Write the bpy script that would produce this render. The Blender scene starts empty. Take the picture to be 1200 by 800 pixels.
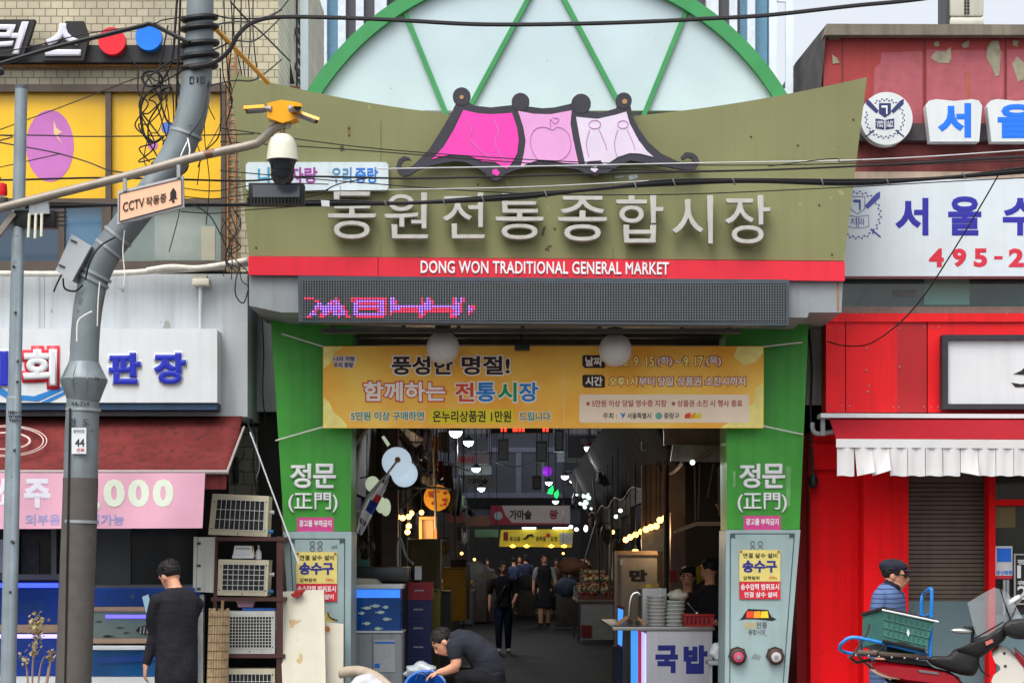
import bpy, bmesh, math, random
from mathutils import Vector, Matrix
from mathutils.bvhtree import BVHTree
R = math.radians
random.seed(7)
SC = bpy.context.scene
COL = SC.collection
# ---------------------------------------------------------------- camera
F, HZ, CZ = 2550.0, 655.0, 1.6          # focal length in photo pixels, horizon row, eye height
cam = bpy.data.cameras.new('camera'); camo = bpy.data.objects.new('camera', cam); COL.objects.link(camo)
camo.location = (0, 0, CZ); camo.rotation_euler = (R(90), 0, 0)
cam.sensor_width = 36; cam.lens = F / 1200 * 36; cam.shift_y = (HZ - 400) / 1200
cam.clip_start = .1; cam.clip_end = 3000
SC.camera = camo
# ---------------------------------------------------------------- sky, sun, exposure
SUN_EL, SUN_AZ = 62, 205                 # degrees; sun high behind the camera's left shoulder, through cloud
wd = bpy.data.worlds.new('World'); SC.world = wd; wd.use_nodes = True
nt = wd.node_tree; nt.nodes.clear()
sky = nt.nodes.new('ShaderNodeTexSky'); sky.sky_type = 'NISHITA'; sky.sun_disc = False
sky.sun_elevation = R(SUN_EL); sky.sun_rotation = R(SUN_AZ); sky.air_density = 1.0; sky.dust_density = 6.0; sky.ozone_density = 1.0
hs = nt.nodes.new('ShaderNodeHueSaturation'); hs.inputs['Saturation'].default_value = .3; hs.inputs['Value'].default_value = 1.6
bg = nt.nodes.new('ShaderNodeBackground'); bg.inputs['Strength'].default_value = .15
ow = nt.nodes.new('ShaderNodeOutputWorld')
nt.links.new(sky.outputs[0], hs.inputs['Color']); nt.links.new(hs.outputs[0], bg.inputs[0]); nt.links.new(bg.outputs[0], ow.inputs[0])
sl = bpy.data.lights.new('sun', 'SUN'); sl.energy = .6; sl.angle = R(25); sl.color = (1, .97, .92)
so = bpy.data.objects.new('sun', sl); COL.objects.link(so)
_d = Vector((math.sin(R(SUN_AZ)) * math.cos(R(SUN_EL)), math.cos(R(SUN_AZ)) * math.cos(R(SUN_EL)), math.sin(R(SUN_EL))))
so.rotation_euler = (-_d).to_track_quat('-Z', 'Y').to_euler()
vs = SC.view_settings; vs.view_transform = 'Standard'; vs.look = 'None'; vs.gamma = 1; vs.exposure = 0.32
SC.render.engine = 'CYCLES'; SC.cycles.max_bounces = 5; SC.cycles.diffuse_bounces = 3; SC.cycles.glossy_bounces = 3
SC.cycles.transparent_max_bounces = 8; SC.cycles.use_denoising = True; SC.cycles.caustics_reflective = False; SC.cycles.caustics_refractive = False

# ---------------------------------------------------------------- helpers
def P(px, py, Y):
    """photo pixel + distance -> point"""
    return Vector(((px - 600) * Y / F, Y, CZ + (HZ - py) * Y / F))
def S(px, Y): return px * Y / F
def lin(v):
    v /= 255.0
    return v / 12.92 if v <= .04045 else ((v + .055) / 1.055) ** 2.4
def C(r, g, b): return (lin(r), lin(g), lin(b), 1)

_mats = {}
def mat(name, col, rough=.65, var=.10, vs=5.0, bump=0., bs=60., metal=0., streak=0., dirt=(60, 55, 48), emit=0., spec=.35, stains=0., stc=(150, 145, 130), sts=3., alpha=1., trans=0., bd=.01, bmp=None, ecol=None, coat=0.):
    """one procedural material: base colour with soft variation, optional rain streaks, stains and bump"""
    if name in _mats: return _mats[name]
    m = bpy.data.materials.new(name); m.use_nodes = True; n = m.node_tree.nodes; L = m.node_tree.links
    b = n['Principled BSDF']; b.inputs['Roughness'].default_value = rough; b.inputs['Metallic'].default_value = metal
    b.inputs['Specular IOR Level'].default_value = spec
    if coat: b.inputs['Coat Weight'].default_value = coat
    c4 = C(*col)
    tc = n.new('ShaderNodeTexCoord'); src = tc.outputs['Object']
    def noise(scale, detail=6, mp=None):
        t = n.new('ShaderNodeTexNoise'); t.inputs['Scale'].default_value = scale; t.inputs['Detail'].default_value = detail
        if mp:
            k = n.new('ShaderNodeMapping'); k.inputs['Scale'].default_value = mp; L.new(src, k.inputs[0]); L.new(k.outputs[0], t.inputs['Vector'])
        else: L.new(src, t.inputs['Vector'])
        return t.outputs['Fac']
    def mix(f, a, bb, kind='MIX'):
        x = n.new('ShaderNodeMix'); x.data_type = 'RGBA'; x.blend_type = kind
        if isinstance(f, float): x.inputs[0].default_value = f
        else: L.new(f, x.inputs[0])
        for i, v in ((6, a), (7, bb)):
            if isinstance(v, tuple): x.inputs[i].default_value = v
            else: L.new(v, x.inputs[i])
        return x.outputs[2]
    def ramp(f, a, bb):
        r = n.new('ShaderNodeMapRange'); r.inputs[1].default_value = a; r.inputs[2].default_value = bb; L.new(f, r.inputs[0]); return r.outputs[0]
    out = c4
    if var:
        lo = tuple(x * (1 - var) for x in c4[:3]) + (1,); hi = tuple(min(1, x * (1 + var)) for x in c4[:3]) + (1,)
        out = mix(ramp(noise(vs), .3, .7), lo, hi)
    if streak:
        f = ramp(noise(1., 5, (14, 14, .7)), .48, .85)
        s = n.new('ShaderNodeMath'); s.operation = 'MULTIPLY'; s.inputs[1].default_value = streak; L.new(f, s.inputs[0])
        out = mix(s.outputs[0], out, C(*dirt))
    if stains:
        f = ramp(noise(sts, 7), .72 - stains * .12, .735 - stains * .12)
        out = mix(f, out, C(*stc))
    if isinstance(out, tuple): b.inputs['Base Color'].default_value = out
    else: L.new(out, b.inputs['Base Color'])
    if bump:
        bp = n.new('ShaderNodeBump'); bp.inputs['Strength'].default_value = bump; bp.inputs['Distance'].default_value = bd
        L.new(noise(bs, 4, bmp), bp.inputs['Height']); L.new(bp.outputs[0], b.inputs['Normal'])
    if emit:
        b.inputs['Emission Strength'].default_value = emit; b.inputs['Emission Color'].default_value = C(*(ecol or col))
    if alpha < 1: b.inputs['Alpha'].default_value = alpha
    if trans: b.inputs['Transmission Weight'].default_value = trans
    _mats[name] = m
    return m

def grid_mat(name, kind, a, bcol, sx, sz, gap, rough=.6, var=.12, bump=.4, off=.5, axis='xz', a2=None, spec=.35):
    """brick / tile pattern on a wall seen face-on (axis xz) or side-on (yz)"""
    if name in _mats: return _mats[name]
    m = bpy.data.materials.new(name); m.use_nodes = True; n = m.node_tree.nodes; L = m.node_tree.links
    b = n['Principled BSDF']; b.inputs['Roughness'].default_value = rough; b.inputs['Specular IOR Level'].default_value = spec
    tc = n.new('ShaderNodeTexCoord'); sp = n.new('ShaderNodeSeparateXYZ'); cb = n.new('ShaderNodeCombineXYZ')
    L.new(tc.outputs['Object'], sp.inputs[0]); L.new(sp.outputs['X' if axis[0] == 'x' else 'Y'], cb.inputs[0]); L.new(sp.outputs['Z'], cb.inputs[1])
    t = n.new('ShaderNodeTexBrick'); t.inputs['Scale'].default_value = 1; t.inputs['Brick Width'].default_value = sx; t.inputs['Row Height'].default_value = sz
    t.inputs['Mortar Size'].default_value = gap; t.offset = off; t.inputs['Mortar Smooth'].default_value = .2
    t.inputs['Color1'].default_value = C(*a); t.inputs['Color2'].default_value = C(*(a2 or tuple(v * (1 - var) for v in a))); t.inputs['Mortar'].default_value = C(*bcol)
    L.new(cb.outputs[0], t.inputs['Vector'])
    ns = n.new('ShaderNodeTexNoise'); ns.inputs['Scale'].default_value = 2.2; ns.inputs['Detail'].default_value = 7
    L.new(tc.outputs['Object'], ns.inputs['Vector'])
    mr = n.new('ShaderNodeMapRange'); mr.inputs[1].default_value = .3; mr.inputs[2].default_value = .75; mr.inputs[3].default_value = 1.05; mr.inputs[4].default_value = .72
    L.new(ns.outputs['Fac'], mr.inputs[0])
    x = n.new('ShaderNodeMix'); x.data_type = 'RGBA'; x.blend_type = 'MULTIPLY'; x.inputs[0].default_value = 1
    L.new(t.outputs['Color'], x.inputs[6]); L.new(mr.outputs[0], x.inputs[7]); L.new(x.outputs[2], b.inputs['Base Color'])
    bp = n.new('ShaderNodeBump'); bp.invert = True; bp.inputs['Strength'].default_value = bump; bp.inputs['Distance'].default_value = .005
    L.new(t.outputs['Fac'], bp.inputs['Height']); L.new(bp.outputs[0], b.inputs['Normal'])
    _mats[name] = m
    return m

def glass(name, tint=(40, 60, 70), rough=.05, alpha=.45):
    if name in _mats: return _mats[name]
    m = mat(name, tint, rough=rough, var=0, spec=.6, alpha=alpha)
    return m

def base_of(o):
    v = Vector((0, 0, 0))
    while o is not None:
        v += o.location; o = o.parent
    return v
def props(o, label=None, cat=None, group=None, kind=None):
    for k, v in (('label', label), ('category', cat), ('group', group), ('kind', kind)):
        if v: o[k] = v
    return o
def thing(name, label, cat, loc=(0, 0, 0), group=None):
    o = bpy.data.objects.new(name, None); COL.objects.link(o); o.location = loc; o.empty_display_size = .1
    return props(o, label, cat, group)
def copy_tree(o, parent=None):
    c = o.copy(); COL.objects.link(c); c.parent = parent
    for ch in [x for x in bpy.data.objects if x.parent == o]: copy_tree(ch, c)
    return c

class MB:
    """collects solids and links them as ONE mesh object"""
    def __init__(s): s.bm = bmesh.new()
    def _poly(s, pts, vec):
        a = [s.bm.verts.new(p) for p in pts]; b = [s.bm.verts.new(Vector(p) + vec) for p in pts]
        s.bm.faces.new(a); s.bm.faces.new(b[::-1]); n = len(pts)
        for i in range(n): s.bm.faces.new((a[i], b[i], b[(i + 1) % n], a[(i + 1) % n]))
        return s
    def prism(s, pts, vec): return s._poly([Vector(p) for p in pts], Vector(vec))
    def px(s, pts, Y, t):
        """polygon in photo pixels whose front stands at Y, t metres thick going back"""
        return s._poly([P(x, y, Y) for x, y in pts], Vector((0, t, 0)))
    def box(s, x0, x1, y0, y1, z0, z1, bev=0.):
        t = bmesh.new(); g = bmesh.ops.create_cube(t, size=1)
        bmesh.ops.scale(t, vec=(x1 - x0, y1 - y0, z1 - z0), verts=t.verts)
        bmesh.ops.translate(t, vec=((x0 + x1) / 2, (y0 + y1) / 2, (z0 + z1) / 2), verts=t.verts)
        if bev: bmesh.ops.bevel(t, geom=t.edges[:], offset=bev, segments=2, affect='EDGES', profile=.5)
        return s.merge(t)
    def pbox(s, x0, y0, x1, y1, Y, t, bev=0.):
        a = P(x0, y1, Y); b = P(x1, y0, Y)
        return s.box(a.x, b.x, Y, Y + t, a.z, b.z, bev)
    def frame(s, x0, y0, x1, y1, w, Y, t):
        """four bars round a pixel rectangle, butted"""
        s.pbox(x0, y0, x1, y0 + w, Y, t); s.pbox(x0, y1 - w, x1, y1, Y, t)
        s.pbox(x0, y0 + w, x0 + w, y1 - w, Y, t); s.pbox(x1 - w, y0 + w, x1, y1 - w, Y, t); return s
    def merge(s, t, M=None):
        if M is not None: bmesh.ops.transform(t, matrix=M, verts=t.verts)
        mp = [s.bm.verts.new(v.co) for v in t.verts]; t.verts.index_update()
        for f in t.faces:
            try: s.bm.faces.new([mp[v.index] for v in f.verts])
            except ValueError: pass
        t.free(); return s
    def tube(s, pts, r, n=8, caps=True):
        pts = [Vector(p) for p in pts]; k = len(pts)
        rr = r if isinstance(r, (list, tuple)) else [r] * k
        ref = None; rings = []
        for i, p in enumerate(pts):
            d = (pts[min(i + 1, k - 1)] - pts[max(i - 1, 0)]).normalized()
            if ref is None: ref = d.orthogonal().normalized()
            ref = (ref - d * ref.dot(d))
            ref = ref.normalized() if ref.length > 1e-6 else d.orthogonal().normalized()
            q = d.cross(ref)
            rings.append([s.bm.verts.new(p + (ref * math.cos(2 * math.pi * j / n) + q * math.sin(2 * math.pi * j / n)) * rr[i]) for j in range(n)])
        for a, b in zip(rings, rings[1:]):
            for j in range(n): s.bm.faces.new((a[j], a[(j + 1) % n], b[(j + 1) % n], b[j]))
        if caps: s.bm.faces.new(rings[0][::-1]); s.bm.faces.new(rings[-1])
        return s
    def cyl(s, p0, p1, r, n=16, r1=None): return s.tube([p0, p1], [r, r if r1 is None else r1], n)
    def sph(s, c, r, u=16, v=10, M=None):
        t = bmesh.new(); bmesh.ops.create_uvsphere(t, u_segments=u, v_segments=v, radius=1)
        r = r if isinstance(r, (tuple, list)) else (r, r, r)
        m = Matrix.Translation(c) @ (M or Matrix.Identity(4)) @ Matrix.Diagonal((*r, 1))
        return s.merge(t, m)
    def lathe(s, c, prof, n=24, axis='z'):
        c = Vector(c); rings = []
        for r, z in prof:
            ring = []
            for j in range(n):
                a = 2 * math.pi * j / n
                v = Vector((r * math.cos(a), r * math.sin(a), z)) if axis == 'z' else Vector((r * math.cos(a), z, r * math.sin(a))) if axis == 'y' else Vector((z, r * math.cos(a), r * math.sin(a)))
                ring.append(s.bm.verts.new(c + v))
            rings.append(ring)
        for a, b in zip(rings, rings[1:]):
            for j in range(n): s.bm.faces.new((a[j], a[(j + 1) % n], b[(j + 1) % n], b[j]))
        s.bm.faces.new(rings[0][::-1]); s.bm.faces.new(rings[-1]); return s
    def disc(s, px, py, rx, Y, t, n=32, ry=None):
        ry = ry or rx
        return s.px([(px + rx * math.cos(2 * math.pi * j / n), py + ry * math.sin(2 * math.pi * j / n)) for j in range(n)], Y, t)
    def sheet(s, grid, t=0.):
        """rows of points -> a surface; with t, a cloth t metres thick"""
        V = [[s.bm.verts.new(p) for p in row] for row in grid]
        for a, b in zip(V, V[1:]):
            for i in range(len(a) - 1): s.bm.faces.new((a[i], a[i + 1], b[i + 1], b[i]))
        if t: s._solid = t
        return s
    def done(s, name, m, parent=None, smooth=True, base=None, **kw):
        bmesh.ops.recalc_face_normals(s.bm, faces=s.bm.faces[:])
        me = bpy.data.meshes.new(name)
        b = base_of(parent) if parent is not None else Vector(base or (0, 0, 0))
        bmesh.ops.translate(s.bm, vec=-b, verts=s.bm.verts)
        s.bm.to_mesh(me); s.bm.free()
        for mm in (m if isinstance(m, (list, tuple)) else [m]): me.materials.append(mm)
        if smooth:
            me.shade_smooth(); me.set_sharp_from_angle(angle=R(38))
        o = bpy.data.objects.new(name, me); COL.objects.link(o)
        if parent is not None: o.parent = parent
        else: o.location = b
        if getattr(s, '_solid', 0):
            md = o.modifiers.new('thick', 'SOLIDIFY'); md.thickness = s._solid; md.offset = 0; md.use_rim = s._solid > .011
        return props(o, kw.get('label'), kw.get('cat'), kw.get('group'), kw.get('kind'))

def catmull(pts, k=8):
    pts = [Vector(p) for p in pts]; out = []
    for i in range(len(pts) - 1):
        a = pts[max(i - 1, 0)]; b = pts[i]; c = pts[i + 1]; d = pts[min(i + 2, len(pts) - 1)]
        for j in range(k):
            t = j / k
            out.append(.5 * ((2 * b) + (c - a) * t + (2 * a - 5 * b + 4 * c - d) * t * t + (3 * b - a - 3 * c + d) * t ** 3))
    out.append(pts[-1]); return out

def text(s, x0, y0, x1, y1, Y, m, parent, bold=0., ext=.0015, name='lettering', res=3, slope=0., shear=0., conv=None, sq=0.):
    """writing fitted to a pixel rectangle, lying ON the surface at Y (towards the camera)"""
    cu = bpy.data.curves.new('t', 'FONT'); cu.body = s; cu.extrude = .02; cu.bevel_depth = bold; cu.bevel_resolution = 0; cu.resolution_u = res; cu.shear = shear
    if sq: cu.space_character = sq
    o = bpy.data.objects.new('t', cu); COL.objects.link(o)
    bpy.context.view_layer.update()
    me = bpy.data.meshes.new_from_object(o.evaluated_get(bpy.context.evaluated_depsgraph_get()))
    bpy.data.objects.remove(o); bpy.data.curves.remove(cu)
    xs = [v.co.x for v in me.vertices]; ys = [v.co.y for v in me.vertices]
    zm = max(v.co.z for v in me.vertices)
    ax, bx, ay, by = min(xs), max(xs), min(ys), max(ys)
    b = base_of(parent)
    for v in me.vertices:
        u = (v.co.x - ax) / (bx - ax); w = (v.co.y - ay) / (by - ay)
        q = P(x0 + (x1 - x0) * u, y1 + (y0 - y1) * w + slope * (x1 - x0) * u, Y)
        q.y = Y - ext * (1 + v.co.z / zm)
        if conv: q = conv(q)
        v.co = q - b
    me.materials.clear(); me.materials.append(m)
    if ext < .008: me.shade_flat()
    t = bpy.data.objects.new(name, me); COL.objects.link(t); t.parent = parent
    return t

def wire(name, pts, r, label, m=None, group='overhead cables', n=6, cat='cable', k=7):
    """pts: (px, py, Y); lines that leave the frame run on to poles further along the street"""
    if cat == 'cable':
        if pts[0][0] <= -40: pts = [(pts[0][0] - 1400, pts[0][1] - 40, pts[0][2]), (pts[0][0] - 600, pts[0][1] + 10, pts[0][2])] + pts
        if pts[-1][0] >= 1250: pts = pts + [(pts[-1][0] + 600, pts[-1][1] - 20, pts[-1][2]), (pts[-1][0] + 1400, pts[-1][1] - 90, pts[-1][2])]
    w = MB().tube(catmull([P(*p) for p in pts], k), r, n)
    p0 = P(*pts[0])
    return w.done(name, m or BLACK, base=p0, label=label, cat=cat, group=group)
# ================================================================ materials shared by many things
BLACK = mat('black_rubber', (28, 28, 30), rough=.5, var=.15)
DARKMETAL = mat('dark_metal', (62, 62, 64), rough=.5, var=.2, streak=.3)
GALV = mat('galvanised_steel', (150, 157, 160), rough=.45, var=.12, metal=.3, streak=.35, dirt=(95, 92, 88))
WHITE = mat('white_paint', (214, 216, 216), rough=.5, var=.05, streak=.15)
INK = mat('black_ink', (32, 30, 32), var=.05)
NAVY = mat('navy_ink', (36, 44, 130), var=.05)
WINK = mat('white_ink', (228, 230, 232), var=.03)
REDINK = mat('red_ink', (205, 40, 55), var=.05)
GREYINK = mat('grey_ink', (110, 112, 112), var=.05)
# ================================================================ ground
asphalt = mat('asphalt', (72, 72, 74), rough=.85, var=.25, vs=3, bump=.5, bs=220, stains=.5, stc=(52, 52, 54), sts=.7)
w = MB(); w.box(-400, 400, -30, 14.4, -.5, -.13); w.done('road', asphalt, smooth=False, kind='structure')
w = MB(); w.box(-400, 400, 14.4, 14.6, -.5, 0.0, .02); w.done('kerb', mat('kerb_stone', (150, 148, 142), var=.15, bump=.3), smooth=False, kind='structure')
pave = grid_mat('paving', 'b', (128, 120, 112), (80, 76, 72), .2, .1, .006, axis='xz', rough=.8)
m_ = mat('pavement_blocks', (120, 114, 108), rough=.85, var=.2, vs=8, bump=.4)
w = MB(); w.box(-400, 400, 14.6, 20.9, -.5, 0.0); w.done('pavement', m_, smooth=False, kind='structure')
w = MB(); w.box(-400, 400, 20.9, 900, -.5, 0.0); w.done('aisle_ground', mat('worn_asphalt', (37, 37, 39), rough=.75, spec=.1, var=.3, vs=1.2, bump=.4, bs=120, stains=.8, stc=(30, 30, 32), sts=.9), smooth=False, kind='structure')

# ================================================================ market gate
YP = 20.2; YS = 19.2
gate = thing('market_gate', 'olive market gate with arched roof and green tapered pillars spanning the aisle entrance', 'gate', (0, 20.4, 0))
green = mat('green_panel', (62, 150, 54), rough=.42, var=.12, vs=3, streak=.3, dirt=(30, 80, 30))
pedm = mat('grey_panel', (150, 172, 174), rough=.45, var=.07, vs=4, streak=.35, dirt=(112, 125, 122))
pdark = mat('panel_line', (70, 84, 88), var=.05)
def pillar(outer, side):
    o = MB().px(outer, YP, .62).done('pillar', green, gate)
    return o
pl = pillar([(317, 368), (413, 368), (411, 622), (333, 622)], 0)
pr = pillar([(850, 368), (948, 368), (937, 620), (852, 620)], 1)
for par, pts, inn in ((pl, [(332, 622.5), (412, 622.5), (410, 862), (346, 862)], [(340, 631), (404, 631), (403, 850), (352, 850)]),
                 (pr, [(851, 620.5), (938, 620.5), (918, 862), (849, 862)], [(856, 625), (931, 625), (914, 850), (855, 850)])):
    q = MB().px(pts, YP - .03, .68).done('pedestal', pedm, par)
    b = MB(); k = len(inn)
    for i in range(k):
        a, c = Vector((*inn[i], 0)), Vector((*inn[(i + 1) % k], 0)); d = (c - a).normalized(); nrm = Vector((-d.y, d.x, 0)) * .55
        b.px([(a - nrm)[:2], (c - nrm)[:2], (c + nrm)[:2], (a + nrm)[:2]], YP - .033 - .0004 * i, .003 + .0004 * i)
    for cx, cy in ((inn[0][0] + 3, inn[0][1] + 3), (inn[1][0] - 3, inn[1][1] + 3)):
        b.px([(cx - 3, cy - 3), (cx + 3, cy - 3), (cx + 2, cy), (cx + 3, cy + 3), (cx, cy + 1), (cx - 3, cy + 3)], YP - .036, .006)
    b.done('border_line', pdark, q)
# raised characters on the pillars and pedestal decals
def crisp(s, box, Y, par, m=WINK, bold=.03, ext=.012, **k): return text(s, *box, Y, m, par, bold=bold, ext=ext, **k)
side_m = mat('letter_side', (150, 155, 150), var=.05)
for par, dx in ((pl, 0), (pr, 526)):
    crisp('정', (340 + dx, 543, 365 + dx, 572), YP, par); crisp('문', (367 + dx, 543, 394 + dx, 572), YP, par)
    crisp('(正門)', (338 + dx, 577, 396 + dx, 600), YP, par, bold=.015)
    # faint crest: two little ringed 8 figures on the pedestal
for par, x in ((pl, 371), (pr, 887)):
    b = MB()
    for kx in (-5, 4):
        for ky in (636.5, 643.0):
            b.tube([P(x + kx + 2.6 * math.cos(a), ky + 2.6 * math.sin(a), YP - .034) for a in [2 * math.pi * i / 10 for i in range(11)]], .004, 4)
    b.done('crest_mark', GREYINK, par)
# right pedestal: small roof logo, words, two hose outlets
oc = [(230, 70, 40), (240, 160, 40), (235, 215, 50)]
MB().px([(869, 724), (874, 716), (877, 713), (900, 714), (904, 722), (910, 725), (905, 727), (896, 726), (884, 725), (874, 725), (866, 726)], YP - .034, .003).done('logo_outline', INK, pr)
for i, c in enumerate(oc):
    x = 875 + i * 8.5
    MB().px([(x, 716), (x + 7.6, 715.5), (x + 7.6 + .6 * i, 723.5), (x - .5, 723.5)], YP - .037, .003).done('logo_panel', mat('logo_%d' % i, c), pr)
text('동원', 872, 728, 885, 736, YP - .031, mat('faded_orange_ink', (205, 180, 110)), pr, bold=.02); text('전통', 886, 728, 899, 736, YP - .031, GREYINK, pr, bold=.02)
text('종합시장', 877, 737, 897, 743, YP - .031, GREYINK, pr, bold=.01)
for px_, c in ((864.5, (205, 70, 110)), (908.5, (190, 185, 185))):
    o = P(px_, 769, YP - .03)
    k = MB().lathe(o, [(.075, 0), (.075, -.05), (.05, -.06)], 20, 'y'); k.px([(px_ - 11, 769), (px_ - 8, 760), (px_, 757), (px_ + 8, 760), (px_ + 11, 769), (px_ + 8, 772), (px_ - 8, 772)], YP - .05, .02)
    hv = k.done('hose_valve', mat('valve_brown', (74, 58, 54), rough=.4, metal=.4), pr)
    MB().lathe(o, [(.046, -.06), (.046, -.085), (.03, -.09)], 18, 'y').done('valve_cap', mat('valve_cap_%d' % c[0], c, rough=.4), hv)
    MB().lathe(o, [(.02, -.09), (.02, -.1)], 12, 'y').done('valve_nut', GALV, hv)

# ---- olive sign board with curved top
olive = mat('olive_panel', (120, 122, 82), rough=.55, var=.11, vs=.9, streak=.28, dirt=(100, 98, 68), bump=.1, bs=8, stains=.05, stc=(140, 140, 98), sts=7)
top = []
for i in range(33):
    x = 270 + (1016 - 270) * i / 32; u = (x - 643) / 373
    y = 141 - 53 * abs(u) ** 1.75 + 3.0 * u * 0
    top.append((x, y + (2.5 if u > 0 else -3) * u * u))
board = MB().px(top + [(989, 305.5), (292, 300)], YS, .92).done('sign_board', olive, gate)
redm = mat('red_strip', (214, 40, 58), rough=.35, var=.06, vs=2, streak=.25, dirt=(150, 30, 44))
def slp(x): return (x - 292) / 697 * 6.0
strip = MB()
for a, b_ in ((291, 442.6), (443.4, 716.2), (716.9, 990)):
    strip.px([(a, 300.3 + slp(a)), (b_, 300.3 + slp(b_)), (b_, 322 + slp(b_) * 1.2), (a, 322 + slp(a) * 1.2)], YS - .03, .03)
strip = strip.done('red_strip', redm, gate)
text('DONG WON TRADITIONAL GENERAL MARKET', 493, 305.5, 784, 320.5, YS - .03, WINK, strip, bold=.022, ext=.006, slope=.0062, sq=1.06)
lm = mat('weathered_letter', (174, 174, 168), rough=.5, var=.08, vs=10, streak=.5, dirt=(140, 134, 116))
for ch, x0, y0, x1, y1 in (('동', 385, 226, 441, 281.5), ('원', 451, 227, 502, 281), ('전', 519, 227, 568, 281), ('통', 581, 228, 637, 282),
                           ('종', 654, 231, 711, 284), ('합', 722, 229, 777, 286), ('시', 787, 230, 835, 287), ('장', 849, 230, 902, 287)):
    text(ch, x0, y0, x1, y1, YS - .05, lm, board, bold=.009, ext=.035, name='raised_letter', res=4)
st = MB()
for x in (400, 425, 470, 492, 530, 560, 598, 622, 670, 700, 735, 765, 800, 829, 862, 893): st.cyl(P(x, 262, YS - .055), P(x, 262, YS + .01), .008, 6)
st.done('letter_stud', DARKMETAL, board)
# ---- grey underbox, its sloped ends and underside
grey = mat('grey_cladding', (138, 144, 148), rough=.5, var=.07, streak=.5, dirt=(96, 94, 88))
MB().px([(292, 322), (988, 328.5), (986, 366), (948, 366), (946, 372), (330, 366), (292, 358)], YS + .02, 1.42).done('underbox', grey, gate)
rust = mat('rust_streak', (150, 104, 60), var=.3, vs=20)
MB().pbox(981, 330, 983, 364, YS + .016, .003).done('rust_mark', rust, gate)
# ---- LED display
ledm = bpy.data.materials.new('led_grid'); ledm.use_nodes = True
n = ledm.node_tree.nodes; L = ledm.node_tree.links; b = n['Principled BSDF']; b.inputs['Roughness'].default_value = .5
tc = n.new('ShaderNodeTexCoord'); sp = n.new('ShaderNodeSeparateXYZ'); L.new(tc.outputs['Object'], sp.inputs[0])
PITCH = 2.37 * 19.0 / F; GRID = 3.05 * 19.0 / F
def mth(op, a, b2=None):
    x = n.new('ShaderNodeMath'); x.operation = op
    for i, v in enumerate((a, b2)):
        if v is None: continue
        if isinstance(v, (int, float)): x.inputs[i].default_value = v
        else: L.new(v, x.inputs[i])
    return x.outputs[0]
def cell(o): return mth('SUBTRACT', mth('FRACT', mth('DIVIDE', o, GRID)), .5)
fx, fz = cell(sp.outputs['X']), cell(sp.outputs['Z'])
d = mth('SQRT', mth('ADD', mth('MULTIPLY', fx, fx), mth('MULTIPLY', fz, fz)))
mr = n.new('ShaderNodeMapRange'); mr.inputs[1].default_value = .16; mr.inputs[2].default_value = .30; L.new(d, mr.inputs[0])
mx = n.new('ShaderNodeMix'); mx.data_type = 'RGBA'; L.new(mr.outputs[0], mx.inputs[0]); mx.inputs[6].default_value = C(118, 128, 134); mx.inputs[7].default_value = C(14, 16, 19)
L.new(mx.outputs[2], b.inputs['Base Color'])
YL = 19.0
def lsl(x): return (x - 350) / 574 * 4.5
ledbox = MB().px([(349, 323 + lsl(349)), (925, 323 + lsl(925)), (924, 381), (350, 377)], YL + .012, .21).done('display_case', mat('slate_frame', (66, 76, 86), rough=.45, var=.1, streak=.3), gate)
face = MB().px([(353.5, 328), (921.5, 332), (921.5, 377.5), (353.5, 374)], YL + .006, .01).done('display_face', ledm, ledbox, smooth=False)
art = ["RRRR...........R.......RRRRRRRRRRRRRRRRR..BB.............RB.BR...........RB.BBR......",
       "....RRR.....RBBBR......RRBBBBBBBBBBBBBBR..BBBR...........RB.BBBR.........RB.BBR......",
       "......BB...BBRRBBR......BBRRRRRRRRRRRBBR..BBBR...........RBBBBBR.........RBBBR.......",
       ".....BBBBBBBRRRBBBR.....BBR.........RBBR..BBBBBBBBBBBBBBBBBBBBBBBBBBBBBBBBBBBR...RR..",
       "....BBBBBBBBBRBBBBBR....BBBBBBBBBBBBBBBR..BBBBBBBBBBBBBBBBBBBBBBBBBBBBBBBBBBBR...BRR.",
       "....BBRBBBBBBBBBBBBR....BBRRRRRRRRRRRBBR..BBBBBRRRRRRRRRBBBBBBBRRRRRRRRRRBBBBR...BBR.",
       "...BBR..BBBBRBBBRBBBR...BBR.........RBBR..BRRRRRRRRRRRRRBBRRRRRRRRRRRRRRRRBBBR..RBR..",
       "..BBBB.RBBBR.RBBBRBBR...BBBBBBBBBBBBBBBR..R.............RBBR............RBBBR...RR...",
       ".BBRR..BBRR...RBBRRBBR..RBBBBBBBBBBBBBBR................RBBR............RBBBR........",
       ".RR....RRR......RR..RR...RRRRRRRRRRRRRR.................RRR.............RRR.........."]
lr, lb = MB(), MB(); ob = base_of(gate)
z0 = P(0, 351.5, YL).z - ob.z; x0_ = P(356, 0, YL).x - ob.x
art = [''.join(art[min(9, int(r_ * 10 / 8 + .4))][min(len(art[min(9, int(r_ * 10 / 8 + .4))]) - 1, int(c_ * 85 / 66))] for c_ in range(66)) for r_ in range(8)]
PITCH = GRID
kx0, kz0 = round(x0_ / PITCH), round(z0 / PITCH)
for r_, row in enumerate(art):
    for c_, ch in enumerate(row):
        if ch == '.': continue
        cx = ob.x + (kx0 + c_ + .5) * PITCH; cz = ob.z + (kz0 - r_ + .5) * PITCH; h = PITCH * .27
        (lr if ch == 'R' else lb).box(cx - h, cx + h, YL - .002, YL + .005, cz - h, cz + h)
lr.done('red_led_dots', mat('led_red', (255, 50, 90), emit=1.5, var=0), ledbox, smooth=False)
lb.done('violet_led_dots', mat('led_violet', (168, 110, 255), emit=1.5, var=0), ledbox, smooth=False)
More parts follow.
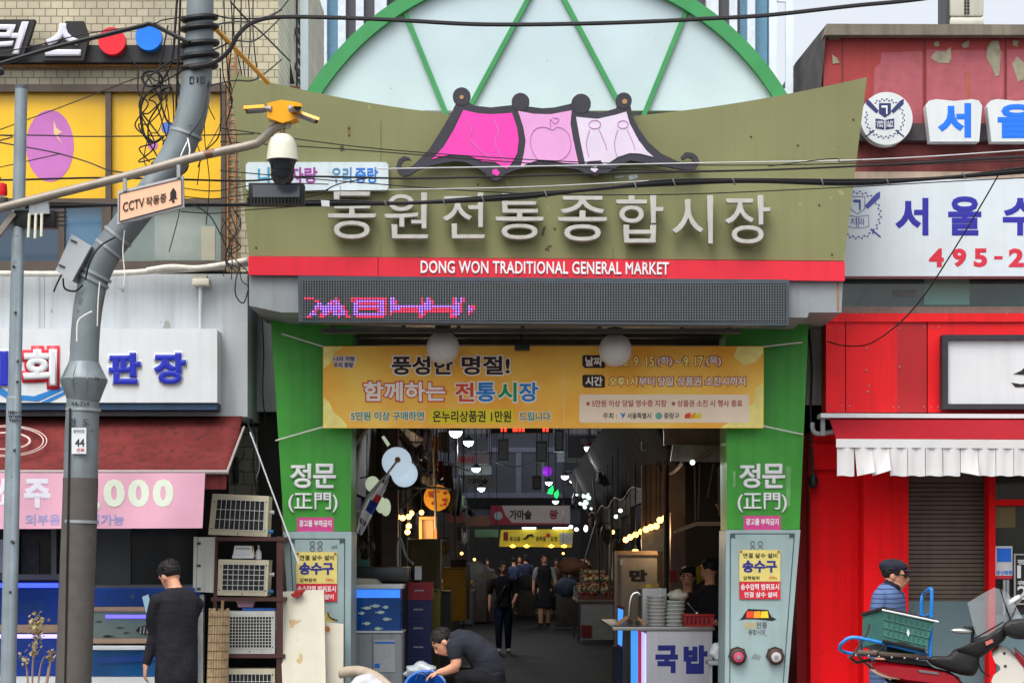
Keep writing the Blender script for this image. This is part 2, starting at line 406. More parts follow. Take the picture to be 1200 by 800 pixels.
# ---- rails and bracket under the box
b = MB(); b.pbox(376, 385, 868, 390, 19.5, .06); b.pbox(376, 393, 868, 396, 20.6, .05)
for x in (388, 470, 535, 610, 700, 797, 852): b.pbox(x, 378, x + 5, 384.7, 19.5, .05)
b.done('support_rail', mat('rail_steel', (84, 86, 84), rough=.5, metal=.3, var=.2), gate)
MB().pbox(413, 370, 850, 404, 21.0, .1).done('lintel', mat('lintel_dark', (58, 56, 52), var=.3), gate)
# ---- arched roof above: rim, infill, lattice bars, vault going back
panel = mat('pale_blue_infill', (184, 203, 209), rough=.4, var=.08, vs=1.2, bump=.15, bs=6, stains=.04, stc=(140, 160, 160), sts=14)
gr = mat('green_arch', (58, 140, 82), rough=.45, var=.1, vs=4)
YA = 19.75; cx, cy, ro, ri = 640, 278.6, 329, 313
def arc(r, a0, a1, n): return [(cx + r * math.cos(R(a0 + (a1 - a0) * i / n)), cy - r * math.sin(R(a0 + (a1 - a0) * i / n))) for i in range(n + 1)]
MB().px(arc(ri + 4, 28, 152, 48), YA + .07, .1).done('arch_infill', panel, gate, smooth=False)
rim = MB(); o_, i_ = arc(ro, 28, 152, 48), arc(ri, 28, 152, 48)
for k in range(48): rim.px([o_[k], o_[k + 1], i_[k + 1], i_[k]], YA, .3)
rim.done('arch_rim', gr, gate)
def slat(p, q, wd_, Y, t, mb):
    a, c = Vector((*p, 0)), Vector((*q, 0)); d = (c - a).normalized(); nn = Vector((-d.y, d.x, 0)) * wd_ / 2
    return mb.px([(a - nn)[:2], (c - nn)[:2], (c + nn)[:2], (a + nn)[:2]], Y, t)
lat = MB()
for k, (p, q) in enumerate((((467, -4), (528, 146)), ((630, -22), (549, 128)), ((650, -22), (724, 118)), ((806, 8), (750, 146)))):
    slat(p, q, 5.5, YA + .03 + .002 * k, .05, lat)
lat.done('lattice_bar', gr, gate)
vault = MB(); g0 = arc(ro - 4, 20, 160, 40)
for Yv in (0,):
    rows = [[Vector((P(x, y, YA).x, yy, P(x, y, YA).z)) for x, y in g0] for yy in (YA + .31, YA + 6)]
vault.sheet(rows, .08).done('vault_roof', mat('polycarbonate', (170, 185, 188), rough=.4, var=.08), gate)
# ---- roof emblem
emb_out = [(482, 188), (479, 184.5), (473, 183), (467, 187), (464, 196), (467, 203), (473, 206.5), (480, 205), (490, 199), (505, 194), (520, 191), (533, 189), (545, 190), (558, 196), (568, 203), (574, 209), (584, 210),
           (592, 204), (605, 199), (620, 196), (640, 194.5), (660, 196), (678, 199), (690, 205), (698, 206), (710, 203), (720, 198), (728, 193), (738, 188), (752, 190), (775, 194), (800, 198.5), (814, 199), (820, 191), (817, 183), (811, 179), (803, 178.5),
           (798, 184), (800, 187.5), (806, 184), (811, 185.5), (812, 189), (806, 191), (795, 189.5), (775, 180), (760, 167), (748, 150), (742, 138), (739, 125), (737, 116), (724, 118), (722, 127), (705, 132), (692, 131), (684, 128), (672, 121), (650, 126),
           (636, 127), (620, 125), (603, 123), (575, 126), (556, 124), (546, 118), (536, 118), (530, 130), (520, 148), (503, 175), (488, 190), (484, 194), (478, 197), (472, 197), (470, 193), (473, 188), (478, 187)]
YE = YS - .12
emd = mat('emblem_charcoal', (52, 50, 60), rough=.55, var=.12)
em = MB().px(emb_out, YE, .05).done('roof_emblem', emd, gate)
for x, y, r in ((541, 113, 10.5), (610, 119.5, 10.5), (681, 121.5, 11.5), (731, 118, 9.5), (581, 202, 9.5), (698, 198, 8)): MB().disc(x, y, r, YE - .004, .05).done('emblem_knob', emd, em)
ped = MB(); [ped.disc(x, y, r, YE - .008, .01) for x, y, r in ((541, 114, 2.4), (732, 119, 3))]; ped.done('knob_dot', mat('tan_dot', (170, 130, 90)), em)
for pts, c, nm in (([(543, 129), (560, 133), (575, 134), (600, 132.5), (606, 150), (608, 165), (606, 180), (600, 191), (594, 198), (580, 190), (565, 189), (548, 182), (530, 181), (515, 184), (506, 187), (520, 172), (532, 152)], (226, 62, 166), 'magenta'),
                   ([(607, 130), (625, 133.5), (645, 134), (670, 129.5), (668.5, 145), (672, 165), (678, 192), (660, 191), (645, 188), (630, 188), (620, 191), (610, 196), (614, 180), (616, 165), (613, 148)], (212, 152, 200), 'rose'),
                   ([(675, 137), (700, 139.5), (720, 135), (734, 131), (738, 145), (748, 164), (758, 177), (766, 184), (750, 180), (738, 179.5), (724, 184), (712, 192), (707, 193), (704, 188), (690, 189), (686, 193), (680, 165)], (208, 196, 214), 'pale lilac')):
    MB().px(pts, YE - .006, .01).done('emblem_panel', mat('emblem_' + nm, c, rough=.45, var=.05, vs=6), em, label=nm + ' roof panel of the emblem')
MB().px([(577, 199), (582, 198), (586, 203), (583, 206), (577, 204)], YE - .009, .01).done('knob_heart', mat('emblem_magenta', ()), em)
MB().px([(693, 196), (699, 195), (701, 199), (697, 202), (692, 199)], YE - .009, .01).done('knob_heart', mat('emblem_pale lilac', ()), em)
lines = MB(); ye = YE - .007
lines.tube(catmull([P(x, y, ye) for x, y in ((646, 152), (638, 149), (628, 151), (622, 160), (622, 172), (628, 184), (634, 188), (655, 188), (666, 180), (669, 168), (666, 157), (660, 151), (653, 149), (646, 152), (645, 140), (650, 145), (655, 140), (648, 138))], 4), .004, 4)
for x, s in ((697, 1), (730, .9)):
    lines.tube(catmull([P(x + 7 * s * math.cos(a), 146 + 5 * s * math.sin(a), ye) for a in [i * .7 for i in range(10)]], 3), .004, 4)
    lines.tube(catmull([P(x - 6, 152, ye), P(x - 10, 168, ye), P(x - 7, 184, ye)], 4), .004, 4); lines.tube(catmull([P(x + 5, 152, ye), P(x + 12, 168, ye), P(x + 14, 176, ye)], 4), .004, 4)
lines.tube(catmull([P(x, y, ye) for x, y in ((545, 142), (553, 152), (550, 162), (562, 176), (578, 188))], 4), .004, 4)
lines.tube(catmull([P(x, y, ye) for x, y in ((578, 140), (584, 154), (580, 168), (588, 184), (594, 192))], 4), .004, 4)
lines.done('emblem_drawing', mat('mauve_ink', (178, 120, 178)), em)

# ================================================================ festival banner
YB = 20.02
bn = thing('festival_banner', 'orange festival banner of Korean text stretched between the green gate pillars', 'banner', P(637, 500, YB))
orange = bpy.data.materials.new('orange_banner'); orange.use_nodes = True
n = orange.node_tree.nodes; L = orange.node_tree.links; b = n['Principled BSDF']; b.inputs['Roughness'].default_value = .6
tc = n.new('ShaderNodeTexCoord'); ns = n.new('ShaderNodeTexNoise'); ns.inputs['Scale'].default_value = 1.6; ns.inputs['Detail'].default_value = 3; L.new(tc.outputs['Object'], ns.inputs['Vector'])
rp = n.new('ShaderNodeValToRGB'); rp.color_ramp.elements[0].position = .35; rp.color_ramp.elements[0].color = C(244, 168, 46); rp.color_ramp.elements[1].position = .68; rp.color_ramp.elements[1].color = C(253, 208, 92)
L.new(ns.outputs['Fac'], rp.inputs[0]); L.new(rp.outputs[0], b.inputs['Base Color'])
rows = []
for j in range(7):
    y = 405.5 + (501.5 - 405.5) * j / 6
    rows.append([P(378.5 + (895 - 378.5) * i / 60, y + .6 * math.sin(i * .3), YB) + Vector((0, .012 * math.sin(i * .45 + j * .4) * (0 if j in (0,) else 1), 0)) for i in range(61)])
cloth = MB().px([(378.5, 405.5), (895, 405.5), (895, 501.5), (378.5, 501.5)], YB, .006).done('cloth', orange, bn)
YT = YB
lfm = mat('banner_leaf', (252, 232, 140), var=.15, vs=8)
for x0, y0, pts in ((379, 501, [(0, 0), (0, -36), (7, -30), (12, -18), (20, -12), (27, -4), (28, 0)]), (379, 406, [(0, 0), (24, 0), (12, 8), (8, 20), (0, 26)]), (894, 501, [(0, 0), (0, -52), (-8, -46), (-10, -30), (-24, -20), (-18, -10), (-40, -6), (-50, 0)]), (894, 406, [(0, 0), (-30, 0), (-34, 12), (-22, 22), (-8, 18), (0, 8)])):
    MB().px([(x0 + a, y0 + b2) for a, b2 in pts], YT - .0007, .002).done('leaf_print', lfm, bn)
def out_text(s, x0, y0, x1, y1, mi, mo, par=bn, bold=.03, o=.045, Y=YT, grow=1.6, **k):
    text(s, x0 - grow, y0 - grow, x1 + grow, y1 + grow, Y, mo, par, bold=bold + o, ext=.0012, name='lettering_outline', **k)
    text(s, x0, y0, x1, y1, Y - .0024, mi, par, bold=bold, ext=.001, **k)
cream = mat('banner_white', (240, 234, 226), var=.03); brown = mat('banner_brown', (52, 34, 34), var=.05)
vermil = mat('banner_vermilion', (214, 74, 52), var=.05); teal = mat('banner_teal', (30, 140, 130), var=.05); blue = mat('banner_blue', (38, 128, 205), var=.05); grn = mat('banner_green', (30, 150, 80), var=.05); yel = mat('banner_yellow', (226, 206, 40), var=.05); lemon = mat('banner_lemon', (255, 244, 150), var=.05); plum = mat('banner_plum', (178, 66, 60), var=.05)
out_text('풍성한', 459, 417, 530.5, 439, brown, cream); out_text('명절!', 541, 417, 597.5, 439, brown, cream)
out_text('함께하는', 426, 447, 522, 470, cream, vermil)
for ch, x, mm in (('전', 533, vermil), ('통', 558, blue), ('시', 583, grn), ('장', 608, blue)): out_text(ch, x, 448, x + 22.5, 470.5, mm, cream)
out_text('5만원 이상 구매하면', 411, 482, 497, 492.5, teal, cream, bold=.02, o=.035, grow=.9)
MB().pbox(503.5, 479, 602, 496, YT - .0015, .003).done('yellow_label', yel, bn)
text('온누리상품권 1만원', 507, 481, 599, 494.5, YT - .0016, INK, bn, bold=.02, ext=.001)
out_text('드립니다', 608.5, 482.5, 645.5, 493, teal, cream, bold=.02, o=.035, grow=.9)
MB().pbox(660.5, 413, 661.7, 496, YT - .0015, .003).done('divider_line', mat('banner_rule', (235, 200, 130)), bn)
for s, y in (('날짜', 416), ('시간', 439)):
    MB().px([(684, y), (706, y), (709, y + 3), (709, y + 15), (685, y + 15), (682.5, y + 12), (682.5, y + 1)], YT - .0015, .003).done('brown_label', brown, bn)
    text(s, 686, y + 2, 706, y + 13, YT - .0016, cream, bn, bold=.03, ext=.001)
for s, x0, x1, mm in (('2026. 9. 15.', 711, 769.5, lemon), ('(화)', 770.5, 788, cream), ('~', 791, 798, cream), ('9. 17.', 801, 826, lemon), ('(목)', 827.5, 845, cream)):
    out_text(s, x0, 417.5 if s != '~' else 422, x1, 429 if s != '~' else 425, mm, plum, bold=.024, o=.055, grow=1.1)
out_text('오후1시', 713.5, 441.5, 747, 452, lemon, plum, bold=.024, o=.055, grow=1.1)
for s, x0, x1 in (('부터', 748.5, 767), ('당일', 771, 789), ('상품권', 793, 822), ('소진시까지', 826, 873.5)): out_text(s, x0, 441.5, x1, 452, cream, plum, bold=.024, o=.055, grow=1.1)
MB().px([(681, 462), (876, 462), (878, 464), (878, 493), (876, 495), (681, 495), (679, 493), (679, 464)], YT - .0015, .003).done('pale_label', mat('banner_pale', (242, 222, 196), var=.04), bn)
text('※ 5만원 이상 당일 영수증 지참', 687, 468.5, 781, 476.5, YT - .0016, plum, bn, bold=.015, ext=.001); text('※ 상품권 소진 시 행사 종료', 787, 468.5, 870, 476.5, YT - .0016, plum, bn, bold=.015, ext=.001)
for s, x0, x1 in (('주최 :', 706.5, 723), ('서울특별시', 735, 763), ('중랑구', 778, 796)): text(s, x0, 483.5, x1, 490.5, YT - .0016, INK, bn, bold=.015, ext=.001)
MB().px([(726, 483), (730, 485), (733, 482.5), (732, 487), (729, 491), (729, 487)], YT - .002, .003).done('city_mark', blue, bn)
MB().disc(772, 487, 4, YT - .002, .003).done('district_mark', mat('mint_mark', (120, 170, 150)), bn)
for i, c in enumerate(oc): MB().px([(803 + i * 6, 486 - (i == 0)), (809 + i * 6, 483), (810 + i * 6, 490), (802 + i * 6, 490)], YT - .002 - .0003 * i, .003).done('market_mark', mat('logo_%d' % i, c), bn)
MB().px([(389, 417), (417, 416), (419, 424), (412, 432), (392, 430)], YT - .0012, .003).done('slogan_patch', mat('banner_patch', (226, 206, 190)), bn)
text('나의 자랑', 391, 417.5, 416, 423, YT - .0014, NAVY, bn, bold=.03, ext=.001); text('우리 중랑', 391, 424.5, 414, 430.5, YT - .0014, NAVY, bn, bold=.03, ext=.001)
rope = mat('white_rope', (215, 215, 210), rough=.8, var=.08)
for a, c in (((378.5, 406, YB), (330, 391, YP - .01)), ((378.5, 500, YB), (323, 516, YP - .01)), ((895, 406, YB), (940, 401, YP - .01)), ((895, 499, YB), (941, 509, YP - .01))):
    MB().tube([P(*a), P(*c)], .007, 6).done('tie_rope', rope, bn)
# globe lamps hanging under the sign
gl = mat('frosted_globe', (200, 200, 198), rough=.35, var=.06, spec=.5)
for px_, py_, lb in ((519, 407, 'frosted white globe lamp hanging before the first line of the banner'), (721, 410, 'frosted white globe lamp hanging before the date on the banner')):
    t = thing('globe_lamp', lb, 'lamp', P(px_, py_, 19.75), group='globe lamps under the sign')
    c = P(px_, py_, 19.75)
    MB().sph(c, .15, 24, 16).done('globe', gl, t)
    MB().cyl(c + Vector((0, 0, .13)), c + Vector((0, 0, .2)), .07, 16).cyl(c + Vector((0, 0, .19)), c + Vector((0, 0, .34)), .015, 8).done('holder', DARKMETAL, t)
t = thing('flood_lamp', 'small black lamp box under the sign between the two globes', 'lamp', P(611, 400, 19.8))
MB().pbox(603, 402, 621, 410, 19.8, .12, .01).done('housing', BLACK, t); MB().pbox(609, 388, 613, 402, 19.85, .03).done('bracket', BLACK, t)
# plate on the left of the sign
pt = thing('slogan_board', 'white board with blue and purple slogan behind the dome camera on the olive sign', 'sign', P(371, 222, 19.1))
MB().px([(291, 190), (452, 190), (455, 193), (455, 220), (452, 223), (291, 223), (288, 220), (288, 193)], 19.12, .07).done('panel', mat('board_white', (196, 210, 214), var=.04, streak=.2), pt)
for s, x0, x1, mm in (('나의', 302, 335, mat('sky_ink', (60, 140, 170))), ('자랑', 339, 372, mat('purple_ink', (150, 60, 150))), ('우리', 388, 412, mat('cyan_ink', (70, 130, 170))), ('중랑', 416, 443, mat('blue_ink', (40, 110, 190)))):
    text(s, x0, 196, x1, 215, 19.12, mm, pt, bold=.03)
# stickers and plates on the pillars
pinkm = mat('pink_sticker', (206, 70, 140), var=.08)
for x0, x1, y0, sd in ((348, 391, 606, 'left'), (871.5, 915, 604, 'right')):
    t = thing('pink_sticker', 'pink no-posting sticker on the green %s' % ('pillar beside the stacked condensers' if sd == 'left' else 'pillar next to the red wall'), 'sticker', P((x0 + x1) / 2, y0 + 16, YP), group='pink stickers on the gate')
    MB().pbox(x0, y0, x1, y0 + 16.5, YP - .003, .003).done('sheet', pinkm, t)
    text('광고물 부착금지', x0 + 2.5, y0 + 3, x1 - 2.5, y0 + 11, YP - .003, WINK, t, bold=.03)
ylm = mat('yellow_plate', (222, 206, 120), var=.08, streak=.2)
for dx, lb in ((0, 'yellow and red water inlet plate partly hidden by foam boards'), (519.5, 'yellow and red water inlet plate fully visible on the pedestal beside the red wall')):
    Yq = YP - .045; dy = 0 if dx == 0 else -2.5
    t = thing('notice_plate', lb, 'sign', P(370 + dx, 704, Yq), group='water inlet plates')
    MB().pbox(347 + dx, 646.5 + dy, 395 + dx, 683.4 + dy, Yq, .012).done('upper_plate', ylm, t)
    MB().pbox(347 + dx, 683.8 + dy, 395 + dx, 704 + dy, Yq, .012).done('lower_plate', mat('red_plate', (206, 40, 56), var=.08, streak=.2), t)
    text('연결 살수 설비', 351 + dx, 650 + dy, 391.5 + dx, 656 + dy, Yq, INK, t, bold=.02)
    text('송수구', 350.5 + dx, 658.5 + dy, 391 + dx, 673 + dy, Yq, NAVY, t, bold=.045)
    text('압력범위', 351.5 + dx, 677 + dy, 370.5 + dx, 681.5 + dy, Yq, INK, t, bold=.015); text('MPa', 382 + dx, 677.5 + dy, 391 + dx, 681 + dy, Yq, REDINK, t)
    text('송수압력 범위표시', 348.5 + dx, 686 + dy, 393.5 + dx, 693.3 + dy, Yq, WINK, t, bold=.02); text('연결 살수 설비', 352.5 + dx, 695.5 + dy, 391 + dx, 702 + dy, Yq, WINK, t, bold=.02)
    s_ = MB(); [s_.cyl(P(x + dx, 648.5 + dy, Yq - .006), P(x + dx, 648.5 + dy, Yq), .012, 8) for x in (349, 393)]; s_.done('screw', rust, t)

# wear on the gate: panel joints, fixings, tape residue, scuffs at the feet
seam = mat('olive_seam', (92, 92, 62), var=.1)
for x in (446, 718):
    for y0, y1 in ((142, 225), (288, 303)): MB().pbox(x, y0 + (4 if x > 500 else 0), x + .7, y1, YS - .003, .004).done('panel_seam', seam, board)
b = MB()
random.seed(31)
for x, y in ((409, 150), (409, 158), (352, 205), (650, 268), (645, 288), (672, 268), (640, 292), (935, 170), (1000, 140), (300, 290), (975, 298), (880, 160), (560, 216), (960, 240), (330, 140)): b.sph(P(x, y, YS - .001), .010, 8, 6)
b.done('fixing', mat('fixing_rust', (96, 74, 50), var=.3), board)
for pts, nm in (([(407, 148), (411, 148), (410.5, 160), (408, 161)], 'rust_run'), ([(636, 267), (640, 265), (637, 276), (634, 277)], 'scrape'), ([(641, 289), (643, 287), (644, 295), (642, 294)], 'scrape'), ([(736, 206), (746, 204), (748, 208), (738, 211)], 'peeled_patch'), ([(720, 207), (732, 206), (730, 208), (722, 208.5)], 'peeled_patch'), ([(398, 172), (402, 170), (404, 176), (399, 178)], 'scrape')):
    MB().px(pts, YS - .002, .003).done(nm, mat('wear_' + nm, {'rust_run': (120, 100, 50), 'scrape': (70, 66, 50), 'peeled_patch': (170, 184, 184)}[nm], var=.3, vs=30), board)
tape = mat('tape_residue', (108, 168, 104), rough=.5, var=.15, vs=12)
for pts in ([(921, 546), (927, 546.5), (926, 593), (921.5, 592.5)], [(859, 552), (862, 552), (862, 570), (859, 571)]): MB().px(pts, YP - .0025, .003).done('tape_mark', tape, pr)
for pts in ([(388, 640), (395, 638), (396, 642), (389, 643)], [(352, 760), (362, 757), (363, 770), (354, 773)]): MB().px(pts, YP - .032, .003).done('scuff', mat('scuff_grey', (120, 134, 134), var=.2), pl)
for pts in ([(880, 771), (884, 765), (892, 768), (890, 773)], [(860, 815), (872, 812), (876, 822), (862, 826)], [(896, 744), (899, 743.5), (898.5, 745.5)]): MB().px(pts, YP - .032, .003).done('scuff', mat('scuff_grey', ()), pr)
# ================================================================ left building
tile = grid_mat('beige_tile', 'b', (190, 182, 156), (112, 104, 86), .108, .072, .0042, rough=.45, var=.08, bump=.5)
wallw = mat('whitewashed_wall', (176, 182, 186), rough=.8, var=.09, vs=1.8, streak=.7, dirt=(132, 134, 132), stains=.12, stc=(140, 142, 140), sts=5, bump=.25, bs=14)
dark = mat('dark_interior', (30, 32, 34), rough=.7, var=.3)
LB = thing('fish_restaurant_building', 'beige tiled building with yellow upstairs window film and whitewashed lower wall over the fish shop', 'building', P(100, 700, 20.5))
def qx(x, Y): return P(x, 0, Y).x
def qz(y, Y): return P(0, y, Y).z
YW = 20.5
a = MB()
xl = -9.0
zt, zb, zw0, zw1 = 8.0, qz(488, 20), qz(312, YW), qz(101, YW)
a.box(xl, qx(326, YW), YW, YW + 5, zw1, zt)                       # tiled band above the window
a.box(qx(264, YW), qx(326, YW), YW, YW + 5, qz(318, YW), zw1)     # tiled pier right of it
a.done('tiled_wall', tile, LB, smooth=False)
a = MB(); a.box(xl, qx(290, 20.0), 20.0, 24.5, zb, qz(321, 20.0)); a.done('lower_wall', wallw, LB, smooth=False)
sm_ = mat('wall_seam', (150, 156, 160), var=.1)
for x in (51.5, 46): MB().pbox(x, 322, x + .8, 384, 19.997, .003).done('wall_seam', sm_, LB)
a = MB(); a.box(xl, qx(262, YW), 23.5, 24, 0, zt - .5); a.done('inner_wall', dark, LB, smooth=False)
a = MB(); a.box(xl, qx(262, YW), YW + .3, 24, qz(236, YW) - .02, qz(233, YW)); a.done('floor_slab', mat('slab_dark', (60, 58, 54)), LB, smooth=False)
brownf = mat('bronze_frame', (84, 74, 66), rough=.45, var=.15, metal=.3, streak=.3, dirt=(60, 54, 48))
# big window: frame, yellow film, lower sliding panes
fr = MB()
fr.box(xl, qx(265, YW), YW - .06, YW + .12, qz(109, YW), qz(100.5, YW)); fr.box(xl, qx(260, YW), YW - .05, YW + .1, qz(240, YW), qz(233.5, YW)); fr.box(xl, qx(265, YW), YW - .06, YW + .12, qz(318, YW), qz(307, YW))
for x0, x1 in ((259.5, 265), (124.5, 131), (-70, -63)): fr.box(qx(x0, YW), qx(x1, YW), YW - .045, YW + .1, qz(307, YW), qz(109, YW))
for x0, x1 in ((69, 76), (120, 126), (-30, -24)): fr.box(qx(x0, YW), qx(x1, YW), YW - .03, YW + .06, qz(307, YW), qz(240, YW))
wf = fr.done('window_frame', brownf, LB)
film = mat('yellow_film', (232, 182, 16), rough=.28, var=.12, vs=1.6, spec=.5, bump=.25, bs=3.5, streak=.25, dirt=(196, 146, 20))
a = MB(); a.box(xl, qx(259.5, YW), YW + .02, YW + .04, qz(233.5, YW), qz(109, YW)); a = a.done('yellow_film', film, wf, smooth=False)
mauve = mat('mauve_print', (186, 110, 178), rough=.35, var=.08); bluep = mat('blue_print', (78, 110, 190), rough=.35)
MB().disc(58.5, 171, 28, YW + .017, .003, 40, 42).done('mauve_oval', mauve, wf)
MB().px([(63, 141), (66, 150), (73, 155), (67, 158), (73, 169), (66, 160), (63, 156)], YW + .014, .003).done('spark_print', mat('cream_print', (222, 190, 140)), wf)
MB().disc(196, 150, 7, YW + .017, .003).done('blue_dot', bluep, wf); MB().disc(179, 170, 6, YW + .017, .003).done('mauve_dot', mauve, wf)
gl1 = mat('window_blue_glass', (42, 66, 88), rough=.06, spec=.7, var=.25, vs=.8)
gl2 = mat('window_pale_glass', (112, 126, 122), rough=.08, spec=.7, var=.22, vs=1.2)
MB().box(xl, qx(69, YW), YW + .015, YW + .03, qz(307, YW), qz(240, YW)).done('window_pane', gl1, LB, smooth=False)
MB().box(qx(76, YW), qx(120, YW), YW + .015, YW + .03, qz(307, YW), qz(240, YW)).done('window_pane', mat('window_mid_glass', (62, 98, 124), rough=.06, spec=.7, var=.2, vs=1), LB, smooth=False)
MB().box(qx(126, YW), qx(259.5, YW), YW + .015, YW + .03, qz(307, YW), qz(240, YW)).done('window_pane', gl2, LB, smooth=False)
MB().pbox(181, 243, 240, 305, YW + .011, .003).done('window_curtain', mat('pale_curtain', (138, 148, 142), rough=.3, var=.2, vs=3), LB)
MB().pbox(236, 265, 252, 305, YW + .008, .003).done('window_paper', mat('yellowed_paper', (160, 158, 140), var=.1), LB)
# rusty ladder-like cable rack on the pier
rk = thing('cable_rack', 'rusty cable rack running up the tiled pier beside the olive sign', 'rack', P(272, 310, YW - .05))
b = MB()
for x in (267, 276): b.cyl(P(x, 60, YW - .04), P(x, 318, YW - .04), .012, 6)
b.done('rail', rust, rk); b = MB()
for y in range(70, 318, 9): b.cyl(P(267, y, YW - .04), P(276, y + random.uniform(-2, 2), YW - .04), .007, 5)
b.done('rung', rust, rk)
# bundled wrapped pipes on the ledge
pm = mat('wrapped_pipe', (198, 194, 184), rough=.8, var=.15, vs=14, bump=.6, bs=50)
for pts, lb in (([(-60, 320, 19.9), (60, 321, 19.9), (140, 320, 19.9), (190, 317, 19.9), (230, 315, 19.9), (292, 309, 19.9)], 'lower wrapped pipe on the ledge under the yellow window'),
                ([(172, 317, 19.85), (200, 313, 19.85), (235, 314, 19.85), (290, 305, 19.85)], 'upper wrapped pipe rising towards the red strip of the gate')):
    wire('wrapped_pipe', pts, .028, lb, pm, group='wrapped pipes on the ledge', n=10, cat='pipe')
# tile-wall sign (cut by the frame)
sg = thing('upper_shop_sign', 'dark shop sign with white slanted letters and red and blue discs on beige tiles', 'sign', P(100, 73, 20.4))
MB().px([(-60, 53), (216, 53), (216, 73), (-60, 73)], 20.36, .13).done('back_board', mat('sign_charcoal', (46, 47, 50), var=.15, streak=.3), sg)
lt = mat('letter_lilac_white', (206, 206, 218), rough=.4, var=.04)
MB().px([(-60, 23), (41, 23), (36, 40), (27, 66), (-60, 66)], 20.28, .08).done('letter_back', mat('letter_black', (40, 38, 40)), sg)
text('러', -12, 26, 34, 64, 20.28, lt, sg, bold=.045, ext=.01, shear=.25)
text('ㅡ', -48, 40, -16, 46, 20.28, lt, sg, bold=.04, ext=.01)
MB().px([(77, 25), (98, 25), (104, 43), (98, 71), (50, 71), (52, 50), (65, 46)], 20.28, .08).done('letter_back', mat('letter_black', ()), sg)
text('스', 53, 28, 95, 66, 20.28, lt, sg, bold=.045, ext=.01)
MB().disc(131, 48, 16, 20.27, .09).done('red_disc', mat('disc_red', (220, 30, 48), rough=.35), sg)
MB().disc(174, 43.5, 15.5, 20.27, .09).done('blue_disc', mat('disc_blue', (20, 118, 230), rough=.35), sg)
MB().pbox(-60, 75.5, 216, 77.5, 20.42, .08).done('rusty_rail', rust, sg)
# ground-floor sign, awning, banner
s2 = thing('fish_market_sign', 'white box sign with blue Korean letters and a red framed one above the red awning', 'sign', P(80, 478, 19.8))
wh = mat('sign_white', (206, 212, 214), rough=.4, var=.03, streak=.12)
MB().px([(-110, 385), (253, 385), (254.5, 386.5), (254.5, 471.5), (-110, 471.5)], 19.72, .28).done('light_box', wh, s2)
MB().px([(-110, 471.5), (254.5, 471.5), (254, 480), (-110, 480)], 19.74, .24).done('blue_trim', mat('trim_blue', (40, 66, 92), var=.15), s2)
def lay(ch, x0, y0, x1, y1, m, mo, par=None, Y=19.72):
    text(ch, x0 - 1.4, y0 - 1.4, x1 + 1.4, y1 + 1.4, Y, mo, par or s2, bold=.085, ext=.008, name='lettering_outline'); text(ch, x0, y0, x1, y1, Y - .016, m, par or s2, bold=.055, ext=.006)
cobalt = mat('cobalt_letter', (34, 46, 168), rough=.35, var=.04)
lay('비', -32, 411, 10, 452, cobalt, wh)
text('회', 24, 405, 70, 456, 19.72, mat('outline_red', (214, 44, 60), rough=.35), s2, bold=.12, ext=.01, name='lettering_outline'); text('회', 27, 409, 67, 452, 19.70, wh, s2, bold=.06, ext=.008)
lay('도', 78, 413, 118, 450, cobalt, wh)
lay('판', 127, 413, 165, 450, cobalt, wh); lay('장', 180, 413, 218, 450, cobalt, wh)
wv = mat('wave_blue', (36, 120, 190))
MB().px([(-60, 440), (-10, 448), (15, 462), (40, 464), (76, 451), (76, 456), (45, 470), (10, 468), (-12, 455), (-60, 446)], 19.716, .004).done('wave_band', wv, s2)
MB().px([(-60, 455), (-20, 462), (0, 470.5), (-60, 470.5)], 19.716, .004).done('wave_band', wv, s2)
MB().px([(48, 471), (76, 458), (76, 462), (58, 471)], 19.716, .004).done('wave_band', wv, s2)
MB().cyl(P(235, 386, 19.9), P(235, 336, 19.9), .018, 8).done('conduit', wallw, LB)
MB().pbox(225, 326, 245, 334, 19.85, .15, .01).pbox(228, 322, 242, 326, 19.87, .12).done('junction_box', mat('junction_cream', (190, 186, 170), var=.1), LB)
redaw = mat('red_awning', (102, 46, 45), rough=.95, spec=.05, var=.2, vs=2.5, streak=.9, dirt=(50, 38, 36))
aw = thing('red_awning', 'faded dark red fabric awning with white ring print under the fish market sign', 'awning', P(80, 552, 19.0))
rows = []
za, zb_ = qz(488, 19.98), qz(553, 19.0)
for j in range(9):
    t = j / 8; Yj = 19.98 - .98 * t
    rows.append([Vector((-6.6 + (qx(284, 19.98) + 6.6) * i / 60, Yj, za + (zb_ - za) * t - .05 * math.sin(t * math.pi) + .012 * math.sin(i * .7) * t)) for i in range(61)])
MB().sheet(rows, .012).done('canopy', redaw, aw)
ring = MB()
def awp(px_, py_):
    t = (py_ - 488) / 65; Yj = 19.98 - .98 * t
    q = P(px_, py_, Yj); q.y -= .02 + .055 * math.sin(max(0, min(1, t)) * math.pi); return q
for rx, ry in ((49, 18), (45, 16.5), (30, 10), (28.5, 9.2)):
    ring.tube([awp(8 + rx * math.cos(a), 517 + ry * math.sin(a)) for a in [2 * math.pi * i / 40 for i in range(41)]], .005, 4)
ring.done('ring_print', mat('awning_white', (206, 184, 178), var=.1), aw)
for i, ch in enumerate('PUKAS'):   # scattered ring lettering
    pass
MB().px([(240, 554), (266, 554), (265, 573), (240, 573)], 19.02, .012).done('valance', redaw, aw)
MB().cyl(P(-150, 553, 19.0), P(268, 553, 19.0), .02, 8).done('front_bar', mat('bar_grey', (150, 140, 138)), aw)
b = MB(); b.cyl(P(266, 553, 19.0), P(286, 500, 19.9), .012, 6); b.done('side_arm', mat('bar_grey', ()), aw)
pb = thing('price_banner', 'pink cloth banner with white price letters hanging from the awning edge', 'banner', P(80, 620, 18.9))
pk = mat('pink_banner', (216, 164, 184), rough=.75, var=.06, vs=2)
rows = []
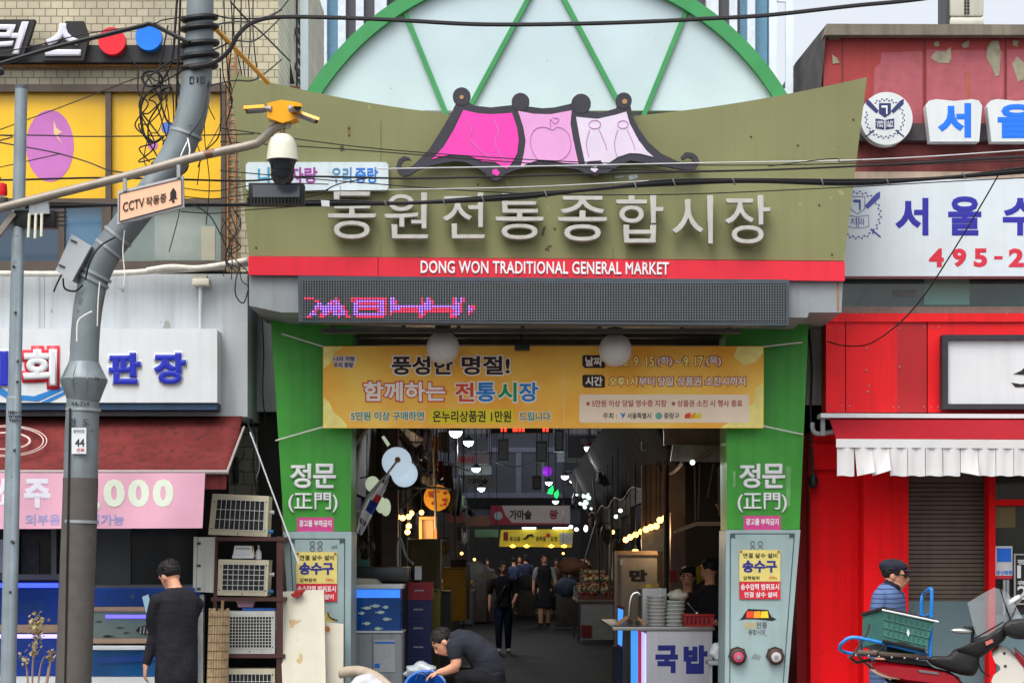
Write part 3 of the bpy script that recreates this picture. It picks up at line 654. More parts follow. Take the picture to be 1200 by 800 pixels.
for j in range(9):
    y = 554 + 66 * j / 8
    rows.append([P(-150 + (240.5 - (-150) - (3.5 * j / 8)) * i / 50, y - (1.5 * i / 50) * (j / 8), 18.95) + Vector((0, .012 * math.sin(i * .5 + j * .2), 0)) for i in range(51)])
MB().sheet(rows, .004).done('cloth', pk, pb)
pw = mat('banner_lilac_white', (216, 214, 226), var=.04); pg = mat('banner_pale_green', (212, 222, 204), var=.05)
def pbc(q):
    i = (q.x * F / 18.95 + 750) / 390.5 * 50; j = (HZ - (q.z - CZ) * F / 18.95 - 554) / 66 * 8
    q.y = 18.95 + .012 * math.sin(i * .5 + j * .2) - .004 - (18.934 - q.y) * .3; return q
text('주', 28, 560.5, 58.5, 595, 18.934, pw, pb, bold=.05, conv=pbc); text('소', -10, 560.5, 20, 595, 18.934, pw, pb, bold=.05, conv=pbc)
for x in (121, 149.5, 178.5): text('0', x, 561, x + 25, 594, 18.934, pg, pb, bold=.05, conv=pbc)
text(',', 112, 588, 117, 598, 18.934, pg, pb, bold=.05, conv=pbc)
pbl = mat('banner_lilac_blue', (150, 150, 200), var=.05)
text('외부음식 반입가능', 29, 602, 145, 615, 18.934, pbl, pb, bold=.02, conv=pbc)
# shop front below: window, tanks
SF = thing('fish_shop_front', 'dark shop front window under the pink banner with wide frames', 'shop front', P(80, 690, 20.2))
shd = mat('shop_dark_glass', (34, 40, 42), rough=.12, var=.3, spec=.5)
MB().box(-6.6, qx(108, 20.3), 20.3, 20.33, qz(684, 20.3), qz(540, 20.3)).done('window_pane', shd, SF, smooth=False)
MB().box(qx(153, 20.3), qx(232, 20.3), 20.3, 20.33, qz(684, 20.3), qz(540, 20.3)).done('window_pane', shd, SF, smooth=False)
MB().pbox(107.5, 545, 153, 684, 20.27, .04).done('grey_panel', mat('pane_grey', (74, 80, 80), rough=.3, var=.1), SF)
b = MB()
for x0, x1 in ((60, 66), (16, 21)): b.pbox(x0, 545, x1, 679, 20.22, .06)
b.pbox(-100, 672.5, 108, 679, 20.2, .05); b.pbox(108, 684.5, 232, 688, 20.2, .05); b.done('window_frame', mat('alu_grey', (104, 104, 104), rough=.4, metal=.4), SF)
MB().pbox(25, 634, 46, 672, 20.28, .02).done('poster', mat('poster_grey', (64, 64, 64), var=.3, vs=14), SF)
MB().pbox(-100, 632, 4, 671, 20.26, .02).done('notice_paper', mat('paper_white', (200, 204, 206)), SF)
MB().box(-6.6, qx(235, 20.9), 20.95, 21.1, 0, zb).done('back_wall', dark, SF, smooth=False)
watr = mat('tank_water', (18, 50, 128), rough=.06, spec=.7, var=.5, vs=1.6, emit=.4); watl = mat('tank_water_light', (28, 62, 132), rough=.06, spec=.7, var=.45, vs=1.8, emit=.3)  # tank waters glow by emission, put in for the light of the tank lamps
watg = mat('tank_water_grey', (104, 122, 118), rough=.06, spec=.7, var=.3, vs=2, emit=.25); tan = mat('tank_shelf', (160, 136, 118), rough=.5, var=.1)
watd = mat('tank_water_teal', (16, 76, 128), rough=.06, spec=.7, var=.4, vs=2, emit=.25)
neon = mat('neon_blue', (60, 80, 255), emit=1.6, var=0); neonv = mat('neon_violet', (170, 160, 255), emit=1.4, var=0)
T1 = thing('fish_tank', 'blue lit fish tank left of the steel pole with neon tube on top', 'fish tank', P(40, 800, 19.9), group='fish tanks before the shop')
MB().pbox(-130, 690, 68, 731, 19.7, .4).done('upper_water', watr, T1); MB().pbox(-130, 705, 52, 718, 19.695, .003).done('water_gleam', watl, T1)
MB().cyl(P(-130, 685.5, 19.72), P(68, 685.5, 19.72), .022, 8).done('neon_tube', neon, T1)
MB().pbox(-130, 731.5, 68, 741, 19.66, .46, .005).done('shelf', tan, T1)
MB().cyl(P(-130, 745, 19.7), P(68, 745, 19.7), .02, 8).done('neon_tube', neonv, T1)
MB().pbox(-130, 749, 68, 791, 19.7, .4).done('lower_water', watr, T1); MB().pbox(-130, 792, 68, 856, 19.68, .42).done('base', wh, T1)
T2 = thing('fish_tank', 'blue lit fish tank with a striped fish in front of the man with the phone', 'fish tank', P(170, 800, 19.9), group='fish tanks before the shop')
MB().pbox(107.5, 688.5, 228, 710, 19.72, .4).done('upper_water', watl, T2); MB().pbox(107, 710.5, 228, 716, 19.68, .46, .004).done('shelf', tan, T2)
MB().pbox(107.5, 716.5, 228, 747, 19.72, .4).done('middle_water', watg, T2)
MB().cyl(P(124, 722, 19.7), P(228, 722, 19.7), .016, 8).done('neon_tube', mat('neon_indigo', (110, 100, 255), emit=1.5, var=0), T2)
MB().pbox(107, 747.5, 228, 753.5, 19.68, .46, .004).done('shelf', tan, T2); MB().pbox(107, 756, 228, 761, 19.66, .46, .004).done('white_rail', wh, T2)
MB().pbox(107.5, 761.5, 228, 791.5, 19.72, .4).done('lower_water', watd, T2); MB().pbox(107, 792.5, 228, 856, 19.7, .42).done('base', wh, T2)
def fish(px_, py_, l, h, Y, m, par, flip=1):
    k = [(-.5, 0), (-.3, -.35), (.05, -.5), (.32, -.25), (.44, -.02), (.62, -.32), (.58, .0), (.62, .32), (.44, .04), (.3, .28), (.05, .48), (-.3, .32)]
    return MB().px([(px_ + a * l * flip, py_ + b2 * h) for a, b2 in k], Y, .02).done('fish', m, par)
fish(170, 738, 22, 12, 19.705, mat('fish_black', (40, 42, 48)), T2)
sf = MB()
for x in (164.5, 168.5, 172.5, 176): sf.px([(x, 734), (x + 1.4, 734), (x + .4, 742), (x - 1, 742)], 19.7, .004)
sf.done('fish_stripe', mat('fish_white', (180, 184, 180)), T2)
fish(126, 745, 12, 3, 19.71, mat('fish_black', ()), T2)
# recess wall between shop and gate
a = MB(); a.box(qx(228, 21.0), qx(331, 21.0), 20.96, 21.3, 0, qz(360, 21.0)); a.done('recess_wall', mat('recess_dark', (40, 38, 36), var=.3), LB, smooth=False)
MB().pbox(268, 500, 302, 590, 20.9, .06).done('recess_tile', grid_mat('recess_tile_m', 'b', (150, 146, 130), (90, 86, 76), .16, .12, .005), LB, smooth=False)
MB().pbox(273, 535, 279, 565, 20.84, .05, .005).done('recess_clamp', BLACK, LB)
# white side wall strip between lower wall and pillar
MB().px([(291, 352), (318, 378), (324, 482), (291, 482)], 20.75, .05).done('side_strip', wallw, LB)

# ================================================================ far pieces seen above: striped block, net and stairs, post
SB = thing('striped_block', 'distant pale and slate blue striped building behind the arched roof', 'building', (0, 85, 0))
wc = {'w': mat('stripe_white', (204, 214, 222)), 'b': mat('stripe_blue', (92, 134, 158), rough=.3), 'd': mat('stripe_slate', (78, 78, 84), rough=.4), 'n': mat('stripe_navy', (44, 76, 104), rough=.3)}
x = 360
b_ = {'w': MB(), 'b': MB(), 'd': MB(), 'n': MB()}
for side in ((366, [('n', 8), ('w', 9), ('b', 13), ('w', 9), ('d', 12), ('w', 9), ('d', 13), ('w', 14)]), (828, [('w', 14), ('d', 13), ('w', 9), ('d', 3), ('b', 9), ('w', 9), ('b', 14), ('n', 3)])):
    x = side[0]
    for k, wdt in side[1]:
        MB().pbox(x, -120, x + wdt, 150, 85 - (.3 if k == 'w' else 0), .5).done({'w': 'white_fin', 'b': 'blue_panel', 'd': 'slate_panel', 'n': 'navy_panel'}[k], wc[k], SB); x += wdt
MB().box(qx(366, 85), qx(903, 85), 85.5, 92, 0, 32).done('body', wc['d'], SB, smooth=False)
for x, lb in ((352, 'white steel post beside the netted stair'), (902, 'white steel post right of the arched roof, nearer the arch'), (921, 'white steel post against the sky beside the red building')):
    o = MB().pbox(x, -60, x + 8.5, 106 + (4 if x > 900 else 0), 21.5, .07).done('post', mat('post_white', (206, 216, 222), streak=.2), base=P(x, 106, 21.5), label=lb, cat='post', group='white roof posts')
rl = MB(); rl.pbox(911, -2, 921, 2, 21.52, .04); rl.pbox(911, 104, 921, 107, 21.52, .04)
rl.done('roof_rail', mat('post_white', ()), base=P(915, 104, 21.5), label='short white rail joining the two posts by the red building', cat='rail')
nb = thing('netted_stair', 'dark netted outdoor stair behind the tiled wall', 'stair', P(330, 110, 21.8))
net = mat('black_net', (40, 38, 40), rough=.9, var=.4, vs=30)
MB().px([(308, -40), (330, -40), (333, 40), (345, 98), (332, 99), (308, 96)], 21.6, .02).done('net_sheet', net, nb)
b = MB()
for i in range(8):
    y = 20 + i * 12; b.pbox(330 + i % 2, y, 351, y + 1.2, 22.2 + .02 * i, .6)
for x in (334, 341, 348): b.cyl(P(x, -40, 22.1), P(x, 104, 22.1), .012, 6)
for y0 in (0, 40): b.cyl(P(331, y0, 22.05), P(351, y0 + 50, 22.05), .014, 6)
b.done('stair_rail', DARKMETAL, nb); MB().pbox(337, 52, 341, 58, 22.0, .05).done('green_plate', green, nb)
MB().px([(330, 99), (360, 103), (360, 106), (330, 104)], 21.6, .3).done('brick_ledge', mat('ledge_brick', (140, 100, 76)), nb)

# ================================================================ right building
RB = thing('red_corner_building', 'two storey red building with peeling upper wall and shuttered shop', 'building', P(1080, 800, 20.6))
YR = 20.6
redpeel = mat('peeling_red_wall', (150, 60, 60), rough=.85, var=.1, vs=2, streak=.5, dirt=(110, 58, 56), bump=.3, bs=30)
pinkpatch = mat('faded_pink_patch', (158, 84, 92), rough=.85, var=.12, vs=10, streak=.3, dirt=(140, 80, 86), bump=.3, bs=30)
conc = mat('peeled_concrete', (146, 140, 120), rough=.9, var=.2, vs=14, bump=.4)
MB().box(qx(965, YR), 12, YR, YR + 6, qz(376, YR), qz(38, YR)).done('upper_wall', redpeel, RB, smooth=False)
cap = mat('concrete_cap', (112, 106, 94), rough=.9, var=.25, vs=3, streak=.6, bump=.4)
MB().prism([P(969, 28, YR - .12), P(966, 41, YR - .12), P(1500, 41, YR - .12), P(1500, 30, YR - .12)], (0, 6.2, 0)).done('roof_cap', cap, RB, smooth=False)
MB().prism([P(969, 28, YR - .1), P(932, 74, YR + 1.2), P(930, 112, YR + 1.2), P(962, 108, YR + .01)], (0, 5, 0)).done('dark_side', mat('shaded_side', (62, 58, 58), rough=.9, var=.3, streak=.5), RB, smooth=False)  # side face coloured dark for the shading on it
for k, pts in enumerate(([(1033, 62), (1081, 60), (1081, 150), (1022, 150), (1025, 80), (1032, 74)], [(1086, 58), (1176, 60), (1176, 150), (1086, 150)], [(1180, 58), (1400, 58), (1400, 150), (1180, 150)])): MB().px(pts, YR - .004, .004).done('pink_patch', pinkpatch, RB)
for pts in ([(1090, 68), (1097, 60), (1108, 61), (1114, 55), (1115, 68), (1112, 74), (1100, 74)], [(1157, 56), (1162, 48), (1170, 48), (1173, 62), (1171, 88), (1167, 90), (1162, 78), (1156, 68)], [(1127, 52), (1136, 47), (1135, 55), (1129, 57)], [(1186, 75), (1192, 66), (1200, 74), (1203, 92), (1193, 96)],
            [(1094, 50), (1100, 48), (1101, 54), (1096, 55)], [(975, 64), (981, 68), (984, 74), (976, 75)], [(1187, 47), (1194, 48), (1192, 55), (1187, 53)], [(970, 42), (984, 42), (984, 46), (972, 47)]): MB().px(pts, YR - .008, .004).done('peeled_patch', conc, RB)
for x in (986.5, 1083, 1178): MB().pbox(x, 41, x + 1.2, 150, YR - .009, .004).done('wall_joint', mat('joint_dark', (92, 46, 48)), RB)
MB().pbox(1132.5, 84, 1135.5, 116, YR - .01, .004).done('rust_run', mat('rust_red', (150, 82, 54), var=.3), RB)
MB().box(qx(1000, YR), 12, YR - .1, YR, qz(167, YR), qz(147, YR)).done('sign_rail', mat('sign_rail_dark', (66, 60, 64), var=.15), RB, smooth=False)
MB().box(qx(985, YR), 12, YR - .012, YR, qz(208, YR), qz(170, YR)).done('lower_band', mat('dull_red_band', (126, 62, 60), rough=.8, var=.2, streak=.4), RB, smooth=False)
MB().box(qx(985, YR), 12, YR - .08, YR - .012, qz(211, YR), qz(203, YR)).done('ledge', mat('ledge_beige', (170, 150, 132), streak=.3), RB, smooth=False)
ac = thing('roof_condenser', 'pale condenser unit on the roof of the red building', 'condenser', P(1130, 28, YR + .5))
MB().pbox(1114, -60, 1153, 19, YR + .4, .5, .02).pbox(1114, 20.5, 1153, 29, YR + .4, .5, .01).done('casing', mat('unit_cream', (196, 196, 184), var=.06, streak=.3), ac)
MB().pbox(1108.5, -60, 1113.5, 29, YR + .45, .4).done('side_pipe_cover', DARKMETAL, ac)
g_ = MB()
for i in range(2):
    for j in range(8): g_.pbox(1130 + i * 3.4, -14 + j * 4, 1132.6 + i * 3.4, -12 + j * 4 + 1, YR + .394, .005)
g_.done('vent_slots', BLACK, ac)
cb = mat('clinic_blue', (28, 112, 226), rough=.35, var=.03)
def plaque(x0, x1, nm, lab, ch, tx):
    t = thing('letter_plaque', lab, 'sign', P((x0 + x1) / 2, 166, YR - .2), group='white letter plaques of the clinic')
    mx_ = (x0 + x1) / 2
    MB().px([(x0 + 4, 118), (x0 + 12, 116.3), (mx_, 118.5), (x1 - 12, 116.3), (x1 - 4, 118), (x1, 124), (x1 - 3.5, 166), (x0 + 5, 166), (x0, 124)], YR - .24, .14).done('panel', wh, t)
    text(ch, *tx, YR - .24, cb, t, bold=.045)
plaque(1085, 1151, 0, 'white plaque with blue letter next to the round crest', '서', (1099, 121, 1138, 161.5)); plaque(1157, 1225, 1, 'white plaque with blue letter cut by the right edge', '울', (1169, 122, 1214, 162))
cr = thing('round_crest', 'round white crest sign with navy shield, book and laurel on the peeling red wall', 'sign', P(1039, 170, YR - .2))
MB().disc(1039, 139, 30.5, YR - .24, .14, 48, 31).done('disc', wh, cr)
nv = mat('crest_navy', (44, 52, 98), var=.08)
def crest(cx_, cy_, s, Y, par, m, fill=True):
    for k, pts in enumerate(([(-14, 0), (-1, 2), (-1, 16), (-14, 14)], [(1, 2), (14, 0), (14, 14), (1, 16)])):
        if fill: MB().px([(cx_ + a * s * .78, cy_ + b2 * s * .8) for a, b2 in pts], Y - .004, .004).done('book_page', m, par)
        else: MB().tube([P(cx_ + a * s * .78, cy_ + b2 * s * .8, Y) for a, b2 in pts + pts[:1]], .004, 4).done('book_page', m, par)
    o = [(-7, -18), (7, -18), (7, -6), (0, -1), (-7, -6)]
    if fill: MB().px([(cx_ + a * s, cy_ + b2 * s) for a, b2 in o], Y - .003, .003).done('shield', m, par)
    else: MB().tube([P(cx_ + a * s, cy_ + b2 * s, Y) for a, b2 in o + o[:1]], .004, 4).done('shield', m, par)
    text('ㄱ', cx_ - 4 * s, cy_ - 15 * s, cx_ + 3 * s, cy_ - 5 * s, Y - .003, WINK if fill else m, par, bold=.03)
    if fill:
        for tx, x0, x1, y in (('VERI', -10, -2, 3), ('TAS', -10, -2, 7), ('LUX', 2, 10, 3), ('MEA', 2, 10, 7)): text(tx, cx_ + x0 * s, cy_ + y * s, cx_ + x1 * s, cy_ + (y + 3.2) * s, Y - .004, WINK, par, bold=.02)
    else: text('치과', cx_ - 7 * s, cy_ + 3 * s, cx_ + 7 * s, cy_ + 10 * s, Y, m, par)
    lf = MB()
    for k in range(44):
        a = R(-70 + 320 * k / 43) ; rr = 22 * s
        c0 = Vector((cx_ - rr * math.sin(a + R(-90)) , cy_ - rr * math.cos(a + R(-90)) * -1, 0))
        a2 = a + (R(35) if k % 2 else R(-35)); ux, uy = math.cos(a2), math.sin(a2); L_ = 2.6 * s
        x_, y_ = cx_ + rr * math.cos(a - R(55)), cy_ + rr * math.sin(a - R(55))
        d2 = Vector((-math.sin(a - R(55)), math.cos(a - R(55)))); nn = Vector((math.cos(a - R(55)), math.sin(a - R(55)))) * (1 if k % 2 else -1)
        v = d2 * L_ + nn * L_ * .7; n2 = Vector((-v.y, v.x)) * .28
        lf.px([(x_, y_), (x_ + v.x / 2 + n2.x, y_ + v.y / 2 + n2.y), (x_ + v.x, y_ + v.y), (x_ + v.x / 2 - n2.x, y_ + v.y / 2 - n2.y)], Y - .002, .002)
    lf.done('laurel', m, par)
    q = MB()
    for sx in (-1, 1):
        q.px([(cx_ + sx * 22 * s, cy_ - 23 * s), (cx_ + sx * 18 * s, cy_ - 21 * s), (cx_ + sx * 7 * s, cy_ - 9 * s), (cx_ + sx * 10 * s, cy_ - 6 * s), (cx_ + sx * 22 * s, cy_ - 17 * s)], Y - .003, .003)
        q.px([(cx_ + sx * 12 * s, cy_ + 14 * s), (cx_ + sx * 13.5 * s, cy_ + 13 * s), (cx_ + sx * 23 * s, cy_ + 21 * s), (cx_ + sx * 22 * s, cy_ + 22 * s)], Y - .003, .003)
    q.done('crossed_pen_torch', m, par)
crest(1037, 139, 1.0, YR - .24, cr, nv)
# white banner sign with phone number
cs = thing('clinic_sign', 'wide white clinic sign with blue letters and red phone number', 'sign', P(1100, 322, YR - .3))
MB().px([(985, 212), (1400, 206), (1400, 323.5), (985, 323.5)], YR - .34, .2).done('panel', mat('clinic_white', (200, 210, 216), rough=.5, var=.03, streak=.08), cs)
indigo = mat('indigo_ink', (42, 42, 150), var=.04); crim = mat('crimson_ink', (196, 44, 64), var=.04)
Yc = YR - .34
text('서', 1049, 232, 1088, 276, Yc, indigo, cs, bold=.035); text('울', 1111, 230, 1150, 276, Yc, indigo, cs, bold=.035); text('수', 1175, 232, 1216, 276, Yc, indigo, cs, bold=.035)
for ch, x0, x1 in (('4', 1088.5, 1106), ('9', 1116, 1132.5), ('5', 1141, 1157), ('2', 1182, 1200), ('0', 1208, 1226)): text(ch, x0, 291, x1, 313, Yc, crim, cs, bold=.045)
MB().pbox(1165, 300, 1175, 303.8, Yc - .002, .004).done('dash', crim, cs)
crest(1005, 252, 1.2, Yc, cs, mat('crest_blue', (70, 76, 150), var=.08), fill=False)
# window strip, sill, red panels
tgl = mat('teal_glass', (50, 84, 84), rough=.08, spec=.7, var=.35, vs=1.2)
MB().box(qx(980, YR), 12, YR - .05, YR - .012, qz(364, YR), qz(322, YR)).done('window_pane', tgl, RB, smooth=False)
MB().pbox(1083, 325, 1136, 357, YR - .054, .003).done('mint_panel', mat('mint_glass', (112, 168, 156), rough=.1, var=.15, vs=3), RB)
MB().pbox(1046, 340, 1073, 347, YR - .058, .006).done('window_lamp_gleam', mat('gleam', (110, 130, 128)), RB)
MB().box(qx(975, YR), 12, YR - .12, YR, qz(368.5, YR), qz(361, YR)).done('sill', mat('sill_grey', (136, 126, 118), var=.15, streak=.4), RB, smooth=False)
brt = mat('bright_red_panel', (220, 14, 24), rough=.55, var=.14, vs=2, streak=.5, dirt=(150, 20, 28), stains=.03, stc=(220, 160, 150), sts=30)
drk = mat('deep_red_panel', (172, 30, 36), rough=.5, var=.08, vs=3)
YP2 = 20.3
for x0, x1, m_ in ((968, 990.3, brt), (991.3, 1051, brt), (1051, 1086, drk), (1087.3, 1600, brt)): MB().pbox(x0, 377.5, x1, 483, YP2, .3).done('red_panel', m_, RB, smooth=False)
MB().pbox(967, 367, 1600, 377, YP2 - .02, .32).done('red_trim', brt, RB, smooth=False)
MB().px([(944, 372), (966, 372), (966, 474), (944, 474)], 20.75, .1).done('grey_downpipe_cover', mat('cover_grey', (168, 168, 166), streak=.4), RB)
bs_ = thing('white_board_sign', 'white board sign in black frame with black brush letter on red panel', 'sign', P(1180, 478, 20.1))
MB().px([(1111, 398), (1500, 398), (1500, 473), (1111, 473)], 20.16, .1).done('panel', wh, bs_)
b = MB(); b.pbox(1104.5, 392, 1500, 398, 20.12, .14); b.pbox(1104.5, 473, 1500, 479, 20.12, .14); b.pbox(1104.5, 398, 1111, 473, 20.12, .14); b.done('frame', mat('frame_black', (48, 48, 54)), bs_)
MB().px([(1188, 438), (1197, 434), (1206, 425), (1212, 420), (1212, 436), (1200, 439)], 20.155, .01).done('brush_stroke', INK, bs_)
MB().px([(1185, 448), (1197, 450), (1212, 446), (1212, 453), (1190, 453.5)], 20.155, .01).done('brush_stroke', INK, bs_)
ra = thing('white_fringed_awning', 'short red awning with torn white valance flaps over the shutter', 'awning', P(1090, 555, 19.6))
MB().px([(962, 484), (1500, 486), (1500, 491), (962, 489)], 20.05, .26).done('top_rail', wh, ra)
MB().prism([P(972, 490, 20.1), P(980, 514, 19.55), P(980, 516, 19.55), P(972, 493, 20.1)], (6, 0, 0)).done('red_slope', mat('awning_red', (140, 26, 36), rough=.8, spec=.1, var=.06), ra)
cv = mat('valance_white', (200, 200, 200), rough=.8, var=.05, bump=.15, bs=200)
MB().px([(980, 514), (1500, 516.5), (1500, 527), (980, 524)], 19.54, .012).done('valance_top', cv, ra)
random.seed(3)
for i in range(25):
    x0 = 981 + i * 20.7; fold = {1: .5, 2: .8, 7: .55}.get(i, .05)
    rows = []
    for j in range(8):
        t = j / 7; y = 524 + 33.5 * t
        rows.append([P(x0 + 20 * u / 6 + (0 if i not in (1,) else 3 * t), y - (8 * fold * t * (u / 6 if i != 7 else 1 - u / 6) if fold > .1 else .6 * math.sin(u)), 19.55) + Vector((0, -.10 * fold * t * t * (u / 6) + .01 * math.sin(u * 1.3 + i), 0)) for u in range(7)])
    MB().sheet(rows, .004).done('valance_flap', cv, ra)
b = MB(); b.pbox(962, 490, 967, 510, 20.15, .06); b.tube(catmull([P(952, 495, 20.2), P(953, 504, 20.2), P(960, 508, 20.2), P(980, 505, 20.2)], 5), .022, 8); b.done('awning_bracket', GALV, ra)
# ground floor: red walls, shutter, door
redw = mat('red_render_wall', (226, 6, 18), rough=.7, spec=.2, var=.12, vs=1.4, bump=.5, bs=60, streak=.5, dirt=(140, 10, 18), stains=.1, stc=(196, 10, 20), sts=6)
MB().pbox(934, 510, 951, 856, 20.9, 1).done('recessed_wall', mat('red_recess', (150, 14, 24), var=.1), RB, smooth=False)  # darker red puts the shade of the recess into the colour
MB().prism([P(950, 505, 20.62), P(1013, 505, 20.62), P(1013, 857, 20.62), P(950, 857, 20.62)], (0, .5, 0)).done('red_wall', redw, RB, smooth=False)
MB().prism([P(1012, 505, 20.3), P(1064.5, 505, 20.3), P(1064.5, 857, 20.3), P(1012, 857, 20.3)], (0, .8, 0)).done('red_pier', redw, RB, smooth=False)
MB().pbox(951, 520, 985, 550, 20.55, .06).done('fuse_cover', redw, RB)
sh = thing('roller_shutter', 'brown slatted roller shutter half lowered behind a glass front between red posts', 'shutter', P(1112, 800, 20.7))
b = MB(); shm = mat('shutter_brown', (104, 94, 84), rough=.5, var=.12, streak=.4, dirt=(70, 66, 60))
for j in range(50):
    y = 556 + j * 5.2; b.px([(1062, y), (1162, y), (1162, y + 4.2), (1062, y + 4.2)], 20.72 - .012 * (1), .04)
b.done('slat', shm, sh, smooth=False)
MB().pbox(1062, 550, 1162, 830, 20.76, .03).done('backing', mat('shutter_gap', (52, 46, 42)), sh, smooth=False)
MB().pbox(1062, 550, 1162, 562, 20.66, .1).done('head_box', mat('shutter_head', (90, 86, 82)), sh)
sg2 = mat('pale_teal_glass', (112, 140, 146), rough=.12, spec=.6, var=.12, vs=1.5, alpha=.82)
MB().pbox(1064, 704, 1160, 856, 20.64, .015).done('lower_glass', sg2, sh, smooth=False)
dr = thing('red_framed_door', 'red framed glass door with notices at the right edge', 'door', P(1180, 800, 20.5))
b = MB(); b.pbox(1159, 545, 1166.5, 857, 20.36, .2); b.pbox(1166.5, 585, 1400, 592, 20.36, .2); b.pbox(1262, 592, 1270, 857, 20.36, .2); b.done('frame', redw, dr, smooth=False)
dgl = mat('door_dark_glass', (52, 54, 52), rough=.1, spec=.6, var=.35, vs=1.5)
MB().pbox(1166.5, 592, 1262, 857, 20.46, .02).done('glass', dgl, dr, smooth=False); MB().pbox(1166.5, 545, 1400, 585, 20.46, .02).done('transom_glass', dgl, dr, smooth=False)
MB().pbox(1167, 720, 1262, 857, 20.45, .005).done('frosted_band', sg2, dr)
MB().pbox(1267, 592, 1500, 857, 20.5, .1).done('side_panel', dgl, dr, smooth=False)
MB().px([(1166.5, 593), (1190, 593), (1190, 618), (1166.5, 618)], 20.44, .01).done('cardboard', mat('cardboard_olive', (110, 100, 64), var=.15), dr)
MB().pbox(1166.5, 639.5, 1186.5, 678, 20.43, .012).done('notice', wh, dr); MB().pbox(1168.5, 642, 1185, 658, 20.426, .004).done('notice_picture', cb, dr)
text('냉·난방중', 1167.5, 668, 1186, 673, 20.43, cb, dr, bold=.03); MB().pbox(1166.5, 674, 1186.5, 678, 20.427, .003).done('notice_strip', crim, dr)
b = MB(); b.frame(1188.5, 648.5, 1240, 708, 1.6, 20.4, .02); b.done('hours_frame', mat('frame_silver', (170, 172, 172)), dr)
MB().pbox(1190.1, 650.1, 1238.4, 706.4, 20.41, .01).done('hours_panel', mat('hours_black', (34, 34, 36)), dr)
for s, x0, x1, y0, y1 in (('평일', 1192, 1212, 655, 661), ('11', 1192, 1212, 662, 677), ('휴식', 1192, 1212, 680, 685), ('2', 1192, 1204, 686, 702)): text(s, x0, y0, x1, y1, 20.41, WINK, dr, bold=.02)
MB().cyl(P(1177, 679, 20.4), P(1177, 720, 20.4), .015, 8).cyl(P(1181, 679, 20.4), P(1181, 720, 20.4), .015, 8).done('handle', GALV, dr)
# recess cables and ballast at the right pillar
wire('hanging_cable', [(947, 380, 20.6), (951, 430, 20.6), (950, 480, 20.6), (952, 530, 20.55), (953, 556, 20.5)], .012, 'black cable hanging in the gap between the right pillar and the red panels', group=None)
MB().lathe(P(953, 562, 20.5), [(.02, .06), (.05, .0), (.04, -.06), (.015, -.08)], 10).done('cable_end', BLACK, base=P(953, 562, 20.5), label='frayed black cable end hanging beside the right green pillar', cat='cable')

b = MB(); random.seed(17)
for x in (972, 986, 995, 1046, 1054, 1082, 1091, 1100): 
    for y in (384, 476): b.sph(P(x + random.uniform(-1, 1), y + random.uniform(-1, 1), YP2 - .001), .008, 6, 5)
for x, y in ((1015, 408), (1015, 434), (1018, 452), (1017, 459), (1054, 430)): b.sph(P(x, y, YP2 - .001), .012, 6, 5)
b.done('fixing', mat('fixing_pale', (170, 120, 116)), RB)
# glass fronts and details of the tanks
tg = mat('tank_glass', (16, 24, 34), rough=.04, spec=.8, var=0, alpha=.1)
for T, x0, x1, y0, y1 in ((T1, -130, 68, 690, 731), (T1, -130, 68, 749, 791), (T2, 107.5, 228, 716.5, 747), (T2, 107.5, 228, 762, 791), (T2, 107.5, 228, 689, 710)): MB().pbox(x0, y0, x1, y1, 19.66, .01).done('glass_front', tg, T)
for x, y, l, f_ in ((140, 735, 10, 1), (116, 728, 8, -1), (148, 741, 8, 1)): fish(x, y, l, 3, 19.712, mat('fish_grey', (70, 84, 84)), T2, f_)
for x, y, r in ((155, 698.5, 2.2), (122, 700, 1.4), (130, 703, 1)): MB().disc(x, y, r, 19.705, .01).done('bubble_mark', mat('bubble_grey', (70, 96, 130)), T2)
pb3 = mat('tank_gleam', (90, 130, 200), var=.3, vs=6, rough=.1)
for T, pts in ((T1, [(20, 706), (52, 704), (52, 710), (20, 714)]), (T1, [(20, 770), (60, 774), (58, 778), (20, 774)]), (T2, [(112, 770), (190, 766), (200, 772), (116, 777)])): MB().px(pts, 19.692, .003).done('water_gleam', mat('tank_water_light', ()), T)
# ================================================================ covered market aisle behind the gate
random.seed(11)
AX0, AX1, AY1 = -2.3, 2.75, 74.0
hall = thing('market_arcade', 'long dark covered arcade of shops running back from the gate', 'arcade', (0, 22, 0))
roofm = mat('arcade_roof', (92, 94, 98), rough=.6, var=.2); beamm = mat('arcade_beam', (70, 70, 74), rough=.5, var=.2)
b = MB()
b.box(-6, 6, 21.5, 62, 5.6, 5.7); b.box(-6, 6, 64, 73.9, 8.6, 8.7)
b.done('roof', roofm, hall, smooth=False)
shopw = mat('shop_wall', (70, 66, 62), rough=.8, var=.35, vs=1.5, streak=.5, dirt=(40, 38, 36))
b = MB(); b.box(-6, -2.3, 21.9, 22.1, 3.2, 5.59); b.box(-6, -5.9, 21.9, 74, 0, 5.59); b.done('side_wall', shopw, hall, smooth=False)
b = MB(); b.box(5.9, 6, 21.9, 74, 0, 5.59); b.box(2.9, 6, 21.9, 22.1, 3.2, 5.59); b.done('side_wall', shopw, hall, smooth=False)
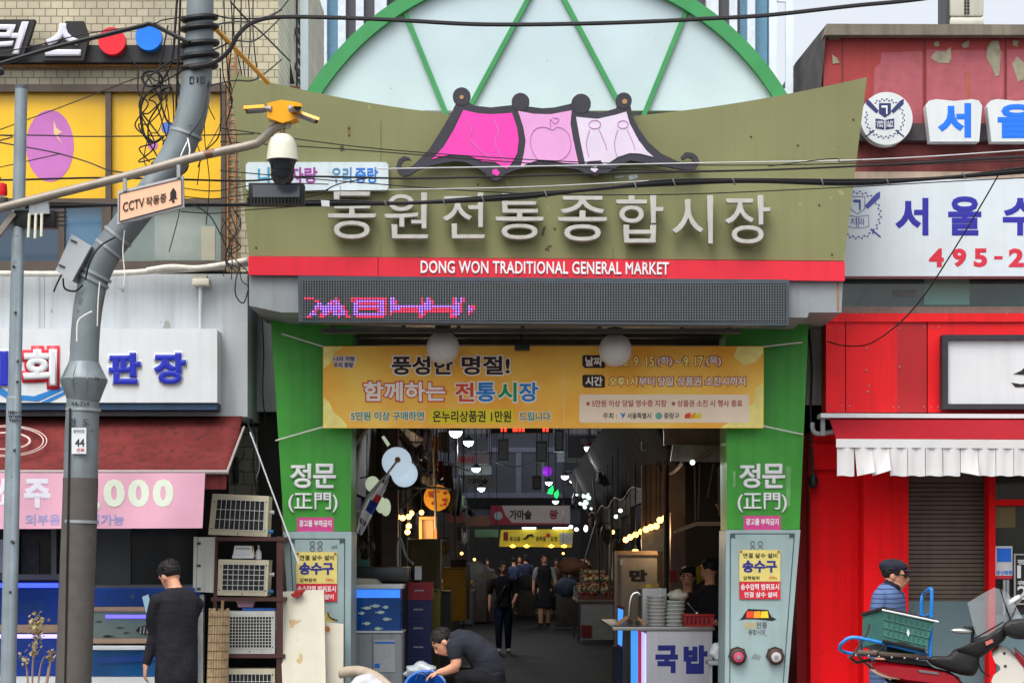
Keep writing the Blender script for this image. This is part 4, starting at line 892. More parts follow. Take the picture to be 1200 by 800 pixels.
for side in (-1, 1):
    y = 27.0 if side > 0 else 25
    k = 0
    while y < 72:
        L_ = random.uniform(3, 5); x = (AX0 - .2) if side < 0 else (AX1 + .2)
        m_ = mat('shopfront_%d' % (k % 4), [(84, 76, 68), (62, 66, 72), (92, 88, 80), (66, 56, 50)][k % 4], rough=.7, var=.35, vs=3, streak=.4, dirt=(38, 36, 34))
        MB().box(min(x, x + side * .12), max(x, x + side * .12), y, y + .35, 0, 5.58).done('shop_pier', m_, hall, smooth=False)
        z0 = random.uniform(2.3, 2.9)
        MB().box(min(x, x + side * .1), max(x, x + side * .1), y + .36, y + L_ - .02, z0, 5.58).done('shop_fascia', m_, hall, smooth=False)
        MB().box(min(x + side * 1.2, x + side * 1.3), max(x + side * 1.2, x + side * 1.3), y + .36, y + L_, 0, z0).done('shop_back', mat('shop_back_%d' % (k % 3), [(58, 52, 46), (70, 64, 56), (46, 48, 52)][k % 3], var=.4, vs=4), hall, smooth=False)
        y += L_; k += 1
for y in (27, 33, 39, 48, 54, 66):
    MB().box(-2.5, 2.95, y, y + .12, 5.4, 5.59).done('roof_beam', beamm, hall, smooth=False)
# end wall with framed panels
ew = thing('arcade_end_wall', 'grey framed translucent end wall closing the arcade above the far shop signs', 'wall', (0, 74, 0))
em_ = mat('end_panel', (98, 104, 118), rough=.4, var=.2, vs=.6)
MB().box(-6, 6, 74.1, 74.3, 2.8, 9).done('panel', em_, ew, smooth=False)
emf = mat('end_frame', (150, 148, 176), rough=.4, var=.1)
for x0, x1, y0, y1 in ((538, 660, 577, 583), (604.5, 611, 530, 577), (634.5, 638, 540, 577), (572, 652, 524, 529.5), (572, 577, 495, 524)): MB().pbox(x0, y0, x1, y1, 74.0, .1).done('frame_bar', emf, ew)
MB().pbox(545, 583, 680, 594, 73.9, .2).done('dark_lintel', dark, ew); MB().pbox(500, 594, 545, 700, 74, .2).pbox(680, 594, 720, 700, 74, .2).done('side_panel', shopw, ew)
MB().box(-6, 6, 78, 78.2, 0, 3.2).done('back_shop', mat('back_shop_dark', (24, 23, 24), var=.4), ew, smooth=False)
# far signs
fs = thing('far_shop_sign', 'pale shop sign with brush lettering and red ends across the far end of the aisle', 'sign', P(620, 614, 70))
MB().pbox(575, 592, 668, 614.5, 70, .2).done('panel', mat('far_sign_pale', (168, 160, 158), var=.06), fs)
MB().px([(575, 592), (588, 592), (592, 603), (600, 612), (668, 613), (668, 614.5), (575, 614.5)], 69.98, .03).done('red_swoosh', mat('far_sign_red', (140, 40, 56), var=.1), fs)
MB().disc(584, 604, 5, 69.95, .03).done('badge', mat('badge_pale', (150, 160, 170)), fs)
text('가마솥', 597, 597, 623, 608.5, 70, INK, fs, bold=.04); text('왕', 643.5, 597, 654, 608, 70, mat('far_maroon', (120, 30, 50)), fs, bold=.05)
ys_ = thing('far_shop_sign', 'lit yellow shop sign with dark lettering below the pale one at the far end', 'sign', P(628, 640, 69))
MB().px([(587, 620.5), (672, 619.5), (670, 641), (585, 640)], 69, .2).done('panel', mat('far_yellow', (196, 178, 52), var=.08, emit=.16), ys_)
MB().pbox(656, 624, 671, 638, 68.98, .03).done('menu_patch', mat('menu_grey', (168, 170, 160), var=.2, vs=20), ys_)
text('후모듬', 597, 628.5, 610, 634, 69, INK, ys_, bold=.03); text('왕족발', 628, 628, 640, 634, 69, INK, ys_, bold=.03); text('요정', 645, 628, 653, 634, 69, INK, ys_, bold=.03)
MB().px([(611, 631), (615, 630), (618, 626), (624, 625), (626, 629), (621, 628), (616, 632)], 68.98, .03).done('brush_mark', INK, ys_)
MB().disc(642.5, 627, 2.6, 68.97, .02).done('red_seal', REDINK, ys_); MB().pbox(590, 623, 595.5, 633, 68.98, .02).done('red_tab', mat('far_sign_red', ()), ys_)
wbulb = mat('amber_bulb', (255, 190, 60), emit=6, var=0)
for i, x in enumerate((601, 617, 646, 661)):
    t = thing('sign_lamp', ['first', 'second', 'third', 'last'][i] + ' amber lamp from the left along the lower edge of the yellow far sign', 'lamp', P(x, 639.5, 68.9), group='amber lamps under the yellow sign')
    MB().sph(P(x, 639.5, 68.8), (.09, .06, .05), 10, 6).done('glow', wbulb, t); MB().pbox(x - 3.5, 637, x + 3.5, 638, 68.8, .1).done('shade', DARKMETAL, t)
tl = mat('tube_light', (235, 240, 245), emit=5, var=0)
for x0, x1, y, lb in ((612, 628, 618.6, 'short white tube light between the two far signs'), (648, 666, 618.8, 'white tube light at the right end of the far signs')):
    MB().pbox(x0, y - 1, x1, y + .6, 68.9, .06).done('tube_light', tl, base=P(x0, y, 68.9), label=lb, cat='lamp', group='tube lights at the far end')
# red ticker partly behind the banner
lt_ = thing('red_ticker', 'red lit ticker sign just under the banner edge deep in the aisle', 'sign', P(615, 506, 60))
MB().pbox(575, 489, 648, 507, 60, .3).done('case', BLACK, lt_)
tk = MB()
for x in (587, 591, 601, 604, 608, 612, 636, 640): tk.pbox(x, 499.5, x + 2.6, 505.5, 59.98, .03)
tk.done('lit_text', mat('ticker_red', (255, 60, 40), emit=2.2, var=0), lt_)
# dome lamps down the aisle
dm = mat('lamp_white', (235, 240, 240), emit=3.2, var=0)
place_ = {0: 'nearest', }
for i, (x, y, r, Y) in enumerate(((534, 508, 7.8, 36), (549, 519, 6.2, 40), (558, 550, 5.2, 45), (564, 573, 4.6, 52), (691, 526, 6.6, 38), (662, 559, 4.6, 46), (643, 566, 4.2, 50), (651, 588, 3.8, 56), (670, 564, 2.6, 60))):
    lb = ['first dome lamp of the left row counted from the gate', 'second dome lamp of the left row, beside the first', 'third dome lamp of the left row, below the pale red lettered sign', 'last dome lamp of the left row, lowest against the grey end wall',
          'large dome lamp with red cap under the dark signs on the right', 'dome lamp right of the purple ball', 'dome lamp directly under the purple ball', 'lowest dome lamp under the green leaf lights', 'tiny dome lamp beside the one right of the purple ball'][i]
    t = thing('dome_lamp', lb, 'lamp', P(x, y, Y), group='dome lamps along the aisle'); k = r * Y / F; c = P(x, y - r * .35, Y)
    MB().lathe(c, [(k * math.cos(R(a)), -k * math.sin(R(a)) * .95) for a in (0, 15, 30, 45, 60, 75, 88)], 16).done('globe', dm, t)
    MB().lathe(c + Vector((0, 0, .003)), [(k * .95, 0), (k * .8, k * .4), (k * .3, k * .8), (k * .1, k)], 16).done('shade', mat('shade_maroon' if i == 4 else 'shade_dark', (90, 30, 40) if i == 4 else (50, 54, 66)), t)
    MB().cyl(c + Vector((0, 0, k)), Vector((c.x, c.y, 5.58)), .008, 5).done('rod', BLACK, t)
    li = bpy.data.lights.new('dome_light', 'POINT'); li.energy = 85 if i < 3 else 40 if i in (3, 6) else 14; li.shadow_soft_size = .15; li.color = (.95, .98, 1)
    lo = bpy.data.objects.new('dome_light', li); COL.objects.link(lo); lo.parent = t; lo.location = (0, 0, -.25)
# hanging speakers / boxes, none of them lamps
for i, (x0, y0, x1, y1, Y, lb) in enumerate(((583.5, 514, 596, 540, 50, 'left of two black rectangular lamp boxes hanging before the grey end wall'), (628, 516.5, 641.5, 541.5, 50, 'right of two black rectangular lamp boxes hanging before the grey end wall'), (624, 557, 634.5, 573.5, 60, 'smaller grey box lamp hanging lower before the end wall'), (650, 503, 661, 529, 44, 'tall dark box lamp beside the dark signs on the right'))):
    t = thing('hanging_box', lb, 'lamp', P((x0 + x1) / 2, y1, Y), group='box lamps hanging in the aisle')
    MB().pbox(x0, y0, x1, y1, Y, .2).done('case', BLACK, t); MB().pbox(x0 + 2, y0 + 3, x1 - 2, y1 - 3, Y - .01, .01).done('panel', mat('box_panel_grey', (84, 84, 88), var=.1), t)
    c = P((x0 + x1) / 2, y0, Y); MB().cyl(c, Vector((c.x, c.y + .05, 5.58)), .012, 5).done('rod', BLACK, t)
wire('sagging_wire', [(575, 539, 51), (592, 545, 51), (606, 546.5, 51), (620, 543, 51), (628, 538, 51)], .012, 'black wire sagging between the hanging box lamps', group=None)
# coloured lights
MB().sph(P(641.5, 552, 52), .12, 14, 10).done('purple_ball', mat('purple_ball', (140, 40, 200), emit=.6, var=.1), base=P(641.5, 552, 52), label='glowing purple ball lamp hanging in the aisle', cat='lamp')
gm_ = mat('green_lit', (30, 220, 110), emit=1.0, var=0)
t = thing('green_leaf_light', 'small pair of green leaf shaped lights hanging under the purple ball', 'lamp', P(649, 578, 54))
for x, y, s in ((646, 573, -.5), (652, 578, .3)): MB().px([(x - 3 + s * 4, y + 5), (x - 3, y), (x + 2, y - 5), (x + 3, y + 1), (x + 1, y + 6)], 54, .03).done('leaf', gm_, t)
t = thing('lit_flower_cluster', 'bright white lit flower cluster on the right side of the aisle', 'lamp', P(683, 592, 40))
fb = MB()
for i in range(16): fb.sph(P(683 + random.gauss(0, 4), 585 + random.gauss(0, 6), 40 + random.uniform(-.1, .1)), random.uniform(.02, .045), 8, 6)
fb.done('petal', mat('lit_white', (210, 235, 230), emit=1.2, var=0), t)
for i, (x, y) in enumerate(((669, 617), (675.5, 620), (686.5, 619), (700, 588), (722, 605), (733, 579), (727, 598))):
    lb = ['white glow lamp at the right end of the far signs', 'smaller glow lamp beside the first at the far signs', 'bright oval lamp right of the far signs', 'small spot under the white flower cluster', 'row spot on the dark awning edge, lowest', 'row spot on the dark awning edge, uppermost', 'row spot on the dark awning edge, middle'][i]
    MB().sph(P(x, y, 45), (.045, .045, .07 if i == 2 else .04), 10, 8).done('spot_lamp', mat('spot_white', (235, 245, 250), emit=2.5, var=0), base=P(x, y, 45), label=lb, cat='lamp', group='small white spots in the aisle')

# ---- hanging signs both sides, seen edge to edge
def hsign(x0, y0, x1, y1, Y, c, lb, tx=None, tc_=INK, tb=None):
    t = thing('hanging_shop_sign', lb, 'sign', P((x0 + x1) / 2, y1, Y), group='shop signs hanging along the aisle')
    MB().pbox(x0, y0, x1, y1, Y, .1).done('panel', mat('hsign_%d_%d_%d' % c, c, var=.12, vs=3), t)
    b = MB(); c0 = P(x0 + 2, y0, Y); c1 = P(x1 - 2, y0, Y)
    for q in (c0, c1): b.cyl(q + Vector((0, .05, 0)), Vector((q.x, q.y + .05, 5.58)), .01, 5)
    b.done('hanger', BLACK, t)
    if tx: text(tx, *tb, Y, tc_, t, bold=.04)
hsign(522, 513, 572, 529, 48, (72, 76, 80), 'dark grey hanging sign with black lettering in the left row', '성미', INK, (528, 515, 552, 527))
hsign(533, 531.5, 573.5, 544, 50, (150, 136, 140), 'pinkish hanging sign with red lettering below the dark grey one', '홍사', REDINK, (538, 534, 556, 542))
hsign(536, 545, 576, 556, 53, (96, 104, 104), 'plain grey hanging sign under the pinkish one')
hsign(543, 556.5, 578, 570, 56, (110, 108, 104), 'lowest greyish hanging sign of the left row', '기마솥', INK, (548, 560, 572, 567))
hsign(653, 503, 662, 540, 46, (134, 144, 154), 'narrow pale vertical sign beside the dark box lamp')
hsign(665, 510, 702, 536, 40, (48, 48, 52), 'large dark sign with faint lettering behind the red capped lamp', '예나라', mat('faint_ink', (96, 96, 98)), (680, 513, 700, 521))
hsign(653, 529, 692, 541, 55, (118, 128, 132), 'greyish sign with a dark emblem at right of the end wall')
hsign(662, 541, 690, 552, 58, (92, 96, 110), 'bluish striped sign below the greyish emblem sign')
hsign(664, 552, 694, 561, 60, (106, 108, 112), 'lowest pale sign of the right row')
hsign(545, 604, 574, 616, 68, (98, 66, 50), 'brown sign left of the pale far sign')
hsign(556, 620, 584, 629, 69, (104, 140, 108), 'small greenish lit sign left of the yellow far sign')
hsign(752, 497, 767, 527, 26, (120, 134, 170), 'bluish sign tilted beside the dark awning, cut by the banner', '지', NAVY, (755, 504, 763, 515))
# right: long dark awning sheet
ds = thing('dark_awning', 'long dark tarpaulin awning sloping along the right side of the aisle', 'awning', (1.7, 22.5, 2.6))
rows = [[Vector((1.75 - .45 * j / 4 - .008 * math.sin(i * .9), 22.6 + i * .6, 2.62 + .85 * j / 4 - .05 * math.sin(i * .7) * (1 - j / 4))) for i in range(46)] for j in range(5)]
MB().sheet(rows, .02).done('sheet', mat('tarpaulin_black', (46, 44, 44), rough=.95, spec=.05, var=.3, vs=2, bump=.2, bs=6), ds)
b = MB(); b.tube([Vector((1.76, 22.4 + i * .6, 2.6 - .05 * math.sin(i * .7))) for i in range(46)], .02, 6); b.done('edge_pole', mat('pole_rusty', (110, 84, 72), rough=.5), ds)
# left dark awnings and cloths
for k, (y0, y1, z, c, lb) in enumerate(((24, 29, 3.05, (70, 70, 78), 'grey awning hanging nearest the gate on the left side'), (30, 38, 2.9, (88, 78, 66), 'tan awning further in on the left side'), (39, 52, 2.85, (66, 66, 66), 'dark awning deep on the left side'), (53, 66, 2.9, (92, 92, 96), 'pale grey awning at the far left of the aisle'))):
    rows = [[Vector((-1.15 - .3 * j + (0.06 * math.sin(i * 1.3)), y0 + (y1 - y0) * i / 20, z + .32 * j - .05 * math.sin(i * 1.1) * (j == 0))) for i in range(21)] for j in range(4)]
    MB().sheet(rows, .02).done('side_awning', mat('side_awning_%d' % k, c, rough=.7, var=.3, vs=3), base=(-1.2, y0, z), label=lb, cat='awning', group='awnings on the left side of the aisle')
# hanging cloths in the left upper clutter
for i, (x0, y0, x1, y1, Y, c, nm) in enumerate(((492, 503, 508, 527, 27, (84, 82, 100), 'violet grey'), (508, 512, 514, 545, 27.5, (140, 96, 40), 'ochre'), (514, 506, 526, 530, 29, (96, 98, 96), 'pale grey'), (478, 503, 491, 512, 26, (110, 112, 112), 'light grey'), (513, 540, 520, 560, 30, (110, 44, 48), 'dull red'), (520, 545, 530, 600, 33, (84, 78, 74), 'brown grey'), (532, 560, 541, 604, 36, (76, 78, 80), 'slate'), (502, 530, 513, 552, 28, (60, 56, 58), 'charcoal'))):
    rows = [[P(x0 + (x1 - x0) * u / 6 + 2 * math.sin(v * .9 + i) * v / 6, y0 + (y1 - y0) * v / 6, Y) + Vector((0, .05 * math.sin(u * 1.7 + i), 0)) for u in range(7)] for v in range(7)]
    o = thing('hanging_cloth', nm + ' cloth bundle hanging in the upper left of the aisle', 'cloth', P((x0 + x1) / 2, y0, Y), group='cloths hanging in the upper left')
    MB().sheet(rows, .006).done('cloth', mat('cloth_' + nm, c, rough=.8, var=.25, vs=12), o); q = P((x0 + x1) / 2, y0, Y); MB().cyl(q, Vector((q.x, q.y, 5.58)), .006, 5).done('string', BLACK, o)
# ---- left foreground of the aisle
pipe = mat('old_cream_pipe', (146, 132, 116), rough=.5, var=.2, vs=20)
wire('bent_pipe', [(432, 498, 20.9), (424, 510, 20.9), (417, 519, 20.9), (415, 530, 20.9), (415, 700, 20.9), (415, 856, 20.9)], .024, 'cream pipe rising beside the left pillar and bending into the aisle', pipe, group=None, n=10, cat='pipe')
dl = mat('lantern_blue_white', (206, 226, 244), rough=.4, var=.05, emit=.5)
for x, y, r, Y, lb in ((465, 541, 17.5, 22, 'front pale blue round lantern disc with yellow hub'), (474, 555, 15.5, 22.25, 'rear pale blue round lantern disc tucked behind the other')):
    t = thing('round_lantern', lb, 'lantern', P(x, y, Y), group='round lantern discs')
    k = r * Y / F; MB().lathe(P(x, y, Y), [(k * .3, -.045), (k * .7, -.035), (k * .95, -.012), (k, 0), (k * .95, .012), (k * .3, .03)], 32, 'y').done('disc', dl, t)
    if r > 17: MB().sph(P(466, 538.5, Y - .05), (.03, .03, .03), 12, 8).done('hub', mat('hub_yellow', (190, 150, 50)), t)
    q = P(x, y - r, Y); MB().cyl(q, Vector((q.x, q.y + .05, 3.8)), .006, 5).done('cord', BLACK, t)
lo_ = mat('lantern_cream_green', (206, 220, 190), rough=.5, var=.06, emit=.45)
for x, y, rx, ry, lb in ((436.5, 567, 8.5, 9.5, 'pale green oval lantern left of the flag'), (446, 591, 6, 10, 'pale green oval lantern behind the flag, middle'), (452, 594, 6, 10.5, 'pale green oval lantern behind the flag, rightmost')):
    t = thing('oval_lantern', lb, 'lantern', P(x, y, 22.8), group='oval lanterns by the flag')
    MB().sph(P(x, y, 22.8), (rx * 22.8 / F, .05, ry * 22.8 / F), 16, 10).done('shade', lo_, t); q = P(x, y - ry, 22.8); MB().cyl(q, Vector((q.x, q.y, 3.8)), .005, 5).done('cord', BLACK, t)
MB().px([(447, 512), (450, 510), (457, 520), (454, 523)], 22.5, .03).done('small_lit_strip', lo_, base=P(452, 517, 22.5), label='small pale green lit strip above the round lanterns', cat='lamp')
fl = thing('korean_flag', 'drooping white flag with red, blue and black marks on a tilted pole', 'flag', P(424, 625, 21.2))
MB().cyl(P(466, 539, 21.3), P(419, 600, 21.0), .011, 8).done('pole', mat('flag_pole', (170, 170, 170), metal=.5, rough=.3), fl)
fq = [(453, 554), (440, 566), (424, 588), (421, 598), (418, 624), (424, 626), (434, 606), (445, 588), (452, 572)]
rows = []
L0 = [(455, 553), (441, 566), (428, 582), (421, 597), (417.5, 624)]; R0 = [(457, 556), (452, 574), (444, 590), (434, 608), (423.5, 627)]
def lerp(tab, t):
    t *= len(tab) - 1; i = min(int(t), len(tab) - 2); f = t - i
    return tab[i][0] + (tab[i + 1][0] - tab[i][0]) * f, tab[i][1] + (tab[i + 1][1] - tab[i][1]) * f
fm = [mat('flag_white', (206, 206, 208), rough=.8, var=.05), mat('flag_red', (196, 60, 60), rough=.8), mat('flag_blue', (40, 60, 140), rough=.8), INK]
rows = []
for v in range(17):
    a, c = lerp(L0, v / 16), lerp(R0, v / 16)
    rows.append([P(a[0] + (c[0] - a[0]) * u / 8, a[1] + (c[1] - a[1]) * u / 8, 21.0) + Vector((0, .04 * math.sin(u * 1.2 + v * .2), 0)) for u in range(9)])
mb = MB().sheet(rows)
o = mb.done('cloth', fm, fl)
for f in o.data.polygons:
    v, u = f.index // 8, f.index % 8
    if 6 <= v <= 7 and u >= 4: f.material_index = 1
    elif 8 <= v <= 10 and u >= 3: f.material_index = 2
    elif v == 2 and u in (3, 5) or v == 13 and u in (2, 4, 6): f.material_index = 3
md = o.modifiers.new('thick', 'SOLIDIFY'); md.thickness = .004
# warm bulbs
wb = mat('warm_bulb', (255, 176, 84), emit=6, var=0)
def bulb(x, y, Y, r, lb, grp, zc, en=0):
    t = thing('hanging_bulb', lb, 'lamp', P(x, y, Y), group=grp); c = P(x, y, Y)
    MB().sph(c, r, 12, 10).done('bulb', wb, t); MB().cyl(c + Vector((0, 0, r * .8)), c + Vector((0, 0, r * 2)), r * .4, 8).done('socket', BLACK, t)
    MB().cyl(c + Vector((0, 0, r * 2)), Vector((c.x, c.y, zc)), .006, 5).done('cord', BLACK, t)
    if en:
        li = bpy.data.lights.new('bulb_light', 'POINT'); li.energy = en; li.shadow_soft_size = .1; li.color = (1, .72, .42)
        lo = bpy.data.objects.new('bulb_light', li); COL.objects.link(lo); lo.parent = t; lo.location = (0, -.05, -.15)
for i, (x, y) in enumerate(((457, 572.5), (462, 571.5), (464, 588), (460, 603), (466, 605.5), (472, 606.5), (479, 605), (482, 601), (479, 616), (477.5, 623))):
    bulb(x, y, 26 + .15 * i, .034, 'warm bulb %s in the left shop' % ['left of the top pair', 'right of the top pair', 'alone under the top pair', 'at the left end of the bright row', 'second in the bright row', 'third in the bright row', 'fourth in the bright row', 'at the right end of the bright row', 'upper of the lowest pair', 'lower of the lowest pair'][i], 'warm bulbs in the left shop', 3.6, 16 if i in (1, 4, 8) else 0)
for i, (x, y) in enumerate(((779, 607), (773.5, 609), (769, 616), (762.5, 617.5), (757, 620), (752, 622.5), (745, 626), (738.5, 629), (733.5, 632))):
    bulb(x, y, 24 + .35 * i, .036, 'warm bulb, %s from the gate in the string on the right' % ['first', 'second', 'third', 'fourth', 'fifth', 'sixth', 'seventh', 'eighth', 'ninth and last'][i], 'string of warm bulbs on the right', 2.7, 8 if i in (1, 5, 8) else 0)
bulb(744.5, 647, 24.6, .042, 'single warm bulb hanging before the pale cabinet top', None, 2.7, 4)
t = thing('yellow_round_sign', 'yellow round sign with red food print hanging on the left', 'sign', P(512, 583, 27))
MB().disc(512, 583, 15.5, 27, .04).done('disc', mat('sign_amber', (206, 148, 40), var=.12, vs=10), t)
b = MB()
for i in range(14): b.disc(512 + random.uniform(-10, 10), 583 + random.uniform(-10, 10), random.uniform(1, 2.4), 26.99 - i * .0004, .006)
b.done('food_print', mat('food_red', (150, 60, 30), var=.3, vs=20), t); q = P(512, 567, 27); MB().cyl(q, Vector((q.x, q.y, 3.6)), .006, 5).done('cord', BLACK, t)
t = thing('orange_frame_stand', 'orange brown wooden display stand inside the left shop', 'stand', P(502, 700, 27.5))
b = MB(); b.frame(491, 605, 512, 640, 3.5, 27.4, .2); b.pbox(491, 640, 512, 700, 27.4, .2); b.done('frame', mat('orange_wood', (150, 96, 44), var=.15), t); MB().pbox(495, 609, 508, 636, 27.5, .05).done('panel', mat('tan_panel', (140, 112, 76)), t)
MB().box(qx(447, 25), qx(466, 25), 25, 25.3, 0, 3.4).done('brown_column', mat('column_brown', (104, 88, 74), var=.2, streak=.4), base=P(456, 700, 25), label='brown square column inside the left shop', cat='column')
MB().pbox(533, 617, 541, 634, 34, .03).done('blue_poster', mat('poster_blue', (60, 84, 130), var=.15), base=P(537, 634, 34), label='small blue poster on the left side of the aisle', cat='poster')
t = thing('olive_cabinet', 'dull olive green cabinet standing behind the red and blue crates', 'cabinet', P(500, 800, 25.5))
MB().pbox(478, 631, 516, 816, 25.5, .6, .01).done('body', mat('olive_cabinet', (84, 80, 50), rough=.5, var=.2, streak=.4), t); MB().pbox(482, 640, 512, 720, 25.49, .02).done('door', mat('olive_door', (92, 88, 56), var=.15), t)
# left dark shop inner
b = MB(); b.box(qx(412, 22), qx(447, 26), 26, 26.2, 0, 3.4); b.done('dark_partition', mat('partition_dark', (56, 50, 46), var=.3), base=P(430, 800, 26), label='dark partition behind the lanterns in the left shop', cat='wall')
# shallow counter ledge with clutter behind tank
t = thing('metal_worktop', 'dark metal worktop with a tap behind the inner fish tank', 'worktop', P(450, 690, 22.3))
MB().pbox(416, 664, 478, 681, 22.2, .6, .01).done('top', mat('worktop_dark', (70, 72, 74), metal=.4, rough=.4), t)
b = MB(); b.tube(catmull([P(466, 664, 22.3), P(466, 640, 22.3), P(469, 630, 22.3), P(476, 652, 22.2), P(484, 660, 22.1)], 5), .014, 8); b.done('tap', GALV, t); MB().pbox(418, 681, 476, 842, 22.3, .5).done('base', dark, t)
MB().pbox(420, 655, 432, 664, 22.25, .2, .008).done('green_box', mat('teal_box', (50, 104, 92)), base=P(426, 664, 22.25), label='small teal box on the metal worktop', cat='box')
# inner fish tank
ft = thing('fish_tank', 'blue lit glass fish tank with pale fish on a white cabinet inside the gate', 'fish tank', P(443, 850, 21.3))
MB().pbox(415, 741, 471, 848, 21.3, .5, .01).done('cabinet', mat('cabinet_grey', (150, 156, 158), var=.06, streak=.3), ft)
MB().pbox(436, 743, 436.8, 846, 21.297, .003).done('cabinet_joint', GREYINK, ft)
MB().pbox(416, 690, 469, 738.5, 21.34, .42).done('water', mat('aquarium_blue', (18, 66, 130), rough=.1, var=.3, vs=4, emit=.12, spec=.6), ft)  # faint glow in the water stands in for tank lighting
MB().pbox(416, 690, 469, 700, 21.335, .004).done('lit_band', mat('aquarium_band', (60, 130, 235), emit=.7, var=.25, vs=8), ft)
MB().pbox(414.5, 684, 472, 689.5, 21.3, .5, .005).done('lid', wh, ft); MB().pbox(414.5, 738.7, 472, 741, 21.28, .54).done('shelf', wh, ft)
MB().px([(415, 683.5), (446, 683.5), (440, 678), (415, 677)], 21.4, .3).done('cover_flap', mat('flap_cream', (170, 166, 146)), ft)
fw = mat('fish_pale', (190, 214, 206), rough=.4, var=.1)
for x, y, l in ((440, 709.5, 11), (430, 712, 11), (446, 717, 10), (453, 725, 10), (430, 730, 9), (452, 711, 7), (443, 736, 9), (424, 718, 7)): fish(x, y, l, 4.2, 21.325, fw, ft, 1 if x % 2 else -1)
MB().pbox(438, 749, 463, 787, 21.29, .008).done('price_sheet', mat('sheet_grey', (178, 184, 186), var=.1, vs=60), ft); MB().pbox(439, 751.5, 463, 753.5, 21.286, .004).done('sheet_heading', cb, ft)
MB().pbox(439, 777, 445, 782, 21.286, .004).done('sheet_mark', cb, ft)
# crates
def crate(x0, x1, y0, y1, Y, m, lb):
    t = thing('plastic_crate', lb, 'crate', P((x0 + x1) / 2, y1, Y), group='stacked plastic crates'); a = P(x0, y1, Y); c = P(x1, y0, Y); d = .38
    b = MB(); b.box(a.x, c.x, Y, Y + .02, a.z, c.z); b.box(a.x, c.x, Y + d - .02, Y + d, a.z, c.z); b.box(a.x, a.x + .02, Y + .02, Y + d - .02, a.z, c.z); b.box(c.x - .02, c.x, Y + .02, Y + d - .02, a.z, c.z); b.box(a.x + .02, c.x - .02, Y + .02, Y + d - .02, a.z, a.z + .02)
    b.box(a.x - .008, c.x + .008, Y - .012, Y, c.z - .035, c.z); b.box(a.x - .004, c.x + .004, Y - .008, Y, a.z, a.z + .025)
    b.done('shell', m, t)
    g = MB(); [g.box(a.x + .03 + (c.x - a.x - .07) * i / 5, a.x + .04 + (c.x - a.x - .07) * i / 5, Y - .008, Y, a.z + .03, c.z - .04) for i in range(6)]; g.done('rib', m, t)
    MB().box((a.x + c.x) / 2 - .05, (a.x + c.x) / 2 + .05, Y - .012, Y - .001, a.z + .09, a.z + .105).done('pale_print', mat('crate_print', (170, 160, 170)), t)
redc = mat('crate_red', (150, 26, 44), rough=.4, var=.08); bluec = mat('crate_blue', (24, 34, 92), rough=.4, var=.12)
crate(475.5, 506.5, 682, 702.5, 22.6, redc, 'red plastic crate on top of the dark blue stack')
for i, nm in enumerate(('uppermost dark blue crate, right under the red one', 'second dark blue crate of the stack', 'third dark blue crate of the stack', 'fourth dark blue crate of the stack behind the basin', 'fifth dark blue crate of the stack behind the basin', 'bottom dark blue crate of the stack')): crate(475.5, 505, 703 + 22 * i, 724.6 + 22 * i, 22.6, bluec, nm)
t = thing('coat_bundle', 'dark blue and white bundle lying on the red crate', 'bundle', P(490, 682, 22.7)); MB().sph(P(488, 673, 22.7), (.06, .07, .08), 10, 8).done('cloth', mat('bundle_navy', (40, 46, 84), rough=.8), t); MB().pbox(486, 663, 494, 679, 22.62, .02).done('white_band', wh, t)
for x0, y0, x1, y1, Y, c, lb in ((506, 690, 514, 760, 24, (120, 116, 50), 'narrow yellow green board beside the crate stack'), (519, 664, 546, 727, 31, (150, 124, 50), 'yellow cardboard box standing on the left of the aisle'), (502, 692, 528, 790, 26, (70, 74, 74), 'grey metal box behind the yellow cardboard box'), (541, 660, 550, 725, 36, (110, 112, 118), 'grey panel beside the yellow cardboard box'), (528, 655, 546, 664, 31, (60, 52, 46), 'dark bag on top of the yellow cardboard box')):
    t = thing('storage_box', lb, 'box', P((x0 + x1) / 2, y1, Y), group='boxes on the left of the aisle')
    MB().pbox(x0, y0, x1, min(y1, HZ + CZ * F / Y - .5), Y, .5, .012).done('body', mat('sbox_%d_%d' % (x0, y0), c, rough=.7, var=.2, vs=6), t); MB().pbox(x0 + 1, y0 + 2, x1 - 1, y0 + 3, Y - .004, .004).done('seam', BLACK, t)
# blue basin under plastic and sacks in front
bs = thing('blue_basin', 'blue plastic basin lying tilted before the crouching man', 'basin', P(495, 800, 19.3))
t_ = MB().lathe((0, 0, 0), [(.11, 0), (.14, .02), (.18, .15), (.195, .16), (.195, .168), (.175, .164), (.13, .03), (.02, .025)], 28)
M_ = Matrix.Translation(P(499, 818, 19.2)) @ Matrix.Rotation(R(52), 4, 'X')
bmesh.ops.transform(t_.bm, matrix=M_, verts=t_.bm.verts); t_.done('bowl', mat('basin_blue', (24, 96, 180), rough=.3, var=.08), bs)
pt_ = MB()
for i in range(3):
    a = R(40 * i); pt_.tube(catmull([P(488 + i * 6, 797, 19.05), P(492 + i * 6, 789 - i, 19.0), P(500 + i * 4, 792, 19.0), P(507, 800, 19.05)], 5), .012, 6)
pt_.done('hose_coil', mat('hose_blue', (30, 70, 130), rough=.4), bs)
def cloth_blob(c, r, seed, k=.35, u=28, v=18):
    """a crumpled bag or sack"""
    random.seed(seed); ph = [(random.uniform(2, 7), random.uniform(2, 7), random.uniform(0, 6), random.uniform(0, 6)) for _ in range(6)]
    m = MB().sph((0, 0, 0), 1, u, v)
    for vv in m.bm.verts:
        d = sum(math.sin(a * vv.co.x + p) * math.sin(b2 * vv.co.z + q) for a, b2, p, q in ph) / 6
        vv.co = Vector((vv.co.x * r[0], vv.co.y * r[1], vv.co.z * r[2])) * (1 + k * d) + Vector(c)
    return m
